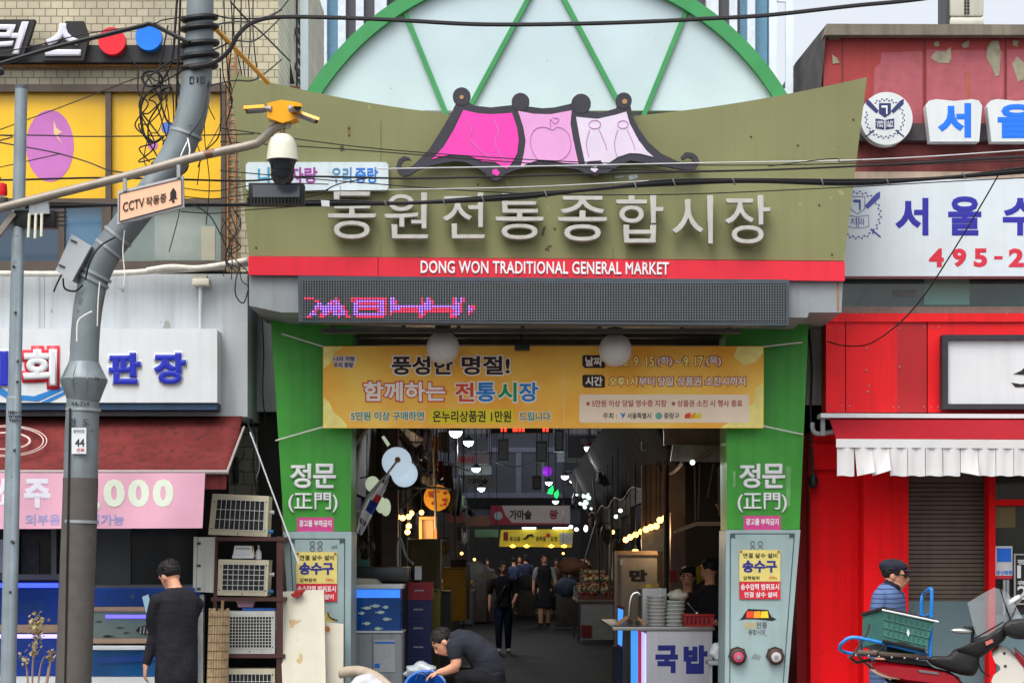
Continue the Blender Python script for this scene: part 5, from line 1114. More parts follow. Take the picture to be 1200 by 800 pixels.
cloth_blob(P(494, 787, 19.6), (.16, .14, .085), 5, .5).done('plastic_bag', mat('clear_plastic', (190, 200, 206), rough=.2, spec=.6, alpha=.75), base=P(492, 790, 19.9), label='crumpled clear plastic bag behind the blue basin', cat='bag')
t = thing('canvas_roll', 'beige rolled canvas lying on the ground by the left pillar', 'roll', P(430, 800, 19.2))
MB().tube(catmull([P(398, 788, 19.3), P(420, 786, 19.25), P(440, 793, 19.1), P(456, 806, 19.0)], 6), [.05] * 19, 12).done('roll', mat('canvas_beige', (170, 156, 138), rough=.85, var=.12, vs=12, bump=.4), t)
cloth_blob(P(430, 803, 19.05), (.16, .12, .10), 9, .3).done('white_sack', mat('sack_white', (196, 198, 204), rough=.6, var=.06), base=P(430, 810, 19.05), label='white sack under the beige canvas roll', cat='sack')

# ---- right side: soup stall
MB().pbox(778, 500, 853, 521, 22.2, .05).done('metal_fascia', mat('brushed_fascia', (128, 112, 96), rough=.35, metal=.6, var=.2, streak=.4), base=P(815, 520, 22.2), label='upper brushed metal fascia panel over the soup stall', cat='fascia', group='metal panels over the soup stall')
MB().px([(788, 522), (853, 522), (853, 541), (786, 540)], 22.1, .05).done('metal_fascia', mat('brushed_fascia2', (150, 142, 132), rough=.35, metal=.5, var=.2, streak=.4), base=P(815, 541, 22.1), label='lower brushed metal fascia panel with a spotlight over the soup stall', cat='fascia', group='metal panels over the soup stall')
t = thing('spotlight', 'small tilted spotlight tube on the lower metal fascia', 'lamp', P(815, 540, 22)); MB().cyl(P(812, 541, 21.95), P(834, 529, 22.0), .02, 8).done('tube', mat('spot_tube', (170, 160, 150), metal=.5, rough=.3), t); MB().sph(P(811.5, 541.5, 21.94), .026, 10, 8).done('lens', mat('spot_white', ()), t)
t = thing('stall_wall', 'grey brown wall panel behind the bulb string', 'wall', P(780, 700, 24.5))
MB().px([(752, 545), (803, 545), (803, 838), (752, 838)], 25.5, .1).done('panel', mat('panel_greybrown', (104, 92, 84), rough=.7, var=.2, streak=.4), t); MB().pbox(786, 600, 803, 838, 24.2, .15).done('post', mat('post_brown', (112, 96, 88), var=.15), t)
MB().pbox(800, 530, 870, 838, 26.2, .1).done('opening_shade', mat('deep_black', (20, 20, 22), var=.2), t)  # near-black sheet standing in for the shade inside the shop opening
MB().pbox(752, 618, 778, 646, 25.48, .01).done('posters', mat('poster_pale', (120, 126, 132), var=.25, vs=18), t); MB().pbox(785, 668, 793, 682, 24.18, .02).done('red_tag', mat('tag_red', (140, 30, 40)), t)
wire('red_pipe', [(792, 503, 23), (786, 520, 23), (781, 540, 23), (779, 565, 23), (779, 600, 23)], .016, 'reddish pipe hanging at the edge of the dark awning', mat('pipe_pinkish', (130, 84, 82)), group=None, n=8, cat='pipe')
MB().cyl(P(780.5, 545, 23.4), P(780.5, 850, 23.4), .03, 8).done('black_post', BLACK, base=P(780, 850, 23.4), label='thin black post beside the bulb string', cat='post')
for i, (x0, y0, x1, y1) in enumerate(((820, 543, 818, 608), (836, 543, 829, 583), (814, 545, 815, 610), (842, 548, 843, 604), (839, 590, 850, 606))):
    MB().cyl(P(x0, y0, 23), P(x1, y1, 23), .008 if i < 4 else .014, 6).done('tan_cord', mat('cord_tan', (130, 112, 86)), base=P(x0, y0, 23), label=['longest tan cord in the dark opening over the shelf', 'slanted tan cord in the dark opening', 'thin cord nearest the post', 'thin cord nearest the right pillar', 'short pale stick leaning above the shelf'][i], cat='cord', group='cords over the soup stall shelf')
MB().px([(791, 621), (816, 611), (853, 611), (853, 615.5), (817, 615.5), (792, 624)], 22.6, .35).done('plank_shelf', mat('plank_tan', (150, 130, 104), var=.15), base=P(820, 616, 22.6), label='bent tan plank shelf over the soup stall', cat='shelf')
# counter
Yk = 21.6
ct = thing('soup_counter', 'white soup counter with navy lettering and lit menu on its side', 'counter', P(795, 850, Yk))
a0, a1 = qx(757.5, Yk), qx(835, Yk)
MB().box(a0, a1, Yk, Yk + 2.6, .02, qz(738.5, Yk), .008).done('body', mat('counter_white', (190, 192, 200), rough=.4, var=.04, streak=.1), ct)
MB().box(qx(718, Yk), a1 + .02, Yk - .02, Yk + 2.8, qz(738.3, Yk), qz(734, Yk), .004).done('top', mat('counter_top', (150, 150, 148), rough=.3, metal=.4), ct)
text('국', 768, 755.5, 794.5, 788, Yk, NAVY, ct, bold=.06); text('밥', 801, 755.5, 829, 789, Yk, NAVY, ct, bold=.06)
scb = mat('menu_lit_blue', (70, 150, 235), emit=.9, var=.25, vs=9); scr = mat('menu_lit_red', (190, 50, 90), emit=.5, var=.3, vs=14); scw = mat('menu_lit_white', (190, 190, 255), emit=.9, var=.06)
def sidebox(y0, y1, z0, z1, x, m, nm, par): return MB().box(x, x + .01, y0, y1, z0, z1).done(nm, m, par)
zb2, zt2 = .05, qz(741, Yk)
sidebox(Yk + .02, Yk + .62, zb2, zt2 - .01, a0 - .012, scw, 'menu_white_panel', ct); sidebox(Yk + .64, Yk + 1.2, zb2, zt2 - .01, a0 - .014, scr, 'menu_red_panel', ct); sidebox(Yk + 1.22, Yk + 2.55, zb2, zt2 - .03, a0 - .016, scb, 'menu_blue_panel', ct)
# stacks of bowls, basket, bag
def bowls(cx_, y0, y1, r, Y, n, lb, c, tilt=0):
    t = thing('bowl_stack', lb, 'bowls', P(cx_, y1, Y), group='stacked bowls on the soup counter'); z0_, z1_ = qz(y1, Y), qz(y0, Y); k = r * Y / F
    for i in range(n):
        z = z0_ + (z1_ - z0_) * i / n; h = (z1_ - z0_) / n
        q = P(cx_, 0, Y); MB().lathe((q.x + tilt * i * .002 + random.uniform(-.002, .002), Y, z), [(k * .8, 0), (k * .96, h * .55), (k, h * .6), (k, h * .92), (k * .9, h * .95)], 24).done('bowl', mat('bowl_%d_%d_%d' % c, c, rough=.5, var=.04), t)
random.seed(5)
bowls(769, 697, 734.5, 11.5, Yk + .3, 9, 'straight stack of white foam bowls on the soup counter', (206, 206, 204)); bowls(790.5, 703, 735, 11.5, Yk + .32, 7, 'leaning stack of greenish white bowls under a bag', (196, 204, 196), 1)
MB().pbox(753, 689, 781, 733, Yk + .55, .05, .004).done('white_board', wh, base=P(766, 733, Yk + .55), label='plain white board standing behind the bowl stacks', cat='board')
cloth_blob(P(794, 697, Yk + .33), (.11, .09, .055), 3, .35).done('plastic_bag', mat('bag_cream', (200, 196, 180), rough=.4, var=.05), base=P(794, 703, Yk + .33), label='cream plastic bag draped over the leaning bowl stack', cat='bag')
cloth_blob(P(789, 726, Yk + .06), (.004, .004, .004), 3, .1).done('speck', wh, base=P(789, 726, Yk + .06), label='tiny white crumb on the soup counter', cat='crumb') if False else None
t = thing('red_basket', 'red plastic basket at the right end of the soup counter', 'basket', P(818, 735, Yk + .1))
bk = mat('basket_red', (170, 36, 40), rough=.5, var=.1)
MB().prism([P(801, 721, Yk + .08), P(837, 721, Yk + .08), P(835, 734, Yk + .08), P(803, 734, Yk + .08)], (0, .22, 0)).done('body', bk, t); MB().pbox(800, 719.5, 838, 721.5, Yk + .06, .26, .003).done('rim', bk, t)
g = MB(); [g.pbox(804 + i * 5, 723, 806.5 + i * 5, 731, Yk + .074, .005) for i in range(6)]; g.done('hole', mat('basket_dark', (96, 20, 26)), t)
t = thing('metal_ladle', 'shiny ladle resting on the red basket', 'ladle', P(817, 719, Yk + .1)); MB().sph(P(817, 718, Yk + .1), (.025, .025, .018), 12, 8).done('bowl', mat('shiny_steel', (210, 210, 205), metal=.9, rough=.2, var=0), t); MB().cyl(P(806, 706, Yk + .25), P(816, 718, Yk + .1), .006, 6).done('handle', mat('shiny_steel', ()), t)
t = thing('tap_stand', 'steel bent tube with two black nozzles at the left end of the counter', 'tap', P(740, 733, Yk + .1))
b = MB(); b.tube(catmull([P(737, 732, Yk + .1), P(738, 710, Yk + .1), P(741, 697, Yk + .1), P(747, 694, Yk + .1), P(750, 697, Yk + .1)], 5), .014, 8); b.done('tube', mat('shiny_steel', ()), t)
b = MB(); b.pbox(748, 690, 751.5, 726, Yk + .1, .05); b.done('black_post', BLACK, t)
for x, y in ((738.5, 729), (747, 729.5)): MB().cyl(P(x, y, Yk + .02), P(x, y, Yk + .14), .03, 14).done('nozzle', BLACK, t)
for pts in ([(720, 731), (735, 721), (737, 724), (723, 733)], [(747, 722), (757, 728), (757, 731), (748, 727)]): MB().px(pts, Yk + .05, .1).done('bread_board', mat('board_tan', (180, 128, 84), var=.1), t)
t = thing('small_box', 'small yellow and brown box on the white board behind the bowls', 'box', P(762, 690, Yk + .6)); MB().pbox(747, 683, 772, 689, Yk + .56, .12).done('body', mat('box_tan', (150, 124, 70), var=.2, vs=10), t); MB().pbox(757, 684, 763, 688, Yk + .556, .004).done('label', mat('box_yellow', (200, 170, 60)), t)
cab = thing('pale_cabinet', 'tall pale beige cabinet with black lettering behind the counter', 'cabinet', P(747, 800, 24.4))
cabm = mat('cabinet_beige', (150, 140, 128), rough=.5, var=.08, streak=.3)
MB().px([(723, 650), (770, 650), (770, 820), (723, 820)], 24.5, .6).done('body', cabm, cab); MB().px([(723.5, 645), (770, 645), (771, 650), (723, 650)], 24.47, .66).done('top', mat('cabinet_top', (160, 132, 100)), cab); MB().px([(728, 654), (767, 654), (767, 815), (728, 815)], 24.48, .02).done('door', cabm, cab)
text('만', 737.5, 667, 758.5, 681, 24.48, INK, cab, bold=.07); MB().pbox(727, 655, 729, 661, 24.46, .02).done('handle', wh, cab)
t = thing('lit_menu_board', 'small blue lit menu board with red frame left of the counter', 'sign', P(728, 760, 24)); MB().px([(723, 708), (732, 711), (730, 760), (723, 757)], 23.6, .04).done('frame', mat('menu_frame_red', (120, 40, 60)), t); MB().px([(724, 712), (730.5, 714), (729, 757), (724, 754)], 23.59, .02).done('screen', scb, t)
MB().pbox(719, 757, 730, 830, 23.7, .3).done('stand', BLACK, t)
t = thing('stool', 'pale stool with a white bag by the right pillar', 'stool', P(841, 850, 20.9)); stm = mat('stool_grey', (140, 146, 146), rough=.5)
MB().pbox(830, 774, 852, 779, 20.85, .32, .005).done('seat', stm, t)
for x in (831, 847):
    for yy in (20.87, 21.12): MB().pbox(x, 779.2, x + 3.2, 850, yy, .035).done('leg', stm, t)
MB().pbox(834.5, 800, 847, 803, 20.88, .02).done('rail', stm, t)
cloth_blob(P(842, 763, 20.98), (.085, .08, .09), 21, .25).done('plastic_bag', mat('bag_white', (206, 210, 216), rough=.4), base=P(842, 774, 20.98), label='white plastic bag sitting on the pale stool', cat='bag')
# ---- market stalls
def stall(x0, x1, ytop, Y, d, cfront, lb, seed, produce):
    random.seed(seed); g0 = HZ + CZ * F / Y
    t = thing('market_stall', lb, 'stall', P((x0 + x1) / 2, g0, Y), group='produce stalls along the aisle'); a, c = P(x0, ytop, Y), P(x1, ytop, Y)
    MB().box(a.x, c.x, Y, Y + d, a.z - .05, a.z).done('top', mat('stall_top', (120, 112, 100), var=.2), t)
    MB().box(a.x + .03, c.x - .03, Y + .04, Y + .06, .05, a.z - .051).done('front', mat('stall_front_%d' % seed, cfront, var=.12), t)
    for xx in (a.x + .01, c.x - .05):
        for yy in (Y + .01, Y + d - .05): MB().box(xx, xx + .04, yy, yy + .03, 0, a.z - .051).done('leg', DARKMETAL, t)
    for k in range(int(d / .5)):
        tr = MB().box(a.x + .02, c.x - .02, Y + .03 + k * .5, Y + .48 + k * .5, a.z + .001, a.z + .07 + .03 * k).done('tray', mat('tray_%d' % (k % 3), [(110, 60, 44), (70, 76, 110), (120, 110, 90)][k % 3], var=.15), t)
        pm_ = mat('produce_%d' % ((seed + k) % 5), [(150, 110, 70), (120, 50, 36), (70, 90, 44), (170, 150, 110), (130, 84, 40)][(seed + k) % 5], rough=.6, var=.35, vs=9)
        m = MB()
        for i in range(26): m.sph((random.uniform(a.x + .06, c.x - .06), Y + .06 + k * .5 + random.uniform(0, .38), a.z + .08 + .03 * k + random.uniform(0, .05)), random.uniform(.025, .05), 8, 6)
        m.done('produce', pm_, tr)
stall(676, 722, 702, 42, 3, (150, 148, 146), 'stall with white front and trays of produce on the right of the aisle', 1, 0)
MB().pbox(681, 732, 693, 746, 42.02, .015).done('red_bag', mat('red_bag', (120, 36, 36), var=.2), base=P(687, 746, 42.02), label='small red figure print on the white stall front', cat='print')
stall(684, 720, 686, 50, 4, (86, 84, 84), 'grey fronted stall behind the white one on the right', 2, 0)
stall(672, 700, 676, 60, 6, (90, 70, 60), 'brown fronted stall deep on the right', 3, 0)
stall(525, 556, 690, 52, 5, (90, 92, 98), 'grey fronted stall on the left before the crowd', 4, 0)
stall(545, 566, 681, 62, 5, (120, 116, 110), 'pale fronted stall at the far left', 5, 0)
stall(506, 540, 705, 40, 4, (70, 68, 62), 'dark stall on the left behind the yellow box', 6, 0)
t = thing('folding_parasol', 'brown closed cloth cover over goods on the right side of the aisle', 'cover', P(672, 690, 58)); cloth_blob(P(672, 663, 58), (.42, .3, .22), 8, .3).done('cover', mat('cover_brown', (110, 78, 60), rough=.8), t)
b = MB(); [b.cyl(P(x, 672, 58), P(x, 690, 58), .02, 6) for x in (664, 680)]; b.done('stand', DARKMETAL, t)

# more aisle clutter: pipe frames, hanging goods, small lamps, extra signs, wires
random.seed(77)
galv2 = mat('dull_pipe', (104, 104, 102), rough=.5, metal=.4, var=.2)
for i, (pts, lb) in enumerate((
    ([(452, 573, 24.5), (500, 571, 24.5), (528, 573, 27)], 'horizontal grey pipe above the yellow round sign'), ([(496, 571, 24.6), (474, 590, 24.6), (468, 596, 24.6)], 'slanted grey pipe brace beside the warm bulbs'),
    ([(507, 498, 27), (509, 560, 27), (511, 620, 27)], 'upright grey pipe behind the yellow round sign'), ([(521, 540, 30), (540, 548, 34), (552, 552, 38)], 'grey pipe running back under the hanging cloths'),
    ([(530, 560, 32), (534, 620, 32), (536, 680, 32)], 'upright pipe beside the blue poster'), ([(546, 585, 40), (549, 640, 40), (551, 690, 40)], 'upright pale pipe left of the far crowd'),
    ([(695, 560, 36), (700, 620, 36), (703, 690, 36)], 'upright pipe behind the white stall'), ([(716, 590, 30), (716, 650, 30), (713, 700, 30)], 'upright pipe left of the pale cabinet'), ([(700, 605, 38), (690, 640, 38), (684, 660, 38)], 'slanted pipe over the white stall'),
    ([(422, 560, 23), (444, 556, 23.2), (470, 560, 23.4), (500, 556, 24)], 'sagging cord behind the round lanterns'))): wire('aisle_pipe', pts, .016 if i < 9 else .006, lb, galv2 if i < 9 else BLACK, group='pipes along the aisle', cat='pipe')
def goods(x, y, Y, w, h, c, lb):
    t = thing('hanging_goods', lb, 'goods', P(x, y, Y), group='goods hanging along the aisle'); n_ = 3
    for k in range(n_):
        cx_ = x + (k - 1) * w * .6; m = cloth_blob(P(cx_, y + h * .2 * (k == 1), Y + .05 * k), (w * .45 * Y / F, .06, h * .5 * Y / F), int(x * 7 + k), .45, 14, 10); m.done('bag', mat('goods_%d_%d_%d' % c, c, rough=.5, var=.4, vs=14), t)
    MB().cyl(P(x - w * .8, y - h * .6, Y + .04), P(x + w * .8, y - h * .6, Y + .04), .008, 5).done('rail', BLACK, t); q = P(x, y - h * .6, Y + .04); MB().cyl(q, Vector((q.x, q.y, 5.58)), .005, 5).done('cord', BLACK, t)
for a in ((487, 530, 25.5, 10, 20, (70, 72, 84), 'slate bags hanging left of the ochre cloth'), (502, 560, 28, 9, 14, (96, 92, 84), 'stone grey bags hanging above the yellow round sign'), (526, 585, 31, 8, 24, (110, 96, 70), 'straw coloured bundles beside the yellow round sign'), (538, 590, 37, 7, 20, (74, 84, 70), 'greenish bundles hanging before the blue poster'), (544, 628, 42, 6, 18, (120, 116, 110), 'pale bundles beside the greenish lit sign'),
          (708, 560, 36, 9, 16, (92, 90, 92), 'grey bags hanging under the white flower cluster'), (697, 612, 42, 7, 14, (90, 60, 54), 'brownish bags over the white stall'), (712, 625, 34, 8, 20, (80, 84, 92), 'blue grey bags hanging left of the bulb string'), (676, 585, 46, 6, 14, (76, 70, 76), 'dark bags behind the white flower cluster'), (724, 640, 30, 6, 18, (110, 100, 84), 'tan bags by the corner of the pale cabinet'), (430, 640, 23.2, 9, 18, (64, 60, 58), 'dark bags hanging below the flag'), (520, 640, 29.5, 8, 16, (88, 74, 48), 'brown bags above the yellow cardboard box')): goods(*a)
hsign(700, 505, 738, 521, 36, (58, 58, 60), 'second large dark sign right of the faintly lettered one')
hsign(664, 561, 690, 569, 62, (96, 84, 80), 'brownish small sign under the lowest pale sign')
hsign(523, 600, 545, 612, 44, (110, 52, 48), 'dull red sign at the left beside the brown one')
hsign(520, 560, 536, 572, 38, (130, 124, 112), 'small cream sign left of the grey hanging signs')
for i, (x, y, Y, lb) in enumerate(((494, 600, 27.2, 'warm lamp glowing above the orange display stand'), (541, 648, 44, 'warm lamp glowing low on the left beyond the yellow box'), (718, 623, 32, 'small red warm lamp on the right beside the bulb string'), (660, 648, 56, 'warm lamp glowing over the right stalls'), (556, 655, 50, 'warm lamp glowing over the far left stall'))): bulb(x, y, Y, .03, lb, 'scattered warm lamps in the aisle', 5.5, 7)

for i, (x, y, Y, rx, rz, c, lb) in enumerate(((556, 676, 54, .38, .42, (92, 88, 84), 'grey covered heap of goods at the left end of the aisle'), (573, 683, 55, .3, .28, (110, 96, 78), 'tan sacks piled before the far crowd on the left'), (664, 690, 50, .3, .26, (48, 56, 72), 'blue covered heap beside the right stalls'), (617, 684, 60, .3, .25, (60, 58, 58), 'dark heap of goods in front of the far crowd'))):
    t = thing('goods_heap', lb, 'heap', (P(x, y, Y).x, Y, 0), group='heaps of goods deep in the aisle'); z = P(x, y, Y).z
    MB().box(P(x, y, Y).x - rx * .8, P(x, y, Y).x + rx * .8, Y - .2, Y + .3, .05, z - .1, .02).done('crate_base', mat('heap_base', (64, 56, 50), var=.3), t)
    cloth_blob((P(x, y, Y).x, Y, z), (rx, .3, rz), 40 + i, .35, 20, 14).done('cover', mat('heap_%d' % i, c, rough=.8, var=.35, vs=5), t)
# ================================================================ poles, cameras, cables
random.seed(21)
YT1, YT2 = 16.8, 17.0
tp = thing('thin_steel_pole', 'thin galvanised pole with stencilled numbers at the left edge', 'pole', P(9, 880, YT1))
zinc = mat('pole_zinc', (132, 144, 150), rough=.45, var=.14, vs=6, metal=.35, streak=.4, dirt=(96, 98, 98), stains=.15, stc=(112, 120, 124), sts=12)
MB().tube([P(25, 103, YT1), P(17, 465, YT1), P(16.5, 466, YT1), P(7.5, 897, YT1)], [7.2 * YT1 / F, 7.8 * YT1 / F, 8.8 * YT1 / F, 9.4 * YT1 / F], 20).done('shaft', zinc, tp)
MB().cyl(P(25, 104, YT1), P(25.1, 100, YT1), 7.6 * YT1 / F, 20).done('cap', mat('cap_slate', (86, 90, 94)), tp)
text('대한519', 9.5, 481, 25, 485, YT1 - .06, INK, tp, bold=.03); text('W1608', 9.5, 486, 25, 489.5, YT1 - .06, INK, tp, bold=.03); text('T2002', 10.5, 490.5, 24, 494, YT1 - .06, INK, tp, bold=.03)
b = MB()
for x, y in ((21, 423), (20.5, 447), (17, 527), (16, 312), (18, 366), (14, 634), (12, 693), (16, 635)): b.sph(P(x, y, YT1 - .058), .012, 8, 6)
b.done('bolt', DARKMETAL, tp)
cp = thing('curved_utility_pole', 'thick grey utility pole with S-bend, ribbed collar and brown lower sleeve', 'pole', P(84, 900, YT2))
steel = mat('pole_steel', (118, 128, 132), rough=.5, var=.14, vs=5, metal=.25, streak=.5, dirt=(88, 92, 94), stains=.35, stc=(98, 104, 106), sts=7)
cl = [(86, 800, 20.5), (90, 690, 20.3), (93.5, 600, 20), (95.5, 520, 20), (97, 470, 19), (98.5, 420, 17), (100.5, 385, 16.8), (104.5, 352, 17), (112, 322, 17.2), (126, 294, 17.5), (150, 262, 17.5), (176, 228, 17.8), (199, 194, 18.2), (214, 165, 18.3), (224, 135, 18), (230, 100, 17.5), (233, 60, 16.8), (234.5, 10, 15.8), (236, -60, 15)]
def tubepx(mb, pts, Y, n=28, k=5, r0=None):
    q = catmull([P(x, y, Y) for x, y, r in pts], k); rr = []
    for i in range(len(pts) - 1): rr += [(pts[i][2] + (pts[i + 1][2] - pts[i][2]) * j / k) * Y / F for j in range(k)]
    rr.append(pts[-1][2] * Y / F); return mb.tube(q, rr, n)
tubepx(MB(), [(81, 902, 21)] + cl, YT2).done('shaft', steel, cp)
tubepx(MB(), [(81, 901, 21.6), (86, 800, 21), (90, 690, 20.8), (93.7, 590, 20.5), (94.4, 560, 20.5)], YT2).done('lower_sleeve', mat('sleeve_brown', (84, 80, 76), rough=.8, var=.12, vs=9, bump=.3, bs=160), cp)
c0 = P(98, 446, YT2); k = YT2 / F
MB().lathe(c0, [(19 * k, -24 * k), (27 * k, 0), (27.5 * k, 2 * k), (25 * k, 4 * k), (17.5 * k, 22 * k)], 20).done('collar', steel, cp)
for i in range(10):
    a = 2 * math.pi * i / 10
    d = Vector((math.cos(a), math.sin(a), 0)); MB().prism([c0 + d * 19 * k + Vector((0, 0, -23 * k)), c0 + d * 28.5 * k + Vector((0, 0, 0)), c0 + d * 18 * k + Vector((0, 0, 21 * k)), c0 + d * 17 * k], Vector((-d.y, d.x, 0)) * .006).done('collar_rib', steel, cp)
for i, (x, y, r) in enumerate(((138, 277, 19), (128, 292, 19), (113, 322, 19), (110, 329, 19), (218, 157, 19.5), (97.5, 480, 20.5), (94, 611, 21.3))):
    j = min(range(len(cl) - 1), key=lambda q: abs(cl[q][1] - y)); d = (P(cl[j + 1][0], cl[j + 1][1], YT2) - P(cl[j][0], cl[j][1], YT2)).normalized()
    MB().cyl(P(x, y, YT2) - d * .012, P(x, y, YT2) + d * .012, r * k, 24).done('strap', GALV, cp)
MB().pbox(84, 501, 101, 531.5, YT2 - .152, .01).done('notice_paper', wh, cp); text('44', 88, 514, 99, 523, YT2 - .152, INK, cp, bold=.02); text('관리번호', 86, 503, 99, 507, YT2 - .152, GREYINK, cp); text('전화', 90, 525, 99, 529, YT2 - .152, REDINK, cp)
text('한', 82, 490, 89, 499, YT2 - .14, INK, cp, bold=.01); text('도', 97, 491, 105, 498, YT2 - .14, INK, cp, bold=.01); text('44-718', 83, 470.5, 105, 475.5, YT2 - .14, INK, cp, bold=.01)
for s, y in (('■ L', 91), ):
    for x0 in (222, 235): MB().frame(x0, 90, x0 + 5, 98, .8, YT2 - .122, .01).done('plate_mark', INK, cp)
MB().pbox(230.5, 90.5, 232.5, 97, YT2 - .118, .01).done('slot', INK, cp)
MB().tube(catmull([P(82, 478, YT2 - .12), P(80.5, 560, YT2 - .13), P(78, 690, YT2 - .14), P(76, 800, YT2 - .14), P(73, 900, YT2 - .14)], 4), .008, 6).done('side_cable', BLACK, cp)
wr = mat('wire_black', (24, 24, 26), rough=.55, var=.1)
b_l = 0
for y, wd_ in ((22, 19), (33, 20), (52, 20.5), (66, 20.5), (79, 19)):
    c = P(234, y, YT2)
    MB().tube([c + Vector((wd_ * k * math.cos(R(a)), wd_ * k * math.sin(R(a)), .02 * math.sin(R(a + 40)))) for a in range(-180, 181, 20)], .022, 8).done('cable_wrap', wr, cp)
# pole box
pb2 = thing('pole_box', 'small tilted grey equipment box strapped to the bend of the utility pole', 'box', P(85, 330, 16.9))
MB().px([(84, 274), (107, 288), (84.5, 329), (65, 317)], 16.85, .2).done('case', mat('box_grey', (168, 174, 178), rough=.4, var=.04), pb2)
for x0, y0 in ((83, 280), (69, 309)): MB().px([(x0, y0), (x0 + 7, y0 + 3), (x0 + 6.5, y0 + 5), (x0 - .5, y0 + 2)], 16.84, .02).done('hinge', DARKMETAL, pb2)
MB().pbox(96, 308, 103, 326, 16.95, .1).done('bracket', DARKMETAL, pb2)
for pts in ([(72, 322, 16.9), (66, 334, 16.9), (63, 342, 16.9)], [(74, 326, 16.9), (76, 338, 16.9), (88, 341, 16.88), (97, 334, 16.86)], [(100, 328, 16.85), (106, 305, 16.82), (118, 288, 16.82), (135, 278, 16.82)]): MB().tube(catmull([P(*p) for p in pts], 5), .008, 6).done('lead', wr, pb2)
# camera arm
arm = thing('cctv_mast', 'long weathered steel arm reaching right from the pole to the dome camera', 'mast', P(205, 188, 16.75))
armm = mat('arm_steel', (140, 132, 122), rough=.5, var=.15, metal=.3, streak=.2, stains=.5, stc=(110, 82, 62), sts=5)
MB().tube(catmull([P(-420, 340, 16.7), P(-200, 294, 16.7), P(-60, 259, 16.7), P(0, 244, 16.7), P(75, 225, 16.7), P(150, 206, 16.7), P(230, 184, 16.7), P(290, 171, 16.7), P(305, 165, 16.7), P(320, 151, 16.7), P(334, 146, 16.7)], 5), 5.2 * 16.7 / F, 14).done('tube', armm, arm)
MB().sph(P(337, 147, 16.7), 4.6 * 16.7 / F, 12, 10).done('end_ball', mat('end_pale', (176, 170, 156)), arm); MB().px([(-14, 282), (14, 248), (19, 251), (-8, 286)], 16.72, .06).done('brace', armm, arm)
dc = thing('dome_camera', 'white dome security camera with black glass bulb under the arm end', 'camera', P(331, 216, 16.7))
c = P(331, 188, 16.7); k = 16.7 / F
MB().lathe(c, [(18.8 * k, 0), (18.3 * k, 4 * k), (16.5 * k, 18 * k), (14 * k, 25 * k), (9 * k, 30 * k), (3 * k, 31 * k)], 28).done('housing', mat('camera_cream', (206, 206, 188), rough=.4, var=.04), dc)
MB().lathe(c, [(4 * k, -28.5 * k), (9 * k, -27 * k), (13 * k, -22 * k), (14 * k, -14 * k), (14.2 * k, -6 * k), (17 * k, 0)], 28).done('bulb', mat('camera_glass', (26, 30, 36), rough=.08, spec=.7, var=0), dc)
MB().cyl(P(331, 158, 16.7), P(331, 150, 16.7), 3 * k, 10).done('neck', mat('neck_brown', (140, 110, 90)), dc)
yc = thing('camera_cluster', 'yellow hub with three yellow bullet cameras above the dome camera', 'camera', P(329, 144, 16.7))
yw = mat('camera_yellow', (232, 160, 8), rough=.35, var=.05)
MB().px([(313, 121), (330, 117), (349, 120), (348, 139), (331, 144), (313, 138)], 16.62, .16).done('hub', yw, yc)
def bullet(p, d, l, r, par):
    d = Vector(d).normalized(); t = MB().cyl(p, p + d * l, r, 14).done('camera_body', mat('camera_grey', (120, 116, 116), rough=.4, metal=.3), par)
    u = Vector((0, 0, 1)); s_ = d.cross(u).normalized(); rr = MB()
    q = [p + s_ * r * 1.15 + u * r * .2, p - s_ * r * 1.15 + u * r * .2, p - s_ * r * .7 + u * r * 1.15, p + s_ * r * .7 + u * r * 1.15]
    rr.prism(q, d * (l * 1.2)); rr.done('sunshade', yw, t); MB().cyl(p + d * l, p + d * (l + .006), r * .8, 14).done('lens', BLACK, t)
MB().cyl(P(309, 128, 16.65), P(319, 128, 16.62), .024, 10).cyl(P(340, 128, 16.6), P(346, 127, 16.58), .03, 10).done('joint', mat('joint_grey', (150, 146, 148), metal=.4, rough=.3), yc)
bullet(P(309, 128, 16.6), (-1, -.25, -.12), .13, .028, yc); bullet(P(350, 134, 16.6), (1, -.25, -.4), .155, .026, yc); bullet(P(346, 128, 16.6), (.25, -1, -.1), .12, .03, yc)
bb = thing('black_camera_box', 'black rectangular sensor box hanging beneath the dome camera', 'box', P(324, 238, 16.9))
MB().pbox(291, 214, 356, 238, 16.9, .14, .008).done('case', BLACK, bb); MB().pbox(296, 217, 351, 231, 16.892, .01).done('glass_face', mat('sensor_glass', (74, 80, 88), rough=.15, spec=.6), bb)
f_ = MB(); [f_.pbox(289 + i * 4, 231.5, 291 + i * 4, 239, 16.885, .02) for i in range(17)]; f_.done('cooling_fin', BLACK, bb)
cs2 = thing('camera_notice_sign', 'tilted peach notice sign with bell symbol hanging from the camera arm', 'sign', P(176, 262, 16.6))
MB().px([(138, 224), (214.5, 206), (215.5, 243), (137.5, 263)], 16.62, .05).done('frame', mat('sign_silver', (176, 178, 180), rough=.4, metal=.2), cs2)
MB().px([(140, 227), (212.5, 209.5), (213, 240), (139.5, 259.5)], 16.612, .02).done('panel', mat('sign_peach', (238, 186, 152), rough=.45, var=.03), cs2)
b = MB(); sl_ = [(140, 227), (212.5, 209.5), (213, 240), (139.5, 259.5)]
for i in range(4): slat(sl_[i], sl_[(i + 1) % 4], 1.1, 16.608 - .0005 * i, .004, b)
b.done('border', mat('border_grey', (90, 84, 84)), cs2)
text('CCTV', 144, 237.5, 169, 248.5, 16.608, INK, cs2, bold=.01, slope=-.24); text('작동중', 171, 231.5, 195, 242, 16.608, INK, cs2, bold=.01, slope=-.24)
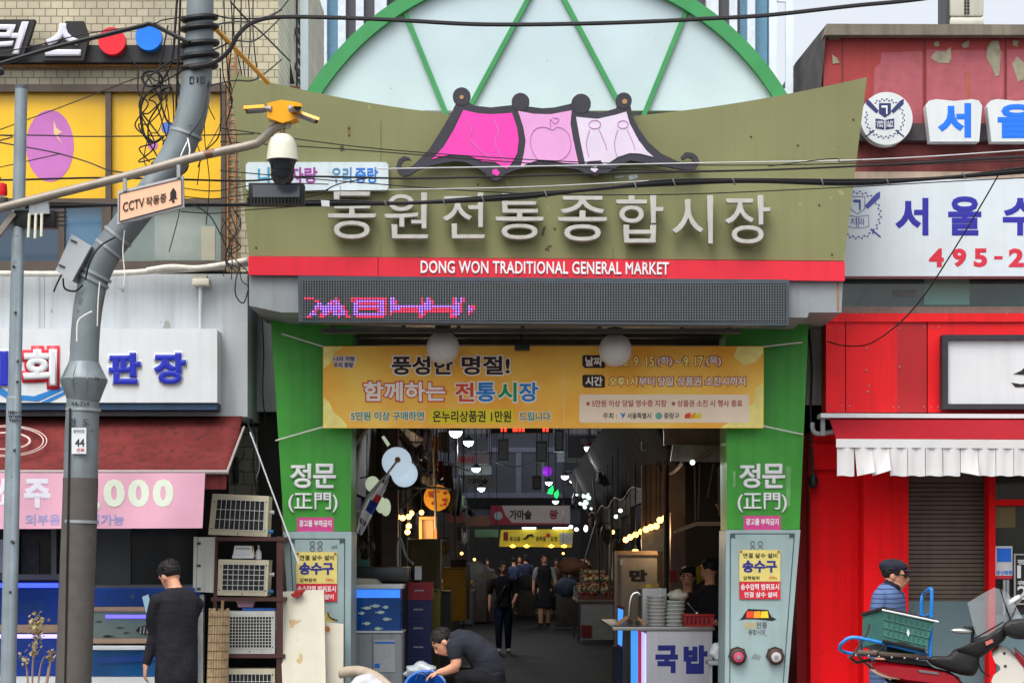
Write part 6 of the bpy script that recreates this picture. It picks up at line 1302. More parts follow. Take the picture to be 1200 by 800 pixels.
MB().px([(197.5, 235.5), (199.5, 233), (199.5, 226), (202, 221.5), (203, 220), (204, 221), (206.5, 225), (206.5, 231), (208, 232.5)], 16.608, .006).done('bell_symbol', INK, cs2); MB().disc(203, 236, 1.6, 16.608, .006).done('bell_clapper', INK, cs2)
for x, y in ((146, 215), (209, 199)): MB().pbox(x - 2, y - 6, x + 2, y + 9, 16.6, .03).done('hanger', GALV, cs2)
tb = thing('arm_bracket_box', 'black camera box with pale insulator rods under the arm by the thin pole', 'box', P(42, 268, 16.75))
MB().pbox(16, 246, 64, 266, 16.75, .16, .01).done('case', BLACK, tb); MB().px([(34, 238), (56, 233), (58, 250), (34, 252)], 16.7, .04).done('bracket', GALV, tb)
f_ = MB(); [f_.pbox(64, 248 + i * 5, 78, 250 + i * 5, 16.78, .02) for i in range(4)]; f_.done('fin', BLACK, tb)
for x in (34.5, 42, 49): MB().cyl(P(x, 250, 16.68), P(x - 1 + (x - 42) * .05, 280 - abs(x - 40) * .3, 16.68), .011, 8).done('insulator_rod', mat('rod_cream', (206, 204, 182)), tb)
rlm = thing('red_beacon', 'red plastic beacon above the arm at the left edge', 'lamp', P(2, 232, 16.8)); MB().lathe(P(2, 225, 16.8), [(.04, -.03), (.045, .0), (.04, .06), (.02, .07)], 14).done('lens', mat('beacon_red', (206, 20, 26), rough=.25), rlm); MB().cyl(P(2, 232, 16.8), P(2, 238, 16.8), .05, 14).done('base', DARKMETAL, rlm)
# ---- overhead cables
k1 = YT2 / F
wire('overhead_cable', [(-60, 92, 16.9), (0, 75, 16.9), (60, 57, 16.95), (120, 42, 17), (165, 31, 17), (178, 29, 17), (205, 42, 16.9), (222, 50, 16.85)], .018, 'thick black cable sweeping past the red and blue discs to the pole top', wr)
wire('overhead_cable', [(222, 80, 16.85), (250, 74, 16.85), (268, 60, 16.85), (280, 40, 16.85), (300, 25, 16.9), (340, 20, 17), (450, 23, 17), (540, 28, 17), (600, 29, 17), (680, 28, 17), (760, 25.5, 17), (830, 22, 17), (900, 18, 17), (1000, 7, 17), (1080, -1, 17), (1260, -25, 17)], .017, 'thick black cable crossing in front of the pale arched roof', wr)
wire('overhead_cable', [(-60, 208, 17.3), (0, 211, 17.3), (110, 208.5, 17.3), (200, 210, 17.3), (290, 212, 17.3), (360, 207, 17.3), (480, 209, 17.3), (620, 206, 17.3), (720, 203, 17.3), (900, 199, 17.3), (1060, 192, 17.3), (1200, 184, 17.3), (1300, 178, 17.3)], .008, 'black cable running just below the pink roof emblem', wr)
for j, (dy, r, lb) in enumerate(((0, .014, 'heaviest cable of the bundle crossing the raised sign letters'), (-3.2, .009, 'upper thin cable of the bundle crossing the raised sign letters'), (2.8, .007, 'lower thin cable of the bundle crossing the raised sign letters'))):
    wire('overhead_cable', [(-60, 242 + dy, 17.35), (60, 241 + dy, 17.35), (150, 240, 17.35), (220, 240 - dy * .3, 17.35), (300, 240 + dy * .5, 17.35), (385, 238 + dy, 17.35), (480, 238 + dy * .3, 17.35), (600, 231 + dy, 17.35), (700, 221.5 + dy * .2, 17.35), (780, 214.5 + dy, 17.35), (880, 212 + dy * .6, 17.35), (1000, 214 + dy, 17.35), (1100, 209 + dy * .3, 17.35), (1200, 200 + dy, 17.35), (1300, 190 + dy, 17.35)], r, lb, wr)
for j, (pts, r, lb, m_) in enumerate((
    ([(-40, 159, 17.2), (100, 160, 17.2), (220, 159, 17.2), (298, 157, 17.2)], .005, 'thin line crossing the yellow window level with the oval', wr),
    ([(-40, 158, 17.1), (0, 167, 17.1), (60, 178, 17.1), (100, 189, 17.1), (126, 199, 17.05), (150, 203, 16.9)], .006, 'thin line sloping down across the mauve oval to the arm', wr),
    ([(0, 152, 17.1), (60, 130, 17.1), (120, 107, 17.1), (160, 92, 17.05), (215, 78, 16.9)], .004, 'thin line rising across the yellow film to the pole wraps', wr),
    ([(440, 198, 17.5), (620, 195, 17.5), (820, 191, 17.5), (1020, 187, 17.5), (1200, 176, 17.5), (1300, 168, 17.5)], .005, 'thin pale line across the lower edge of the roof emblem', mat('line_pale', (186, 190, 190))),
    ([(330, 224, 17.5), (480, 222, 17.5), (620, 219, 17.5), (760, 212, 17.5)], .004, 'thin pale line along the top of the raised sign letters', mat('line_pale', ())),
    ([(1175, 196, 17.5), (1150, 240, 17.6), (1112, 302, 17.8), (1080, 350, 18.2), (1050, 382, 18.8), (1018, 403, 19.6), (990, 405, 20.0), (970, 400, 20.2)], .006, 'thin black drop line sagging across the clinic sign and red panels', wr),
    ([(270, 2, 17), (290, 24, 17.4), (308, 40, 18), (340, 72, 19)], .007, 'black drop line from the pole top towards the netted stair', wr),
    ([(253, 18, 16.9), (275, 22, 17), (320, 18, 17.2), (345, -10, 17.3)], .006, 'dark wire looping off the pole top to the right', wr),
    ([(215, 20, 16.9), (190, 24, 16.9), (175, 29, 17), (100, 40, 17.2), (40, 54, 17.3), (-40, 70, 17.4)], .005, 'thin wire above the thick cable at the shop letters', wr),
    ([(900, 195, 17.4), (975, 186, 17.4), (985, 190, 17.4), (1010, 188, 17.4)], .004, 'short slack wire at the right tip of the olive sign', wr),
    ([(222, 238, 17.2), (245, 252, 17.3), (262, 282, 17.6), (268, 296, 18), (290, 318, 18.8)], .005, 'green tinged drop wire from the notice sign to the gate edge', mat('wire_green', (30, 70, 56))),
    ([(72, 180, 17.2), (0, 196, 17.2), (-40, 204, 17.2)], .004, 'short thin wire left of the thin pole', wr))):
    wire('overhead_cable', pts, r, lb, m_)
# hanging cable loops by the tile wall
for j, (pts, r, lb) in enumerate((
    ([(209, -20, 17.2), (206, 20, 17.2), (203, 60, 17.2), (196, 85, 17.2), (186, 98, 17.2), (174, 101, 17.2), (167, 93, 17.2), (170, 85, 17.2), (182, 84, 17.2), (190, 92, 17.2), (186, 101, 17.2), (172, 110, 17.2), (165, 125, 17.2), (166, 145, 17.2), (170, 160, 17.2), (180, 167, 17.2), (192, 160, 17.2)], .011, 'thick slack cable falling in coils over the yellow film'),
    ([(212, -20, 17.25), (210, 40, 17.25), (207, 110, 17.25), (205, 150, 17.25), (190, 180, 17.2), (178, 192, 17.1)], .010, 'straight black drop cable beside the coils'),
    ([(216, 68, 17), (200, 72, 17.1), (185, 82, 17.1), (172, 95, 17.1), (166, 112, 17.1), (164, 128, 17.1), (180, 150, 17.1), (197, 172, 17.0)], .007, 'black cable looping from the pole wraps to the coils'),
    ([(148, 62, 17.3), (155, 72, 17.3), (166, 82, 17.3), (178, 92, 17.25), (190, 96, 17.2), (205, 88, 17.1), (222, 76, 16.95)], .006, 'slack wire from the dark sign board to the pole wraps'),
    ([(190, 95, 17.2), (195, 120, 17.2), (198, 140, 17.2), (196, 160, 17.2)], .005, 'thin wire hanging beside the blue dot'),
    ([(245, 84, 17), (243, 110, 16.9), (236, 138, 16.85), (222, 158, 16.82)], .006, 'thin wire lying along the upper bend of the pole'),
    ([(258, 80, 17.4), (259, 130, 17.4), (256, 160, 17.4), (240, 178, 17.4), (232, 196, 17.4)], .006, 'dark wire dropping right of the pole over the window edge'),
    ([(280, 84, 18), (268, 118, 18), (256, 150, 17.8), (240, 178, 17.6)], .004, 'thin slanted wire by the left tip of the olive sign'))):
    wire('slack_cable', pts, r, lb, wr, group='slack cables around the pole')
for j, (pts, r, lb) in enumerate((
    ([(282, 310, 19.6), (277, 325, 19.4), (276, 345, 19.4), (285, 355, 19.4), (291, 340, 19.4)], .006, 'black wire loop at the left end of the red strip'),
    ([(280, 308, 19.6), (283, 328, 19.4), (290, 334, 19.4)], .005, 'short wire at the left end of the red strip'),
    ([(293, 490, 20.3), (299, 508, 20.2), (297, 540, 20.2), (300, 570, 20.2), (303, 590, 20.2)], .008, 'black wire hanging between the awning and the left pillar'),
    ([(290, 495, 20.25), (300, 520, 20.2), (304, 545, 20.2), (300, 560, 20.2)], .006, 'grey wire hanging between the awning and the left pillar'),
    ([(306, 355, 20.4), (309, 410, 20.4), (308, 460, 20.4), (312, 500, 20.4)], .006, 'dark wire running down beside the left green pillar'),
    ([(288, 530, 20.2), (278, 545, 20.2), (272, 548, 20.2), (286, 552, 20.2)], .006, 'small wire loop by the clamp on the recess wall'))):
    wire('slack_cable', pts, r, lb, wr if j != 3 else GALV, group='loose wires beside the left pillar')
wire('white_string', [(146, 270, 16.75), (144, 295, 16.75), (146, 320, 16.75), (145, 335, 16.75)], .005, 'white string hanging below the notice sign', rope, group='white strings on the pole'); wire('white_string', [(117, 330, 16.8), (115, 352, 16.8), (114, 382, 16.8)], .005, 'white string hanging from the lower straps', rope, group='white strings on the pole')
wire('white_string', [(108, 365, 16.75), (98, 370, 16.75), (91, 378, 16.75), (90, 400, 16.75)], .006, 'white string tied round the bend above the collar', rope, group='white strings on the pole')
wire('white_string', [(220, 165, 16.78), (213, 180, 16.7), (211, 190, 16.7), (222, 180, 16.7), (220, 162, 16.78)], .005, 'white string tied where the arm meets the pole', rope, group='white strings on the pole')
MB().tube([P(252, 33, 17.0), P(314, 97, 18.6)], .02, 10).done('yellow_guard_tube', yw, base=P(252, 33, 17), label='yellow guard tube slanting from the pole to the olive sign tip', cat='guard tube')
MB().px([(376, 234.5), (386, 235), (386, 242), (377, 241.5)], 17.32, .03).done('cable_tag', wh, base=P(381, 238, 17.3), label='small white tag on the cable bundle left of the raised letters', cat='tag')
MB().tube([P(293, 506, 19.85), P(350, 660, 19.75)], .0075, 6).done('white_rod', wh, base=P(350, 660, 19.8), label='thin white rod leaning across the left pedestal', cat='rod')

# ================================================================ condenser rack, boxes and boards by the left pillar
YK = 19.75
rackm = mat('rack_brown', (76, 48, 44), rough=.7, var=.2, streak=.3)
rk2 = thing('condenser_rack', 'rusty brown steel rack carrying four outdoor condensers', 'rack', P(285, 858, YK))
for x0, x1 in ((250, 254), (324, 331)):
    for yy in (YK, YK + .5): MB().pbox(x0, 628, x1, 858, yy, .04).done('post', rackm, rk2)
for y0 in (629, 699.5, 766, 832): MB().pbox(247, y0, 334, y0 + 4.5, YK - .01, .56).done('shelf', rackm, rk2)
cream_m = mat('condenser_cream', (196, 190, 164), rough=.5, var=.06, streak=.3, dirt=(150, 140, 116)); cwhite = mat('condenser_white', (196, 198, 192), rough=.5, var=.05, streak=.25)
def condenser(pts, m, nx, ny, wire_m, lb, Y=YK + .02, pipe=True):
    """pts: four front corners, clockwise from the top left"""
    t = thing('outdoor_condenser', lb, 'condenser', P((pts[2][0] + pts[3][0]) / 2, pts[2][1], Y), group='condensers on the brown rack')
    MB().px(pts, Y, .3).done('casing', m, t)
    def at(u, v): 
        a = [pts[0][i] + (pts[1][i] - pts[0][i]) * u for i in (0, 1)]; c = [pts[3][i] + (pts[2][i] - pts[3][i]) * u for i in (0, 1)]
        return (a[0] + (c[0] - a[0]) * v, a[1] + (c[1] - a[1]) * v)
    u0, u1, v0, v1 = .09, .93, .13, .86
    MB().px([at(u0, v0), at(u1, v0), at(u1, v1), at(u0, v1)], Y - .004, .006).done('coil', mat('coil_dark', (30, 34, 38), var=.3, vs=20), t)
    fan = MB(); cxy = at(.45, .5)
    for i in range(3):
        a = R(120 * i + 20); fan.px([(cxy[0] + 1.5 * math.cos(a), cxy[1] + 1.5 * math.sin(a)), (cxy[0] + 14 * math.cos(a - .4), cxy[1] + 14 * math.sin(a - .4)), (cxy[0] + 15 * math.cos(a + .4), cxy[1] + 15 * math.sin(a + .4))], Y - .006, .003)
    fan.done('fan', mat('fan_dark', (46, 50, 54)), t)
    g = MB()
    for i in range(nx + 1):
        u = u0 + (u1 - u0) * i / nx; g.cyl(P(*at(u, v0), Y - .012), P(*at(u, v1), Y - .012), .003, 5)
    for j in range(ny + 1):
        v = v0 + (v1 - v0) * j / ny; g.cyl(P(*at(u0, v), Y - .017), P(*at(u1, v), Y - .017), .003, 5)
    g.done('guard_grille', wire_m, t)
    b = MB()
    for (u, v) in ((.04, .2), (.04, .85), (.96, .85), (.96, .15), (.5, .95)): b.sph(P(*at(u, v), Y), .007, 6, 5)
    b.done('screw', DARKMETAL, t)
    if pipe:
        for v in (.4, .88):
            q = at(1, v); MB().cyl(P(q[0], q[1], Y + .1), P(q[0] + 7, q[1], Y + .1), .018, 8).done('valve', wh if v < .5 else mat('valve_blue', (60, 130, 190)), t)
    return t
condenser([(249, 578), (315, 581), (313, 628.5), (244, 626)], cream_m, 10, 3, mat('grille_white', (206, 206, 200)), 'large tilted cream condenser on top of the rack')
condenser([(256, 655), (315, 656), (313, 698), (254.5, 697)], cream_m, 8, 5, mat('grille_white', ()), 'small cream condenser on the second shelf under a white tray')
condenser([(264, 715.5), (322, 715.5), (322, 765.5), (263, 765.5)], cwhite, 14, 10, mat('grille_white', ()), 'white condenser with dense grille on the third shelf')
condenser([(262, 783), (322, 783), (322, 831), (262, 831)], cream_m, 11, 4, mat('grille_white', ()), 'cream condenser on the lowest shelf, cut by the bottom edge')
t = thing('white_tray', 'upturned white plastic tray on the small cream condenser', 'tray', P(285, 654, YK + .1)); MB().prism([P(275, 639, YK + .08), P(294, 639, YK + .08), P(296, 650, YK + .08), P(273, 650, YK + .08)], (0, .2, 0)).pbox(272, 650.2, 297, 654, YK + .07, .22, .004).done('body', wh, t); MB().pbox(276, 642, 293, 643, YK + .076, .004).done('ridge', GREYINK, t)
t = thing('small_bottle', 'small translucent white bottle beside the white tray', 'bottle', P(303, 655, YK + .12)); MB().lathe(P(303, 655, YK + .12), [(.026, 0), (.028, .02), (.028, .06), (.012, .09), (.01, .1)], 14).done('body', wh, t); MB().cyl(P(303, 641.5, YK + .12), P(303, 638.5, YK + .12), .011, 10).done('cap', cwhite, t)
t = thing('pink_tray', 'small pink and white tray on the third shelf', 'tray', P(287, 711, YK + .1)); MB().prism([P(277, 704, YK + .08), P(298, 705, YK + .08), P(296, 711, YK + .08), P(279, 711, YK + .08)], (0, .15, 0)).done('body', mat('tray_pink', (196, 150, 170)), t); MB().pbox(276.5, 703, 298.5, 705, YK + .07, .17).done('rim', wh, t)
MB().pbox(284, 712.2, 322, 715, YK + .04, .3).done('blue_sheet', mat('sheet_blue', (40, 90, 170)), base=P(300, 715, YK), label='blue plastic sheet on the white dense grille condenser', cat='sheet')
mt = thing('meter_box', 'white upright steel box beside the top of the condenser rack', 'box', P(239, 694, YK)); bx = mat('meter_white', (184, 186, 182), rough=.45, var=.06, streak=.4)
MB().px([(232, 629), (252, 629), (250, 694), (230, 693)], YK - .02, .2).done('door', bx, mt); MB().px([(227, 628.5), (231.6, 629), (229.6, 693), (226, 692.5)], YK - .015, .195).done('side', bx, mt)
for y in (635, 661, 688): MB().pbox(231, y, 235, y + 3, YK - .03, .012).done('hinge', DARKMETAL, mt)
MB().px([(234, 696), (239, 696), (238, 715), (234, 716)], YK + .05, .1).done('lower_conduit', bx, mt); MB().pbox(232, 716, 238, 858, YK + .05, .1).done('stand', bx, mt)
br = thing('bamboo_roll', 'rolled bamboo blind standing upright against the condenser rack', 'blind', P(255, 858, YK - .12))
def bambooring():
    m = MB(); n = 22; rr = 11.5 * YK / F
    for j in range(n):
        a = 2 * math.pi * j / n; p0, p1 = P(257, 714 + 2 * math.sin(j * 2), YK - .12), P(253, 857, YK - .12); d = Vector((math.cos(a), math.sin(a), 0)) * rr * .93
        m.cyl(p0 + d, p1 + d, .0135, 6)
    return m
bambooring().done('slats', mat('bamboo', (168, 146, 112), rough=.7, var=.2, vs=20, streak=.3, dirt=(110, 92, 66)), br)
for y in range(722, 856, 10): MB().tube([P(257 - (y - 714) * .028, y, YK - .12) + Vector((math.cos(a), math.sin(a), 0)) * 12.6 * YK / F for a in [R(x) for x in range(0, 361, 24)]], .003, 4).done('binding', mat('bamboo_thread', (96, 76, 52)), br)
MB().cyl(P(261, 703, YK - .12), P(260, 720, YK - .12), .014, 8).done('core_stick', mat('core_tan', (150, 124, 90)), br)
fo = mat('foam_board', (206, 202, 184), rough=.8, var=.05, vs=4, bump=.2, bs=90, stains=.35, stc=(190, 168, 126), sts=5)
def board3(tag_, top, bot, Yt, Yb, lb):
    t = thing('foam_board', lb, 'board', P((bot[0] + bot[1]) / 2, 862, Yb), group='foam boards leaning on the left pedestal')
    a = [P(top[0], top[2], Yt), P(top[1], top[3], Yt), P(bot[1], 862, Yb), P(bot[0], 862, Yb)]
    MB().prism(a, (0, .05, 0)).done('panel', fo, t)
    for u in (.12, .2, .78, .86):
        q0 = a[0].lerp(a[1], u) + Vector((0, -.004, -.01)); q1 = a[3].lerp(a[2], u) + Vector((0, -.004, 0)); MB().prism([q0, q0 + Vector((.012, 0, 0)), q1 + Vector((.012, 0, 0)), q1], (0, .008, 0)).done('raised_rib', fo, t)
    return t
board3(0, (327, 379.5, 693, 690.5), (333, 383), 19.95, 19.55, 'taller white foam board with brown stains leaning on the left pedestal')
fb1 = board3(1, (380, 402.5, 728, 731), (382, 402), 20.02, 19.8, 'shorter white foam board with a rust spot behind the taller one')
MB().disc(383.5, 736.5, 3.2, 19.99, .004).done('rust_spot', mat('rust_orange', (190, 120, 60), var=.3, vs=30), fb1)
gv = thing('red_glove', 'red work glove hooked on the top of the taller foam board', 'glove', P(349, 698, 19.9)); gm = mat('glove_red', (156, 46, 40), rough=.85, var=.15, vs=30, bump=.4, bs=120)
m = MB(); m.sph(P(350, 694, 19.9), (.045, .03, .03), 14, 10)
for i, (x, y) in enumerate(((341, 697), (343.5, 699), (347, 699.5), (351, 699), (357, 691))): m.tube([P(350, 694, 19.89), P(x, y, 19.88)], [.014, .011], 8)
m.done('fabric', gm, gv)
yp = thing('yellow_plate_scrap', 'yellow plate scrap with black mark behind the shorter foam board', 'plate', P(384, 728, 20.1)); MB().px([(381, 718), (384, 717), (390, 724), (396, 728), (380, 728)], 20.1, .01).done('plate', ylm, yp); MB().tube(catmull([P(384, 717, 20.09), P(387, 723, 20.09), P(396, 727, 20.09)], 4), .006, 5).done('edge_mark', INK, yp)
# dried shrub by the thin pole
pl2 = thing('dried_shrub', 'dry leafless shrub with pale curled leaf clumps between the two poles', 'plant', P(40, 860, 17.6))
m = MB()
for pts in ([(38, 860), (38, 790), (40, 760), (43, 735)], [(41, 860), (45, 800), (49, 775), (54, 768)], [(45, 860), (57, 790), (60, 765)], [(36, 860), (32, 790), (29, 772)], [(43, 860), (54, 800), (57, 780)]): m.tube(catmull([P(x, y, 17.6 + .01 * random.random()) for x, y in pts], 4), [.012 - .009 * i / 12 for i in range((len(pts) - 1) * 4 + 1)], 6)
m.done('stem', mat('stem_tan', (150, 124, 100), var=.2), pl2)
m = MB()
for cx_, cy_, n, s in ((43, 730, 70, 6), (40, 760, 34, 5), (44, 745, 24, 4), (60, 768, 22, 4), (29, 773, 16, 3.5)):
    for i in range(n):
        c = P(cx_ + random.gauss(0, s * .8), cy_ + random.gauss(0, s), 17.6 + random.gauss(0, .05)); d = Vector((random.uniform(-1, 1), random.uniform(-1, 1), random.uniform(-1, 1))).normalized(); u = d.orthogonal().normalized(); r = random.uniform(.01, .024)
        m.prism([c - u * r, c + d * r * .7, c + u * r, c - d * r * .7], d.cross(u) * .003)
m.done('leaves', mat('dry_leaf', (150, 136, 96), rough=.8, var=.45, vs=25), pl2)

random.seed(5)
for i in range(9):
    x0 = random.uniform(196, 262); x1 = x0 + random.uniform(-34, 18); y1 = random.uniform(120, 300)
    pts = [(x0, random.choice((-20, 30, 60)), 17.15)] + [(x0 + (x1 - x0) * t + random.uniform(-7, 7), 60 + (y1 - 60) * t, 17.15 + .05 * t) for t in (.25, .5, .75)] + [(x1, y1, 17.2)]
    wire('tangled_wire', pts, random.choice((.004, .005, .007)), 'thin black wire in the tangle around the top of the curved pole', wr, group='tangled wires at the pole top')
for i in range(6):
    x0 = 262 + i * 7; wire('tangled_wire', [(x0, -20, 19.8), (x0 + random.uniform(-4, 4), 40, 19.9), (x0 + 4 + random.uniform(-6, 6), 90, 20.0), (x0 + 10, 125, 20.2)], .006, 'thin black wire dropping down the tiled wall behind the left sign tip', wr, group='wires on the tiled wall')
for i, (y0, y1, sag) in enumerate(((30, 12, 8), (60, 20, 14), (100, 70, 16))):
    wire('overhead_cable', [(248, y0, 16.95), (275, (y0 + y1) / 2 + sag * .6, 17.6), (300, (y0 + y1) / 2 + sag * .5, 18.5), (330, y1, 19.5)], .007, ['upper', 'middle', 'lower'][i] + ' of three short drop cables from the pole to the netted stair', wr)
for i, y in enumerate((246, 228, 218)):
    wire('overhead_cable', [(212, y + 2, 17.25), (250, y + 4 + i, 17.3), (290, y, 17.35), (335, y - 3, 17.4), (385, y - 8 + i * 3, 17.5)], .004, ['lowest', 'middle', 'topmost'][i] + ' of three thin wires passing behind the black sensor box', wr)
wire('overhead_cable', [(356, 232, 17.2), (376, 226, 17.2), (396, 216, 17.25), (430, 209, 17.3)], .005, 'short wire joining the sensor box to the cable under the emblem', wr)
wire('overhead_cable', [(384, 200, 17.3), (394, 208, 17.3), (399, 222, 17.3), (397, 236, 17.35)], .004, 'small hooked wire before the right end of the slogan board', mat('line_pale', ()))

random.seed(12)
for i in range(8):
    x0 = random.uniform(150, 212); y0 = random.uniform(55, 110); n_ = random.randint(4, 6)
    pts = [(x0 + random.uniform(-18, 22) * (j > 0), y0 + (random.uniform(90, 130)) * j / n_ + random.uniform(-12, 12), 17.12 + .02 * i) for j in range(n_ + 1)]
    wire('tangled_wire', pts, random.choice((.004, .006, .008)), 'thin black wire in the tangle hanging left of the curved pole', wr, group='tangled wires left of the pole')
for i in range(5):
    pts = [(265 + random.uniform(-6, 20), 250 + 18 * j + random.uniform(-10, 10), 18.7) for j in range(5)]
    wire('tangled_wire', pts, .005, 'thin wire in the loose tangle at the left end of the red strip', wr, group='tangled wires at the red strip')
for i, (ys, lb) in enumerate((((166, 176, 190, 200, 196, 186), 'slack thin wire sagging lowest under the right half of the emblem'), ((200, 214, 226, 228, 220, 206), 'slack thin wire sagging across the tops of the middle sign letters'), ((150, 172, 186, 193, 192, 181), 'slack thin wire crossing the emblem panels and the right sign tip'))):
    wire('overhead_cable', [(x, y, 17.6) for x, y in zip((258, 420, 600, 780, 980, 1260), ys)], .0045, lb, wr)
b = MB()
for x, y in ((452, 239), (520, 236), (566, 233.5), (640, 228), (745, 218), (790, 214), (860, 213), (964, 214), (1040, 212), (1130, 206)): b.tube([P(x - 1.5, y - 4, 17.32), P(x, y, 17.31), P(x + 1.5, y + 4, 17.32)], .006, 5)
b.done('cable_tie', galv2 if 'galv2' in globals() else GALV, base=P(700, 222, 17.3), label='small ties bunching the cables across the raised sign letters', cat='cable tie')
# ================================================================ people: one continuous remeshed body each
class Body:
    def __init__(s): s.bm = bmesh.new(); s.mats = []
    def _add(s, mb, m):
        if m not in s.mats: s.mats.append(m)
        k = s.mats.index(m); mp = [s.bm.verts.new(v.co) for v in mb.bm.verts]; mb.bm.verts.index_update()
        for f in mb.bm.faces:
            try: nf = s.bm.faces.new([mp[v.index] for v in f.verts]); nf.material_index = k
            except ValueError: pass
        mb.bm.free(); return s
    def cap(s, pts, rs, m, n=14):
        """tapered limb through joints with round ends"""
        pts = [Vector(p) for p in pts]; q = catmull(pts, 5); rr = []
        for i in range(len(pts) - 1): rr += [rs[i] + (rs[i + 1] - rs[i]) * j / 5 for j in range(5)]
        rr.append(rs[-1])
        s._add(MB().tube(q, rr, n), m); s._add(MB().sph(pts[0], rs[0] * .99, n, 8), m); return s._add(MB().sph(pts[-1], rs[-1] * .99, n, 8), m)
    def ell(s, c, r, m, rot=None): return s._add(MB().sph(c, r, 18, 12, rot), m)
    def loft(s, secs, m, n=22):
        """sections (centre, half width, half depth, side vector)"""
        mb = MB(); rings = []
        for i, (c, a, b, sd) in enumerate(secs):
            c = Vector(c); sd = Vector(sd).normalized()
            ax = (Vector(secs[min(i + 1, len(secs) - 1)][0]) - Vector(secs[max(i - 1, 0)][0])).normalized(); fr = ax.cross(sd).normalized(); sd2 = fr.cross(ax).normalized()
            rings.append([mb.bm.verts.new(c + sd2 * a * math.copysign(abs(math.cos(t)) ** .8, math.cos(t)) + fr * b * math.copysign(abs(math.sin(t)) ** .9, math.sin(t))) for t in [2 * math.pi * j / n for j in range(n)]])
        for p, q in zip(rings, rings[1:]):
            for j in range(n): mb.bm.faces.new((p[j], p[(j + 1) % n], q[(j + 1) % n], q[j]))
        mb.bm.faces.new(rings[0][::-1]); mb.bm.faces.new(rings[-1])
        return s._add(mb, m)
    def hand(s, w, d, palm, m, sc=1., curl=.6, side=1):
        """palm, four unequal curled fingers and a thumb; d = pointing direction, palm = palm normal"""
        d = Vector(d).normalized(); p = Vector(palm); p = (p - d * p.dot(d)).normalized(); a = d.cross(p).normalized() * side; w = Vector(w)
        e = w + d * .085 * sc
        s.loft([(w - d * .02, .024 * sc, .019 * sc, a), (w + d * .03 * sc, .036 * sc, .015 * sc, a), (e, .04 * sc, .013 * sc, a)], m, 14)
        for k, (o, l) in enumerate(((-.03, .068), (-.01, .08), (.011, .074), (.031, .058))):
            b0 = e + a * o * sc - d * .012; q1 = b0 + (d * math.cos(curl * .5) + p * math.sin(curl * .5)) * l * .5 * sc; q2 = q1 + (d * math.cos(curl * 1.3) + p * math.sin(curl * 1.3)) * l * .32 * sc; q3 = q2 + (d * math.cos(curl * 2) + p * math.sin(curl * 2)) * l * .25 * sc
            s.cap([b0, q1, q2, q3], [.0095 * sc, .009 * sc, .0082 * sc, .007 * sc], m, 8)
        t0 = w + d * .03 * sc - a * .03 * sc; s.cap([t0, t0 - a * .022 * sc + d * .02 * sc + p * .012 * sc, t0 - a * .026 * sc + d * .05 * sc + p * .02 * sc], [.012 * sc, .0105 * sc, .009 * sc], m, 8)
        return s
    def build(s, parent, voxel=.009, name='body', smooth=4):
        me = bpy.data.meshes.new('raw'); bmesh.ops.recalc_face_normals(s.bm, faces=s.bm.faces[:]); s.bm.to_mesh(me)
        tree = BVHTree.FromBMesh(s.bm); s.bm.faces.ensure_lookup_table(); fm = [f.material_index for f in s.bm.faces]
        o = bpy.data.objects.new('raw', me); COL.objects.link(o)
        r = o.modifiers.new('r', 'REMESH'); r.mode = 'VOXEL'; r.voxel_size = voxel
        k = o.modifiers.new('s', 'SMOOTH'); k.iterations = smooth; k.factor = .5
        bpy.context.view_layer.update()
        out = bpy.data.meshes.new_from_object(o.evaluated_get(bpy.context.evaluated_depsgraph_get()))
        bpy.data.objects.remove(o); bpy.data.meshes.remove(me); s.bm.free()
        out.materials.clear()
        for m in s.mats: out.materials.append(m)
        for p in out.polygons:
            hit = tree.find_nearest(p.center)
            p.material_index = fm[hit[2]] if hit[2] is not None else 0
        b = base_of(parent)
        for v in out.vertices: v.co -= b
        out.shade_smooth(); out.name = name
        ob = bpy.data.objects.new(name, out); COL.objects.link(ob); ob.parent = parent; return ob
skin = mat('skin', (206, 150, 122), rough=.55, var=.06, vs=9, spec=.3); skind = mat('skin_darker', (184, 130, 104), rough=.55, var=.06)  # second skin colour, darker, for the man in the cap
hairm = mat('black_hair', (26, 23, 23), rough=.6, var=.3, vs=40, bump=.8, bs=70, spec=.3)
def fabric(n, c, **k): return mat('fabric_' + n, c, rough=.9, var=.2, vs=7, bump=.7, bs=1., bd=.035, bmp=(6, 6, 8), spec=.1, **k)
black_f = fabric('black', (38, 38, 43)); black_t = fabric('charcoal', (44, 46, 54)); denim = fabric('denim', (40, 48, 70)); trous = fabric('trousers', (28, 28, 32))
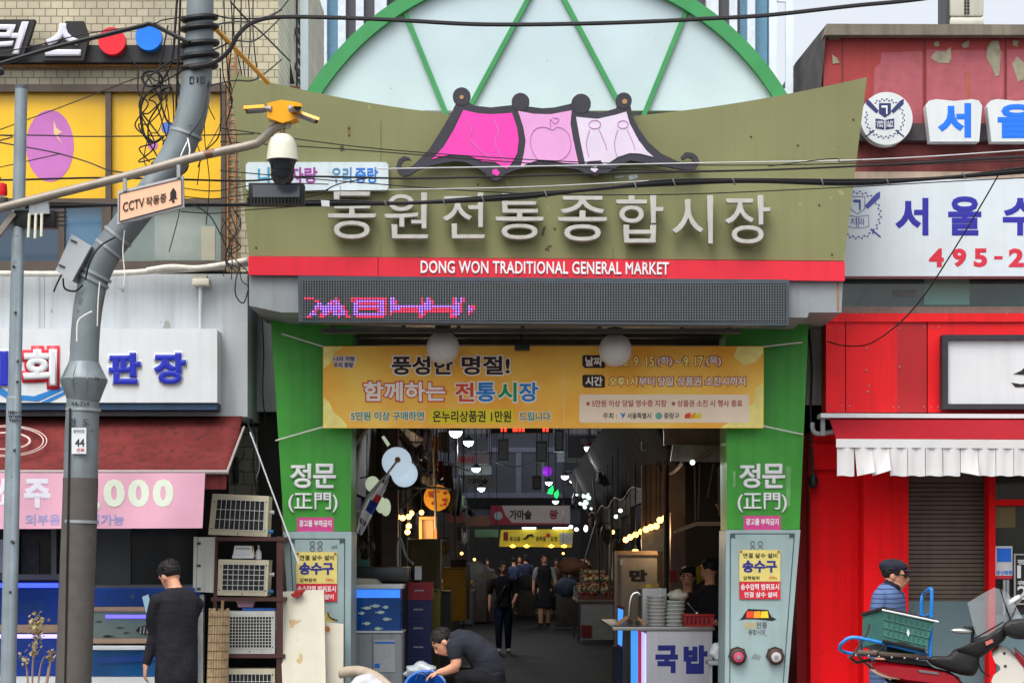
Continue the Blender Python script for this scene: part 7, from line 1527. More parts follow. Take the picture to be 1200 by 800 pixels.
def head(b, par, c, f, up, r, m, hair='short', glasses=False, hm=None):
    """head round c (skull centre) looking along f; r = half of the head height"""
    f = Vector(f).normalized(); up = Vector(up).normalized(); rt = f.cross(up).normalized(); up = rt.cross(f).normalized(); c = Vector(c)
    M = Matrix((rt, f, up)).transposed().to_4x4()
    b.ell(c + up * r * .22, (r * .66, r * .8, r * .78), m, M); b.loft([(c - up * r * .98 + f * r * .42, r * .2, r * .2, rt), (c - up * r * .8 + f * r * .3, r * .38, r * .45, rt), (c - up * r * .3 + f * r * .16, r * .56, r * .62, rt), (c + up * r * .2, r * .6, r * .7, rt)], m, 16)
    b.cap([c + up * r * .08 + f * r * .74, c - up * r * .2 + f * r * .9, c - up * r * .26 + f * r * .84], [r * .07, r * .12, r * .13], m, 8)
    for s_ in (-1, 1):
        b.ell(c + rt * s_ * r * .66 - up * r * .08 - f * r * .02, (r * .09, r * .17, r * .26), m, M)
        b.ell(c + rt * s_ * r * .3 + up * r * .17 + f * r * .7, (r * .2, r * .08, r * .07), m, M)
    b.ell(c - up * r * .5 + f * r * .74, (r * .22, r * .1, r * .07), m, M)
    hb = MB()
    for s_ in (-1, 1):
        hb.sph(c + rt * s_ * r * .28 + up * r * .03 + f * r * .73, (r * .11, r * .05, r * .05), 8, 6, M); hb.sph(c + rt * s_ * r * .3 + up * r * .25 + f * r * .74, (r * .19, r * .05, r * .035), 8, 6, M)
    hb.done('eyes_and_brows', INK, par)
    MB().sph(c - up * r * .5 + f * r * .82, (r * .2, r * .05, r * .045), 10, 6, M).done('mouth', mat('lips', (150, 84, 78)), par)
    if hair:
        h = MB(); rnd = random.Random(int(r * 1e5)); h.sph(c + up * r * .34 - f * r * .1, (r * .74, r * .84, r * .74), 26, 18, M)
        for v in list(h.bm.verts):
            q = M.inverted() @ (v.co - c)
            lim = -.05 * r + (q.y < -.1 * r) * -.45 * r + (q.y < .35 * r) * -.12 * r
            if q.z < lim: v.co = c + M @ Vector((q.x * .9, q.y * .9, lim + .05 * r))
            if q.y > .5 * r and q.z < .5 * r: v.co = c + M @ Vector((q.x, .5 * r, max(q.z, .42 * r)))
        for i in range(90):
            d = Vector((rnd.gauss(0, 1), rnd.gauss(-.15, 1), abs(rnd.gauss(.6, .8)))).normalized(); p0 = c + M @ Vector((d.x * r * .7, d.y * r * .8 - r * .1, d.z * r * .72 + r * .32))
            t_ = (Vector((rnd.uniform(-1, 1), rnd.uniform(-.6, 1), -.5))); p1 = p0 + M @ (d * r * .07 + t_ * r * .13)
            h.tube([p0 - M @ d * r * .06, p0 + M @ d * r * .06, p1], [r * .09, r * .075, r * .015], 5)
        if hair == 'bun': h.sph(c - f * r * .8 + up * r * .1, (r * .45, r * .4, r * .6), 14, 10, M)
        if hair == 'bob':
            for s_ in (-1, 0, 1): h.sph(c + rt * s_ * r * .45 - f * r * (.25 + .25 * (s_ == 0)) - up * r * .25, (r * .34, r * .42, r * .7), 14, 10, M)
        h.done('hair', hm or hairm, par)
    if glasses:
        g = MB()
        for s_ in (-1, 1):
            g.sph(c + rt * s_ * r * .3 + up * r * .04 + f * r * .84, (r * .25, r * .06, r * .17), 12, 8, M); g.cyl(c + rt * s_ * r * .55 + up * r * .1 + f * r * .78, c + rt * s_ * r * .68 + up * r * .06 - f * r * .02, r * .035, 6)
        g.cyl(c + rt * r * .5 + up * r * .1 + f * r * .88, c - rt * r * .5 + up * r * .1 + f * r * .88, r * .03, 6); g.done('sunglasses', mat('dark_lens', (20, 20, 22), rough=.1, spec=.7), par)
def person(lb, loc, group=None): return thing('person', lb, 'person', loc, group)
# ---- man with the phone, seen from behind
Ym = 17.5; kx = Ym / F
t = person('man in black long sleeves, back turned, looking at a phone by the fish tanks', P(205, 888, Ym))
b = Body()
def H(x, y, dy=0.): return P(x, y, Ym + dy)
neck = H(208, 692, .0); fdir = Vector((-.72, .62, -.42))
sd = Vector((.88, .48, 0))
b.loft([(H(206, 800), .17, .125, sd), (H(206, 793), .172, .128, sd), (H(207, 770), .168, .122, sd), (H(207, 740), .17, .122, sd), (H(207, 715), .182, .125, sd), (H(207, 702), .19, .115, sd), (H(206.5, 694), .15, .095, sd), (H(206, 688.5), .075, .07, sd)], black_f)
b.loft([(H(205, 888 - 2), .0, .0, sd)] if False else [(H(206, 836), .155, .11, sd), (H(206, 812), .165, .115, sd), (H(206, 790), .155, .11, sd)], trous)
for s_ in (-1, 1):
    hip = H(206, 815) + sd * .085 * s_; b.cap([hip, H(205 + s_ * 10, 850, .03 * s_), H(204 + s_ * 11, 882, .05 * s_)], [.088, .064, .05], trous); b.loft([(H(204 + s_ * 11, 886, .1 + .05 * s_), .03, .02, sd), (H(204 + s_ * 11, 885.5, .02), .045, .03, sd), (H(204 + s_ * 11, 885, -.09), .035, .03, sd)], black_t)
shl, shr = neck + Vector((-.165, -.09, -.1)), neck + Vector((.14, .08, -.11))
el = H(180.5, 742, -.02); wr_ = H(172, 776, -.03)
b.cap([shl + Vector((.02, 0, .02)), (shl + el) / 2 + Vector((-.012, 0, 0)), el, (el + wr_) / 2, wr_], [.066, .06, .05, .045, .036], black_f)
b.cap([wr_, H(170.5, 780, -.04)], [.026, .024], skin, 10); b.hand(H(170.5, 780, -.04), (-.1, .1, -1), (1, .4, .1), skin, .95, .5, 1)
el2 = H(213, 740, .27); w2 = H(186, 722, .32); b.cap([shr, el2, w2], [.064, .05, .038], black_f); b.hand(w2, (-.8, 0, .35), (-.2, -.7, .5), skin, .95, .9, -1)
hc = H(199.5, 674, .05)
b.cap([neck - Vector((0, 0, .03)), H(204, 684, .02), hc + Vector((.01, -.01, -.02))], [.056, .05, .05], skin)
head(b, t, hc, fdir, (-.32, .15, 1), .118, skin); b.build(t, .0085)
ph = thing('mobile_phone', 'mobile phone with pale screen held by the man at the fish tanks', 'phone', H(174, 715, .3)); a = H(173, 707, .25); M_ = Matrix.Translation(a) @ Matrix.Rotation(R(-22), 4, 'Y') @ Matrix.Rotation(R(-24), 4, 'Z') @ Matrix.Rotation(R(-14), 4, 'X')
m = MB().box(-.036, .036, -.004, .004, -.075, .075, .003); bmesh.ops.transform(m.bm, matrix=M_, verts=m.bm.verts); m.done('case', BLACK, ph)
m = MB().box(-.032, .032, -.006, -.0045, -.07, .07); bmesh.ops.transform(m.bm, matrix=M_, verts=m.bm.verts); m.done('screen', mat('phone_screen', (120, 150, 166), rough=.1, emit=.35), ph)
# ---- crouching man in black T-shirt
Yc2 = 18.9
def K(x, y, dy=0.): return P(x, y, Yc2 + dy)
t = person('man in black T-shirt crouching over the blue basin at the aisle mouth', K(560, 866))
b = Body(); sd = Vector((0.12, 1, 0))
b.loft([(K(576, 800), .105, .12, sd), (K(574, 786), .145, .135, sd), (K(567, 770), .165, .135, sd), (K(556, 758), .178, .12, sd), (K(545, 752), .185, .11, sd), (K(536, 750), .17, .1, sd), (K(528, 751), .09, .075, sd)], black_t)
b.loft([(K(577, 822), .14, .12, sd), (K(577, 806), .155, .13, sd), (K(575, 790), .15, .125, sd)], trous)
for s_, dy in ((-1, -.14), (1, .16)):
    kn_ = K(541, 790 + (3 if s_ < 0 else 0), dy); ft_ = K(556, 856, dy); b.cap([K(574, 808, dy * .6), K(563, 796, dy), kn_], [.105, .09, .068], trous); b.cap([kn_, K(553, 822, dy), ft_], [.066, .058, .045], trous); b.loft([(K(530, 862, dy), .03, .02, sd), (K(543, 859, dy), .048, .035, sd), (K(563, 859, dy), .04, .04, sd)], mat('shoe_black', (24, 24, 26)))
    sh_ = K(533, 757, dy * 1.05); elb = K(534, 776, dy * 1.25); b.cap([sh_, (sh_ + elb) / 2], [.078, .068], black_t)
    b.cap([(sh_ + elb) / 2, elb + Vector((0, 0, -.02)), K(524, 785, dy), K(515, 787, dy * .8)], [.05, .045, .038, .029], skin); b.hand(K(515, 787, dy * .8), (-1, 0, -.35), (-.2, 0, -1), skin, .95, .5, s_)
hc = K(519.5, 752, -.02)
b.cap([K(531, 753), K(526, 752.5), hc + Vector((.03, 0, 0))], [.066, .06, .058], skin)
head(b, t, hc, (-.74, -.12, -.68), (-.62, .05, .74), .117, skin); b.build(t, .0085)
# ---- woman walking in the aisle
def walker(lb, x, ytop, Y, top_m, leg_m, hgt, hair='bob', facing=-1, skirt=False, sleeve=None, voxel=.014, shoe=None, group=None, step=.12, hm=None, bag=False, arm=.0):
    g0 = P(x, HZ, Y); g0.z = 0; t = person(lb, g0, group); b = Body(); h = hgt; s_x = Vector((1, 0, 0))
    def q(dx, z, dy=0.): return g0 + Vector((dx * h, dy * h, z * h))
    sk = skin
    b.loft([(q(0, .5), .095 * h, .075 * h, s_x), (q(0, .56), .088 * h, .068 * h, s_x), (q(0, .64), .08 * h, .062 * h, s_x), (q(0, .73), .098 * h, .07 * h, s_x), (q(0, .79), .108 * h, .065 * h, s_x), (q(0, .825), .08 * h, .05 * h, s_x), (q(0, .845), .038 * h, .036 * h, s_x)], top_m)
    if skirt: b.loft([(q(0, .26), .135 * h, .12 * h, s_x), (q(0, .4), .12 * h, .105 * h, s_x), (q(0, .52), .09 * h, .07 * h, s_x)], leg_m)
    for k, s_ in enumerate((-1, 1)):
        dy = step * s_ * .5
        lm_ = sk if skirt else leg_m
        b.cap([q(.05 * s_, .5), q(.052 * s_, .28, dy * .6 + facing * .02), q(.05 * s_, .05, dy)], [.058 * h, .042 * h, .03 * h], lm_)
        b.loft([(q(.05 * s_, .025, dy + facing * .085), .022 * h, .012 * h, s_x), (q(.05 * s_, .026, dy + facing * .04), .03 * h, .022 * h, s_x), (q(.05 * s_, .032, dy - facing * .035), .026 * h, .03 * h, s_x)], shoe or black_t)
        sl_m = sleeve or top_m
        e_ = q(.148 * s_, .645, -.02 * s_); w_ = q((.155 - .05 * arm * (s_ > 0)) * s_, .5 + .05 * arm * (s_ > 0), facing * (.05 + .1 * arm * (s_ > 0)))
        b.cap([q(.108 * s_, .79), q(.132 * s_, .72), e_], [.036 * h, .032 * h, .028 * h], sl_m); b.cap([e_, w_], [.024 * h, .018 * h], sk if (sleeve or skirt or arm) else top_m); b.hand(w_, (0, facing * .3, -1), (-s_, 0, 0), sk, .95 * h / 1.7, .5, s_ * facing)
    b.cap([q(0, .82), q(0, .9)], [.034 * h, .032 * h], sk); head(b, t, q(0, .935, facing * .012), (0.05, facing, -.12), (0, 0, 1), .066 * h, sk, hair, hm=hm); b.build(t, voxel)
    if bag: MB().tube(catmull([q(.06, .82), q(0, .7, facing * .08), q(-.1, .55, facing * .08)], 5), .012, 6).done('bag_strap', BLACK, t)
    return t
walker('woman in black top, dark jeans and white shoes walking towards the gate', 590, 0, 37.2, black_f, denim, 1.56, 'bob', -1, shoe=mat('shoe_white', (206, 206, 206)), voxel=.012, arm=1, bag=True)
walker('person in dark vest and skirt with white sleeves walking in the middle of the aisle', 638, 0, 52, black_f, black_f, 1.72, 'short', -1, skirt=True, sleeve=fabric('white', (150, 150, 152)), voxel=.015)
cr_ = [(571, 66, 'grey', (72, 72, 76), 'person in grey top at the left of the far crowd'), (602, 66, 'blue', (48, 60, 84), 'person in blue top behind the walking woman'), (609, 67, 'checked dark', (52, 48, 52), 'tall person in dark clothes right of the walking woman'), (616, 66, 'navy', (40, 46, 66), 'person in navy top under the yellow far sign'), (652, 64, 'brown', (86, 66, 56), 'person in brown top right of the person in the vest'), (662, 66, 'dark blue', (44, 56, 80), 'person in dark blue top bending by the right stalls')]
for i, (x, Y, n_, c, lb) in enumerate(cr_): walker(lb, x, 0, Y, fabric(n_, c), trous, 1.6 + .05 * (i % 4), 'short' if i % 3 else 'bob', 1 if i % 2 else -1, voxel=.022, group='shoppers at the far end of the aisle')
# ---- two people at the soup stall
def seated(lb, x, y, Y, tm, f, hgt, hair, yaw=0):
    t = person(lb, Vector((P(x, y, Y).x, Y, 0))); b = Body(); c = P(x, y, Y); h = hgt; sd = Vector((math.cos(yaw), math.sin(yaw), 0)); up = Vector((0, 0, 1))
    n0 = c - up * .165
    b.loft([(Vector((c.x, Y, .75)), .16, .12, sd), (n0 - up * .45, .16, .12, sd), (n0 - up * .25, .18, .125, sd), (n0 - up * .12, .2, .11, sd), (n0 - up * .05, .14, .085, sd), (n0, .065, .06, sd)], tm)
    b.loft([(Vector((c.x, Y, .02)), .12, .1, sd), (Vector((c.x, Y, .5)), .14, .11, sd), (Vector((c.x, Y, .8)), .16, .12, sd)], trous)
    fw_ = Vector(f).normalized()
    for s_ in (-1, 1):
        s0 = n0 + sd * .18 * s_ - up * .1; e_ = s0 + sd * .06 * s_ - up * .26 + fw_ * .06; w_ = e_ + fw_ * .2 - up * .02 - sd * .05 * s_
        b.cap([s0, e_], [.06, .045], tm); b.cap([e_, w_], [.038, .028], skin); b.hand(w_, (fw_.x, fw_.y, -.2), (0, 0, -1), skin, .95, .7, s_)
    b.cap([n0 - up * .03, c - up * .05], [.055, .052], skin); head(b, t, c, f, (0, 0, 1), .115, skin, hair); b.build(t, .012)
seated('person with dark hair facing out from inside the soup stall', 806, 676, 23.6, fabric('maroon_dark', (54, 36, 38)), (-.25, -1, -.25), 1.6, 'short')
seated('cook in black with back half turned behind the soup counter', 832, 667, 23.0, black_f, (-.85, .35, -.2), 1.7, 'short', R(-50))
MB().px([(816, 664), (826, 660), (829, 676), (817, 684)], 24.1, .05).done('yellow_cloth', mat('cloth_yellow', (170, 150, 30), var=.15), base=P(822, 684, 24.1), label='yellow cloth hanging behind the cook', cat='cloth')
# ---- man with cap by the scooter
Yg = 17.2
def G(x, y, dy=0.): return P(x, y, Yg + dy)
t = person('man in dark cap, sunglasses and striped blue polo behind the scooter', Vector((P(1042, 0, Yg).x, Yg, 0)))
stripe = bpy.data.materials.new('striped_polo'); stripe.use_nodes = True
n = stripe.node_tree.nodes; L = stripe.node_tree.links; bs0 = n['Principled BSDF']; bs0.inputs['Roughness'].default_value = .9; bs0.inputs['Specular IOR Level'].default_value = .1
tc = n.new('ShaderNodeTexCoord'); wv_ = n.new('ShaderNodeTexWave'); wv_.bands_direction = 'Z'; wv_.inputs['Scale'].default_value = 8.5; wv_.inputs['Distortion'].default_value = 1.6; wv_.inputs['Detail'].default_value = 1; wv_.inputs['Detail Scale'].default_value = .6; L.new(tc.outputs['Object'], wv_.inputs['Vector'])
rp = n.new('ShaderNodeValToRGB'); rp.color_ramp.elements[0].position = .0; rp.color_ramp.elements[0].color = C(44, 54, 84); rp.color_ramp.elements[1].position = .22; rp.color_ramp.elements[1].color = C(84, 104, 142); L.new(wv_.outputs['Fac'], rp.inputs[0]); L.new(rp.outputs[0], bs0.inputs['Base Color'])
b = Body(); sd = Vector((.62, -.78, 0)); sd = Vector((.5, .86, 0))
b.loft([(G(1040, 800), .17, .13, sd), (G(1040, 770), .175, .135, sd), (G(1040, 735), .175, .13, sd), (G(1040, 712), .185, .125, sd), (G(1041, 698), .18, .11, sd), (G(1043, 690), .12, .085, sd), (G(1045, 685.5), .062, .06, sd)], stripe)
b.loft([(G(1040, 830), .16, .12, sd), (G(1040, 790), .165, .125, sd)], trous)
for s_ in (-1, 1): b.cap([G(1040, 815) + sd * .085 * s_, G(1040, 850) + sd * .09 * s_, G(1040, 884) + sd * .09 * s_], [.088, .065, .05], trous); q = G(1040, 888) + sd * .09 * s_; b.loft([(q + Vector((.14, .1, 0)), .035, .025, sd), (q + Vector((.05, .04, .02)), .046, .035, sd), (q - Vector((.05, .04, 0)), .04, .04, sd)], black_t)
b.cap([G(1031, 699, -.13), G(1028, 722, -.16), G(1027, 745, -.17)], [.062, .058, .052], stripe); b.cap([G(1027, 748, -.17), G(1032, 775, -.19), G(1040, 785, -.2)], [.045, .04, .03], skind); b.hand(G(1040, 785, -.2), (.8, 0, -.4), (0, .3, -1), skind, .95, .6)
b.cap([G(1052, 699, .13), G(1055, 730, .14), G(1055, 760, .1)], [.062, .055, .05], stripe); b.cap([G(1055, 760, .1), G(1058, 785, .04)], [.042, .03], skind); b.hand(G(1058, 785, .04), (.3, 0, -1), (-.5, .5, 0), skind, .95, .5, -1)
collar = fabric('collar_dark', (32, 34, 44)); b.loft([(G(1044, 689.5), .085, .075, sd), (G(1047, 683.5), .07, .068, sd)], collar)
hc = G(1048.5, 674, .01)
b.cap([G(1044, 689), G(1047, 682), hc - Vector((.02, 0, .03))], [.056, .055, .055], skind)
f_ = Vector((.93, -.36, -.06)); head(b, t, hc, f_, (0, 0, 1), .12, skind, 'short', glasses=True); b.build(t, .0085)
capm = fabric('cap_navy', (40, 42, 52)); cpb = MB(); fz = f_.normalized(); rtz = fz.cross(Vector((0, 0, 1))).normalized(); M_ = Matrix((rtz, fz, Vector((0, 0, 1)))).transposed().to_4x4()
ct_ = hc + Vector((0, 0, .07)); cpb.sph(ct_ - fz * .012, (.09, .116, .062), 22, 14, M_); cpb.lathe(ct_ + Vector((0, 0, -.03)) - fz * .012, [(.088, 0), (.092, .01), (.086, .03)], 22)
cpb.sph(ct_ + fz * .108 - Vector((0, 0, .028)), (.07, .045, .011), 18, 8, M_); cpb.done('cap', capm, t)
# ================================================================ scooter with hand truck and crate
Yb = 15.9
def B(x, y, dy=0.): return P(x, y, Yb + dy)
sc_ = thing('scooter', 'red and white delivery scooter with windshield and black hand muffs parked at the right', 'scooter', Vector((P(1150, 0, Yb).x, Yb, -.13)))
red = mat('scooter_red', (150, 14, 30), rough=.25, var=.05, coat=.6, spec=.5); ivory = mat('scooter_white', (206, 202, 192), rough=.3, var=.04, spec=.5); blk = mat('scooter_black', (26, 26, 28), rough=.55, var=.15, bump=.2, bs=40)
chrome = mat('chrome', (190, 190, 192), rough=.15, metal=.9, var=0)
def shell(pts, Y, t, inset, m, nm, par=sc_):
    """side profile with rounded flanks: the outline narrows towards both sides"""
    c = Vector((sum(p[0] for p in pts) / len(pts), sum(p[1] for p in pts) / len(pts))); mb = MB(); rings = []
    for f, dy in ((inset, 0), (1 - (1 - inset) * .35, t * .14), (1, t * .35), (1, t * .65), (1 - (1 - inset) * .35, t * .86), (inset, t)):
        rings.append([mb.bm.verts.new(P(c.x + (x - c.x) * (1 - (1 - f) * .3), c.y + (y - c.y) * f, Y + dy)) for x, y in pts])
    for a, b in zip(rings, rings[1:]):
        for j in range(len(pts)): mb.bm.faces.new((a[j], a[(j + 1) % len(pts)], b[(j + 1) % len(pts)], b[j]))
    mb.bm.faces.new(rings[0][::-1]); mb.bm.faces.new(rings[-1]); return mb.done(nm, m, par)
gz = HZ + (CZ + .13) * F / Yb
wr2 = .235 * F / Yb
for x, nm in ((1060, 'r'), (1262, 'f')):
    c = P(x, gz - wr2, Yb + .15); w = MB()
    prof = [(.235 + .045 * (math.cos(a) - 1) * .9, .045 * math.sin(a)) for a in [2 * math.pi * i / 10 for i in range(11)]]
    n_ = 28; rings = [[w.bm.verts.new(c + Vector((r * math.cos(2 * math.pi * j / n_), z, r * math.sin(2 * math.pi * j / n_)))) for j in range(n_)] for r, z in prof[:-1]]
    for i in range(len(rings)):
        a, b = rings[i], rings[(i + 1) % len(rings)]
        for j in range(n_): w.bm.faces.new((a[j], a[(j + 1) % n_], b[(j + 1) % n_], b[j]))
    wh_ = w.done('wheel', mat('tyre', (24, 24, 25), rough=.85, var=.2), sc_); MB().lathe(c, [(.155, -.03), (.16, 0), (.155, .03)], 24, 'y').done('rim', mat('rim_grey', (130, 130, 132), metal=.5, rough=.3), wh_); MB().lathe(c, [(.04, -.06), (.05, 0), (.04, .06)], 14, 'y').done('hub', DARKMETAL, wh_)
shell([(1017, 775), (1026, 772), (1045, 773), (1072, 777), (1095, 782), (1112, 786), (1124, 793), (1132, 806), (1120, 812), (1085, 806), (1060, 801), (1038, 793), (1022, 783)], Yb + .02, .28, .55, red, 'tail_body')
shell([(1120, 800), (1128, 798), (1150, 830), (1190, 830), (1200, 800), (1212, 800), (1210, 845), (1190, 858), (1110, 858), (1085, 830), (1090, 808)], Yb + .05, .24, .6, blk, 'engine_cover')
shell([(1019, 783), (1030, 782), (1050, 790), (1056, 797), (1040, 795), (1028, 790)], Yb + .03, .26, .8, mat('tail_lamp_pale', (190, 150, 130), rough=.3), 'tail_light')
MB().px([(1075, 784), (1098, 787), (1102, 790), (1078, 787)], Yb + .012, .01).done('silver_script', chrome, sc_)
shell([(1036, 770), (1060, 771), (1085, 774), (1094, 782), (1070, 778), (1040, 775)], Yb + .04, .24, .8, blk, 'seat')
# ivory leg shield and front
shell([(1160, 802), (1164, 791), (1172, 783), (1171, 777), (1165, 771), (1162, 762), (1170, 755), (1180, 758), (1192, 768), (1202, 782), (1203, 800), (1196, 815), (1180, 830), (1170, 826)], Yb + .0, .32, .7, ivory, 'leg_shield')
shell([(1188, 757), (1200, 768), (1216, 790), (1236, 812), (1228, 822), (1208, 806), (1200, 782), (1190, 768)], Yb + .03, .26, .7, red, 'front_cowl')
shell([(1228, 818), (1245, 826), (1275, 828), (1295, 842), (1270, 838), (1245, 842), (1232, 838)], Yb + .08, .15, .7, red, 'front_fender')
MB().tube([B(1218, 770, .15), B(1240, 815, .15), P(1262, gz - wr2, Yb + .15)], [.03, .028, .026], 10).done('fork', DARKMETAL, sc_)
for x, y in ((1178, 780), (1177, 765)): MB().sph(B(x, y, 0), (.012, .006, .012), 8, 6).done('cover_screw', DARKMETAL, sc_)
# black leg cover, muffs
def soft(pts, Y, t, nm, seed, m=blk):
    o = shell(pts, Y, t, .72, m, nm); md = o.modifiers.new('sub', 'SUBSURF'); md.levels = md.render_levels = 2; return o
soft([(1084, 770), (1094, 767), (1108, 769), (1114, 766), (1118, 758), (1132, 759), (1147, 762), (1149, 772), (1145, 790), (1138, 793), (1120, 789), (1103, 783), (1090, 778)], Yb - .03, .34, 'leg_cover', 1)
soft([(1116, 762), (1130, 757), (1138, 752), (1143, 748), (1158, 742), (1168, 736), (1177, 730), (1182, 735), (1180, 748), (1168, 757), (1152, 768), (1146, 773), (1128, 768)], Yb - .05, .3, 'hand_muff', 2)
soft([(1173, 733), (1180, 726), (1196, 723.5), (1214, 725), (1226, 731), (1226, 746), (1206, 749), (1188, 749), (1176, 743)], Yb - .12, .26, 'hand_muff', 3)
MB().px([(1155, 752), (1163, 748.5), (1164, 752), (1156, 756)], Yb - .07, .02).done('red_tag', mat('tag_pale_red', (206, 110, 100)), sc_)
sh2 = MB(); sh2.prism([B(1134, 706, -.1), B(1150, 696, -.12), B(1165, 688, -.1), B(1172, 690, 0), B(1180, 712, .04), B(1186, 733, .06), B(1168, 741, 0), B(1146, 747, -.08), B(1141, 735, -.1)], (.0, .006, 0))
sh2.done('windshield', mat('windshield_clear', (196, 204, 206), rough=.05, spec=.8, var=.05, alpha=.3), sc_)
sh3 = MB(); sh3.prism([B(1172, 690, .0), B(1180, 694, .2), B(1200, 728, .26), B(1188, 735, .06)], (.006, 0, 0)); sh3.done('windshield_side', mat('windshield_clear', ()), sc_)
MB().tube(catmull([B(1172, 690, -.005), B(1176, 703, .02), B(1183, 722, .04), B(1187, 735, .05)], 4), .006, 6).done('windshield_edge', blk, sc_)
mi = MB(); mi.sph(B(1127, 739, -.05), (13 * Yb / F, .03, 3.4 * Yb / F), 18, 10, Matrix.Rotation(R(4), 4, 'Y')); mi = mi.done('mirror', chrome, sc_)
b = MB(); b.tube(catmull([B(1136, 737, -.03), B(1142, 733, -.02), B(1140, 742, -.02), B(1139, 752, -.02)], 4), .012, 8); b.box(*(lambda p: (p.x - .05, p.x + .03, p.y - .03, p.y + .03, p.z - .018, p.z + .014))(B(1138, 735.5, -.02)), .004); b.done('mirror_stem', blk, mi)
mi = MB(); mi.sph(B(1189, 704, .3), (11.5 * Yb / F, .03, 5.5 * Yb / F), 18, 10, Matrix.Rotation(R(-38), 4, 'Y')); mi = mi.done('mirror', chrome, sc_); MB().tube([B(1182, 711, .28), B(1179, 718, .2), B(1182, 727, .15)], .008, 8).done('mirror_stem', blk, mi)
# rack
b = MB()
for dy in (.0, .3): b.tube([B(1000, 765, dy), B(1020, 766, dy), B(1090, 771, dy)], .011, 8)
for x in (1002, 1030, 1060, 1088): b.tube([B(x, 765.5 + (x - 1000) * .06, 0), B(x, 765.5 + (x - 1000) * .06, .3)], .009, 6)
b.tube([B(997, 770, .02), B(1010, 752, .02), B(1017, 740, .02), B(1019, 731, .02)], .008, 6); b.tube([B(1005, 768, .28), B(1030, 790, .25)], .01, 6)
b.tube([B(995, 769, .0), B(1004, 776, .1), B(1020, 772, .15)], .012, 6)
b.done('luggage_rack', mat('rack_rust', (64, 48, 42), rough=.6, var=.2), sc_)
b = MB(); b.prism([B(1004, 761, .02), B(1086, 767, .02), B(1086, 770, .02), B(1004, 764, .02)], (0, .08, 0)); b.done('plank', mat('plank_weathered', (120, 108, 90), var=.2), sc_)
b = MB(); b.cyl(B(1040, 800, .1), B(1032, 822, .1), .03, 10); b.cyl(B(1045, 790, .1), B(1028, 835, .1), .012, 8); b.done('shock_absorber', chrome, sc_)
b = MB(); b.tube(catmull([B(1050, 812, .02), B(1080, 820, .0), B(1110, 812, .02)], 4), .022, 10); b.done('exhaust', DARKMETAL, sc_)
# hand truck
ht = thing('hand_truck', 'bright blue folding hand truck strapped on the scooter rack under the crate', 'hand truck', B(1050, 768, .1)); hb_ = mat('truck_blue', (22, 120, 200), rough=.35, var=.06, spec=.5); rr = .0135
b = MB(); b.tube(catmull([B(1086, 766, .02), B(1050, 757, .02), B(1012, 748, .02), B(996, 747, .03), B(986, 754, .05), B(984, 760, .1)], 5), rr, 8); b.tube(catmull([B(984, 760, .1), B(988, 763, .26), B(1004, 766, .3), B(1050, 769, .3), B(1088, 771, .3)], 5), rr, 8)
b.tube([B(1008, 748, .02), B(1010, 765, .3)], rr, 8); b.tube([B(1038, 755, .02), B(1040, 768, .3)], rr, 8); b.done('long_frame', hb_, ht)
b = MB(); b.tube(catmull([B(1090, 769, .02), B(1091, 730, .02), B(1092, 696, .02), B(1090, 689.5, .05), B(1083, 695, .26), B(1080, 704, .28), B(1080, 740, .29), B(1080, 768, .3)], 5), rr, 8); b.tube([B(1091, 720, .02), B(1080, 722, .29)], rr * .8, 8); b.done('upright_handle', hb_, ht)
# crate
gcr = thing('green_crate', 'tilted teal green plastic crate with black rim tied on the hand truck', 'crate', B(1060, 760, .1)); gcm = mat('crate_teal', (58, 108, 100), rough=.45, var=.12, vs=12)
p = [B(1036, 714, -.02), B(1094, 728, -.02), B(1084, 763, -.02), B(1035, 752, -.02)]; dv = Vector((-17 * Yb / F, .3, -18 * Yb / F)); dv = Vector((-.10, .34, -.05))
b = MB(); w_ = .008
def wall(a, b_, c, d, nrm): b.prism([a, b_, c, d], nrm)
wall(p[0], p[1], p[2], p[3], Vector((0, w_, 0))); wall(p[0] + dv, p[1] + dv, p[2] + dv, p[3] + dv, Vector((0, -w_, 0)))
wall(p[0] + Vector((0, w_, 0)), p[3] + Vector((0, w_, 0)), p[3] + dv, p[0] + dv, Vector((w_, 0, 0))); wall(p[1] + Vector((0, w_, 0)), p[2] + Vector((0, w_, 0)), p[2] + dv, p[1] + dv, Vector((-w_, 0, 0))); wall(p[3] + Vector((0, w_, 0)), p[2] + Vector((0, w_, 0)), p[2] + dv, p[3] + dv, Vector((0, 0, w_)))
b.done('shell', gcm, gcr)
b = MB()
for i in range(1, 9):
    u = i / 9; b.tube([p[0].lerp(p[1], u) + Vector((0, -.004, -.03)), p[3].lerp(p[2], u) + Vector((0, -.004, .01))], .0045, 5)
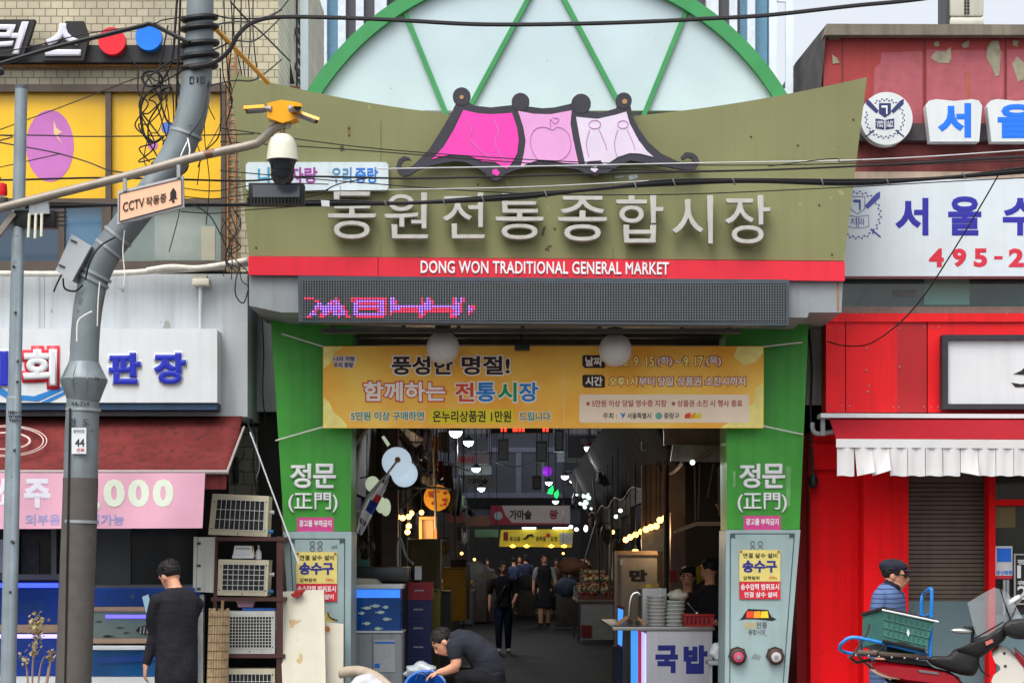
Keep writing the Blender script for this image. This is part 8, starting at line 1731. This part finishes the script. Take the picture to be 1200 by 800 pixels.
for v in (.3, .55, .8): b.tube([p[0].lerp(p[3], v) + Vector((0, -.004, 0)), p[1].lerp(p[2], v) + Vector((0, -.004, 0))], .0045, 5)
b.done('lattice', mat('crate_teal_dark', (50, 98, 90), rough=.45), gcr)
up = Vector((0, 0, .03))
q = [p[0] + up * .3, p[1] + up * .3, p[1] + dv + up * .3, p[0] + dv + up * .3]
b = MB(); b.tube(q + q[:1], .016, 8); b.done('rim', blk, gcr)
q = [p[0] + Vector((-.02, -.03, .0)), p[1] + Vector((.03, -.03, -.0)), p[1] + Vector((.03, -.03, -.03)), p[0] + Vector((.0, -.03, -.025))]
MB().tube(q[:2], .007, 6).done('white_cord', wh, gcr)
q = p[0].lerp(p[2], .55) + Vector((.01, -.012, .0)); MB().prism([q + Vector((0, 0, .03)), q + Vector((.012, 0, 0)), q + Vector((0, 0, -.03)), q + Vector((-.012, 0, 0))], (0, .006, 0)).done('white_mark', wh, gcr)
MB().tube([p[3].lerp(p[2], -.02) + Vector((0, -.01, .01)), p[3].lerp(p[2], 1.0) + Vector((0, -.01, .012))], .012, 6).done('base_rail', blk, gcr)

for pts, lb in (([(1141, 748, -.06), (1152, 742, -.1), (1166, 734, -.12), (1176, 728, -.1)], 'brake_cable'), ([(1146, 773, .02), (1150, 785, .04), (1160, 792, .04)], 'wiring_loom'), ([(1180, 728, .05), (1186, 722, .06), (1190, 712, .2)], 'mirror_cable')): MB().tube(catmull([B(*p_) for p_ in pts], 5), .006, 6).done(lb, blk, sc_)
b = MB()
for x in (1003, 1018, 1030, 1045, 1060, 1075): b.sph(B(x, 767 + (x - 1000) * .06, -.012), .009, 6, 5)
b.done('rack_bolt', chrome, sc_)
shell([(1036, 793), (1060, 800), (1086, 806), (1088, 818), (1066, 822), (1046, 810)], Yb + .06, .2, .7, blk, 'under_tail')
MB().tube(catmull([B(1088, 767, -.02), B(1070, 757, -.03), B(1052, 752, -.03), B(1036, 756, -.02), B(1026, 768, -.02)], 5), .006, 6).done('strap', blk, sc_)
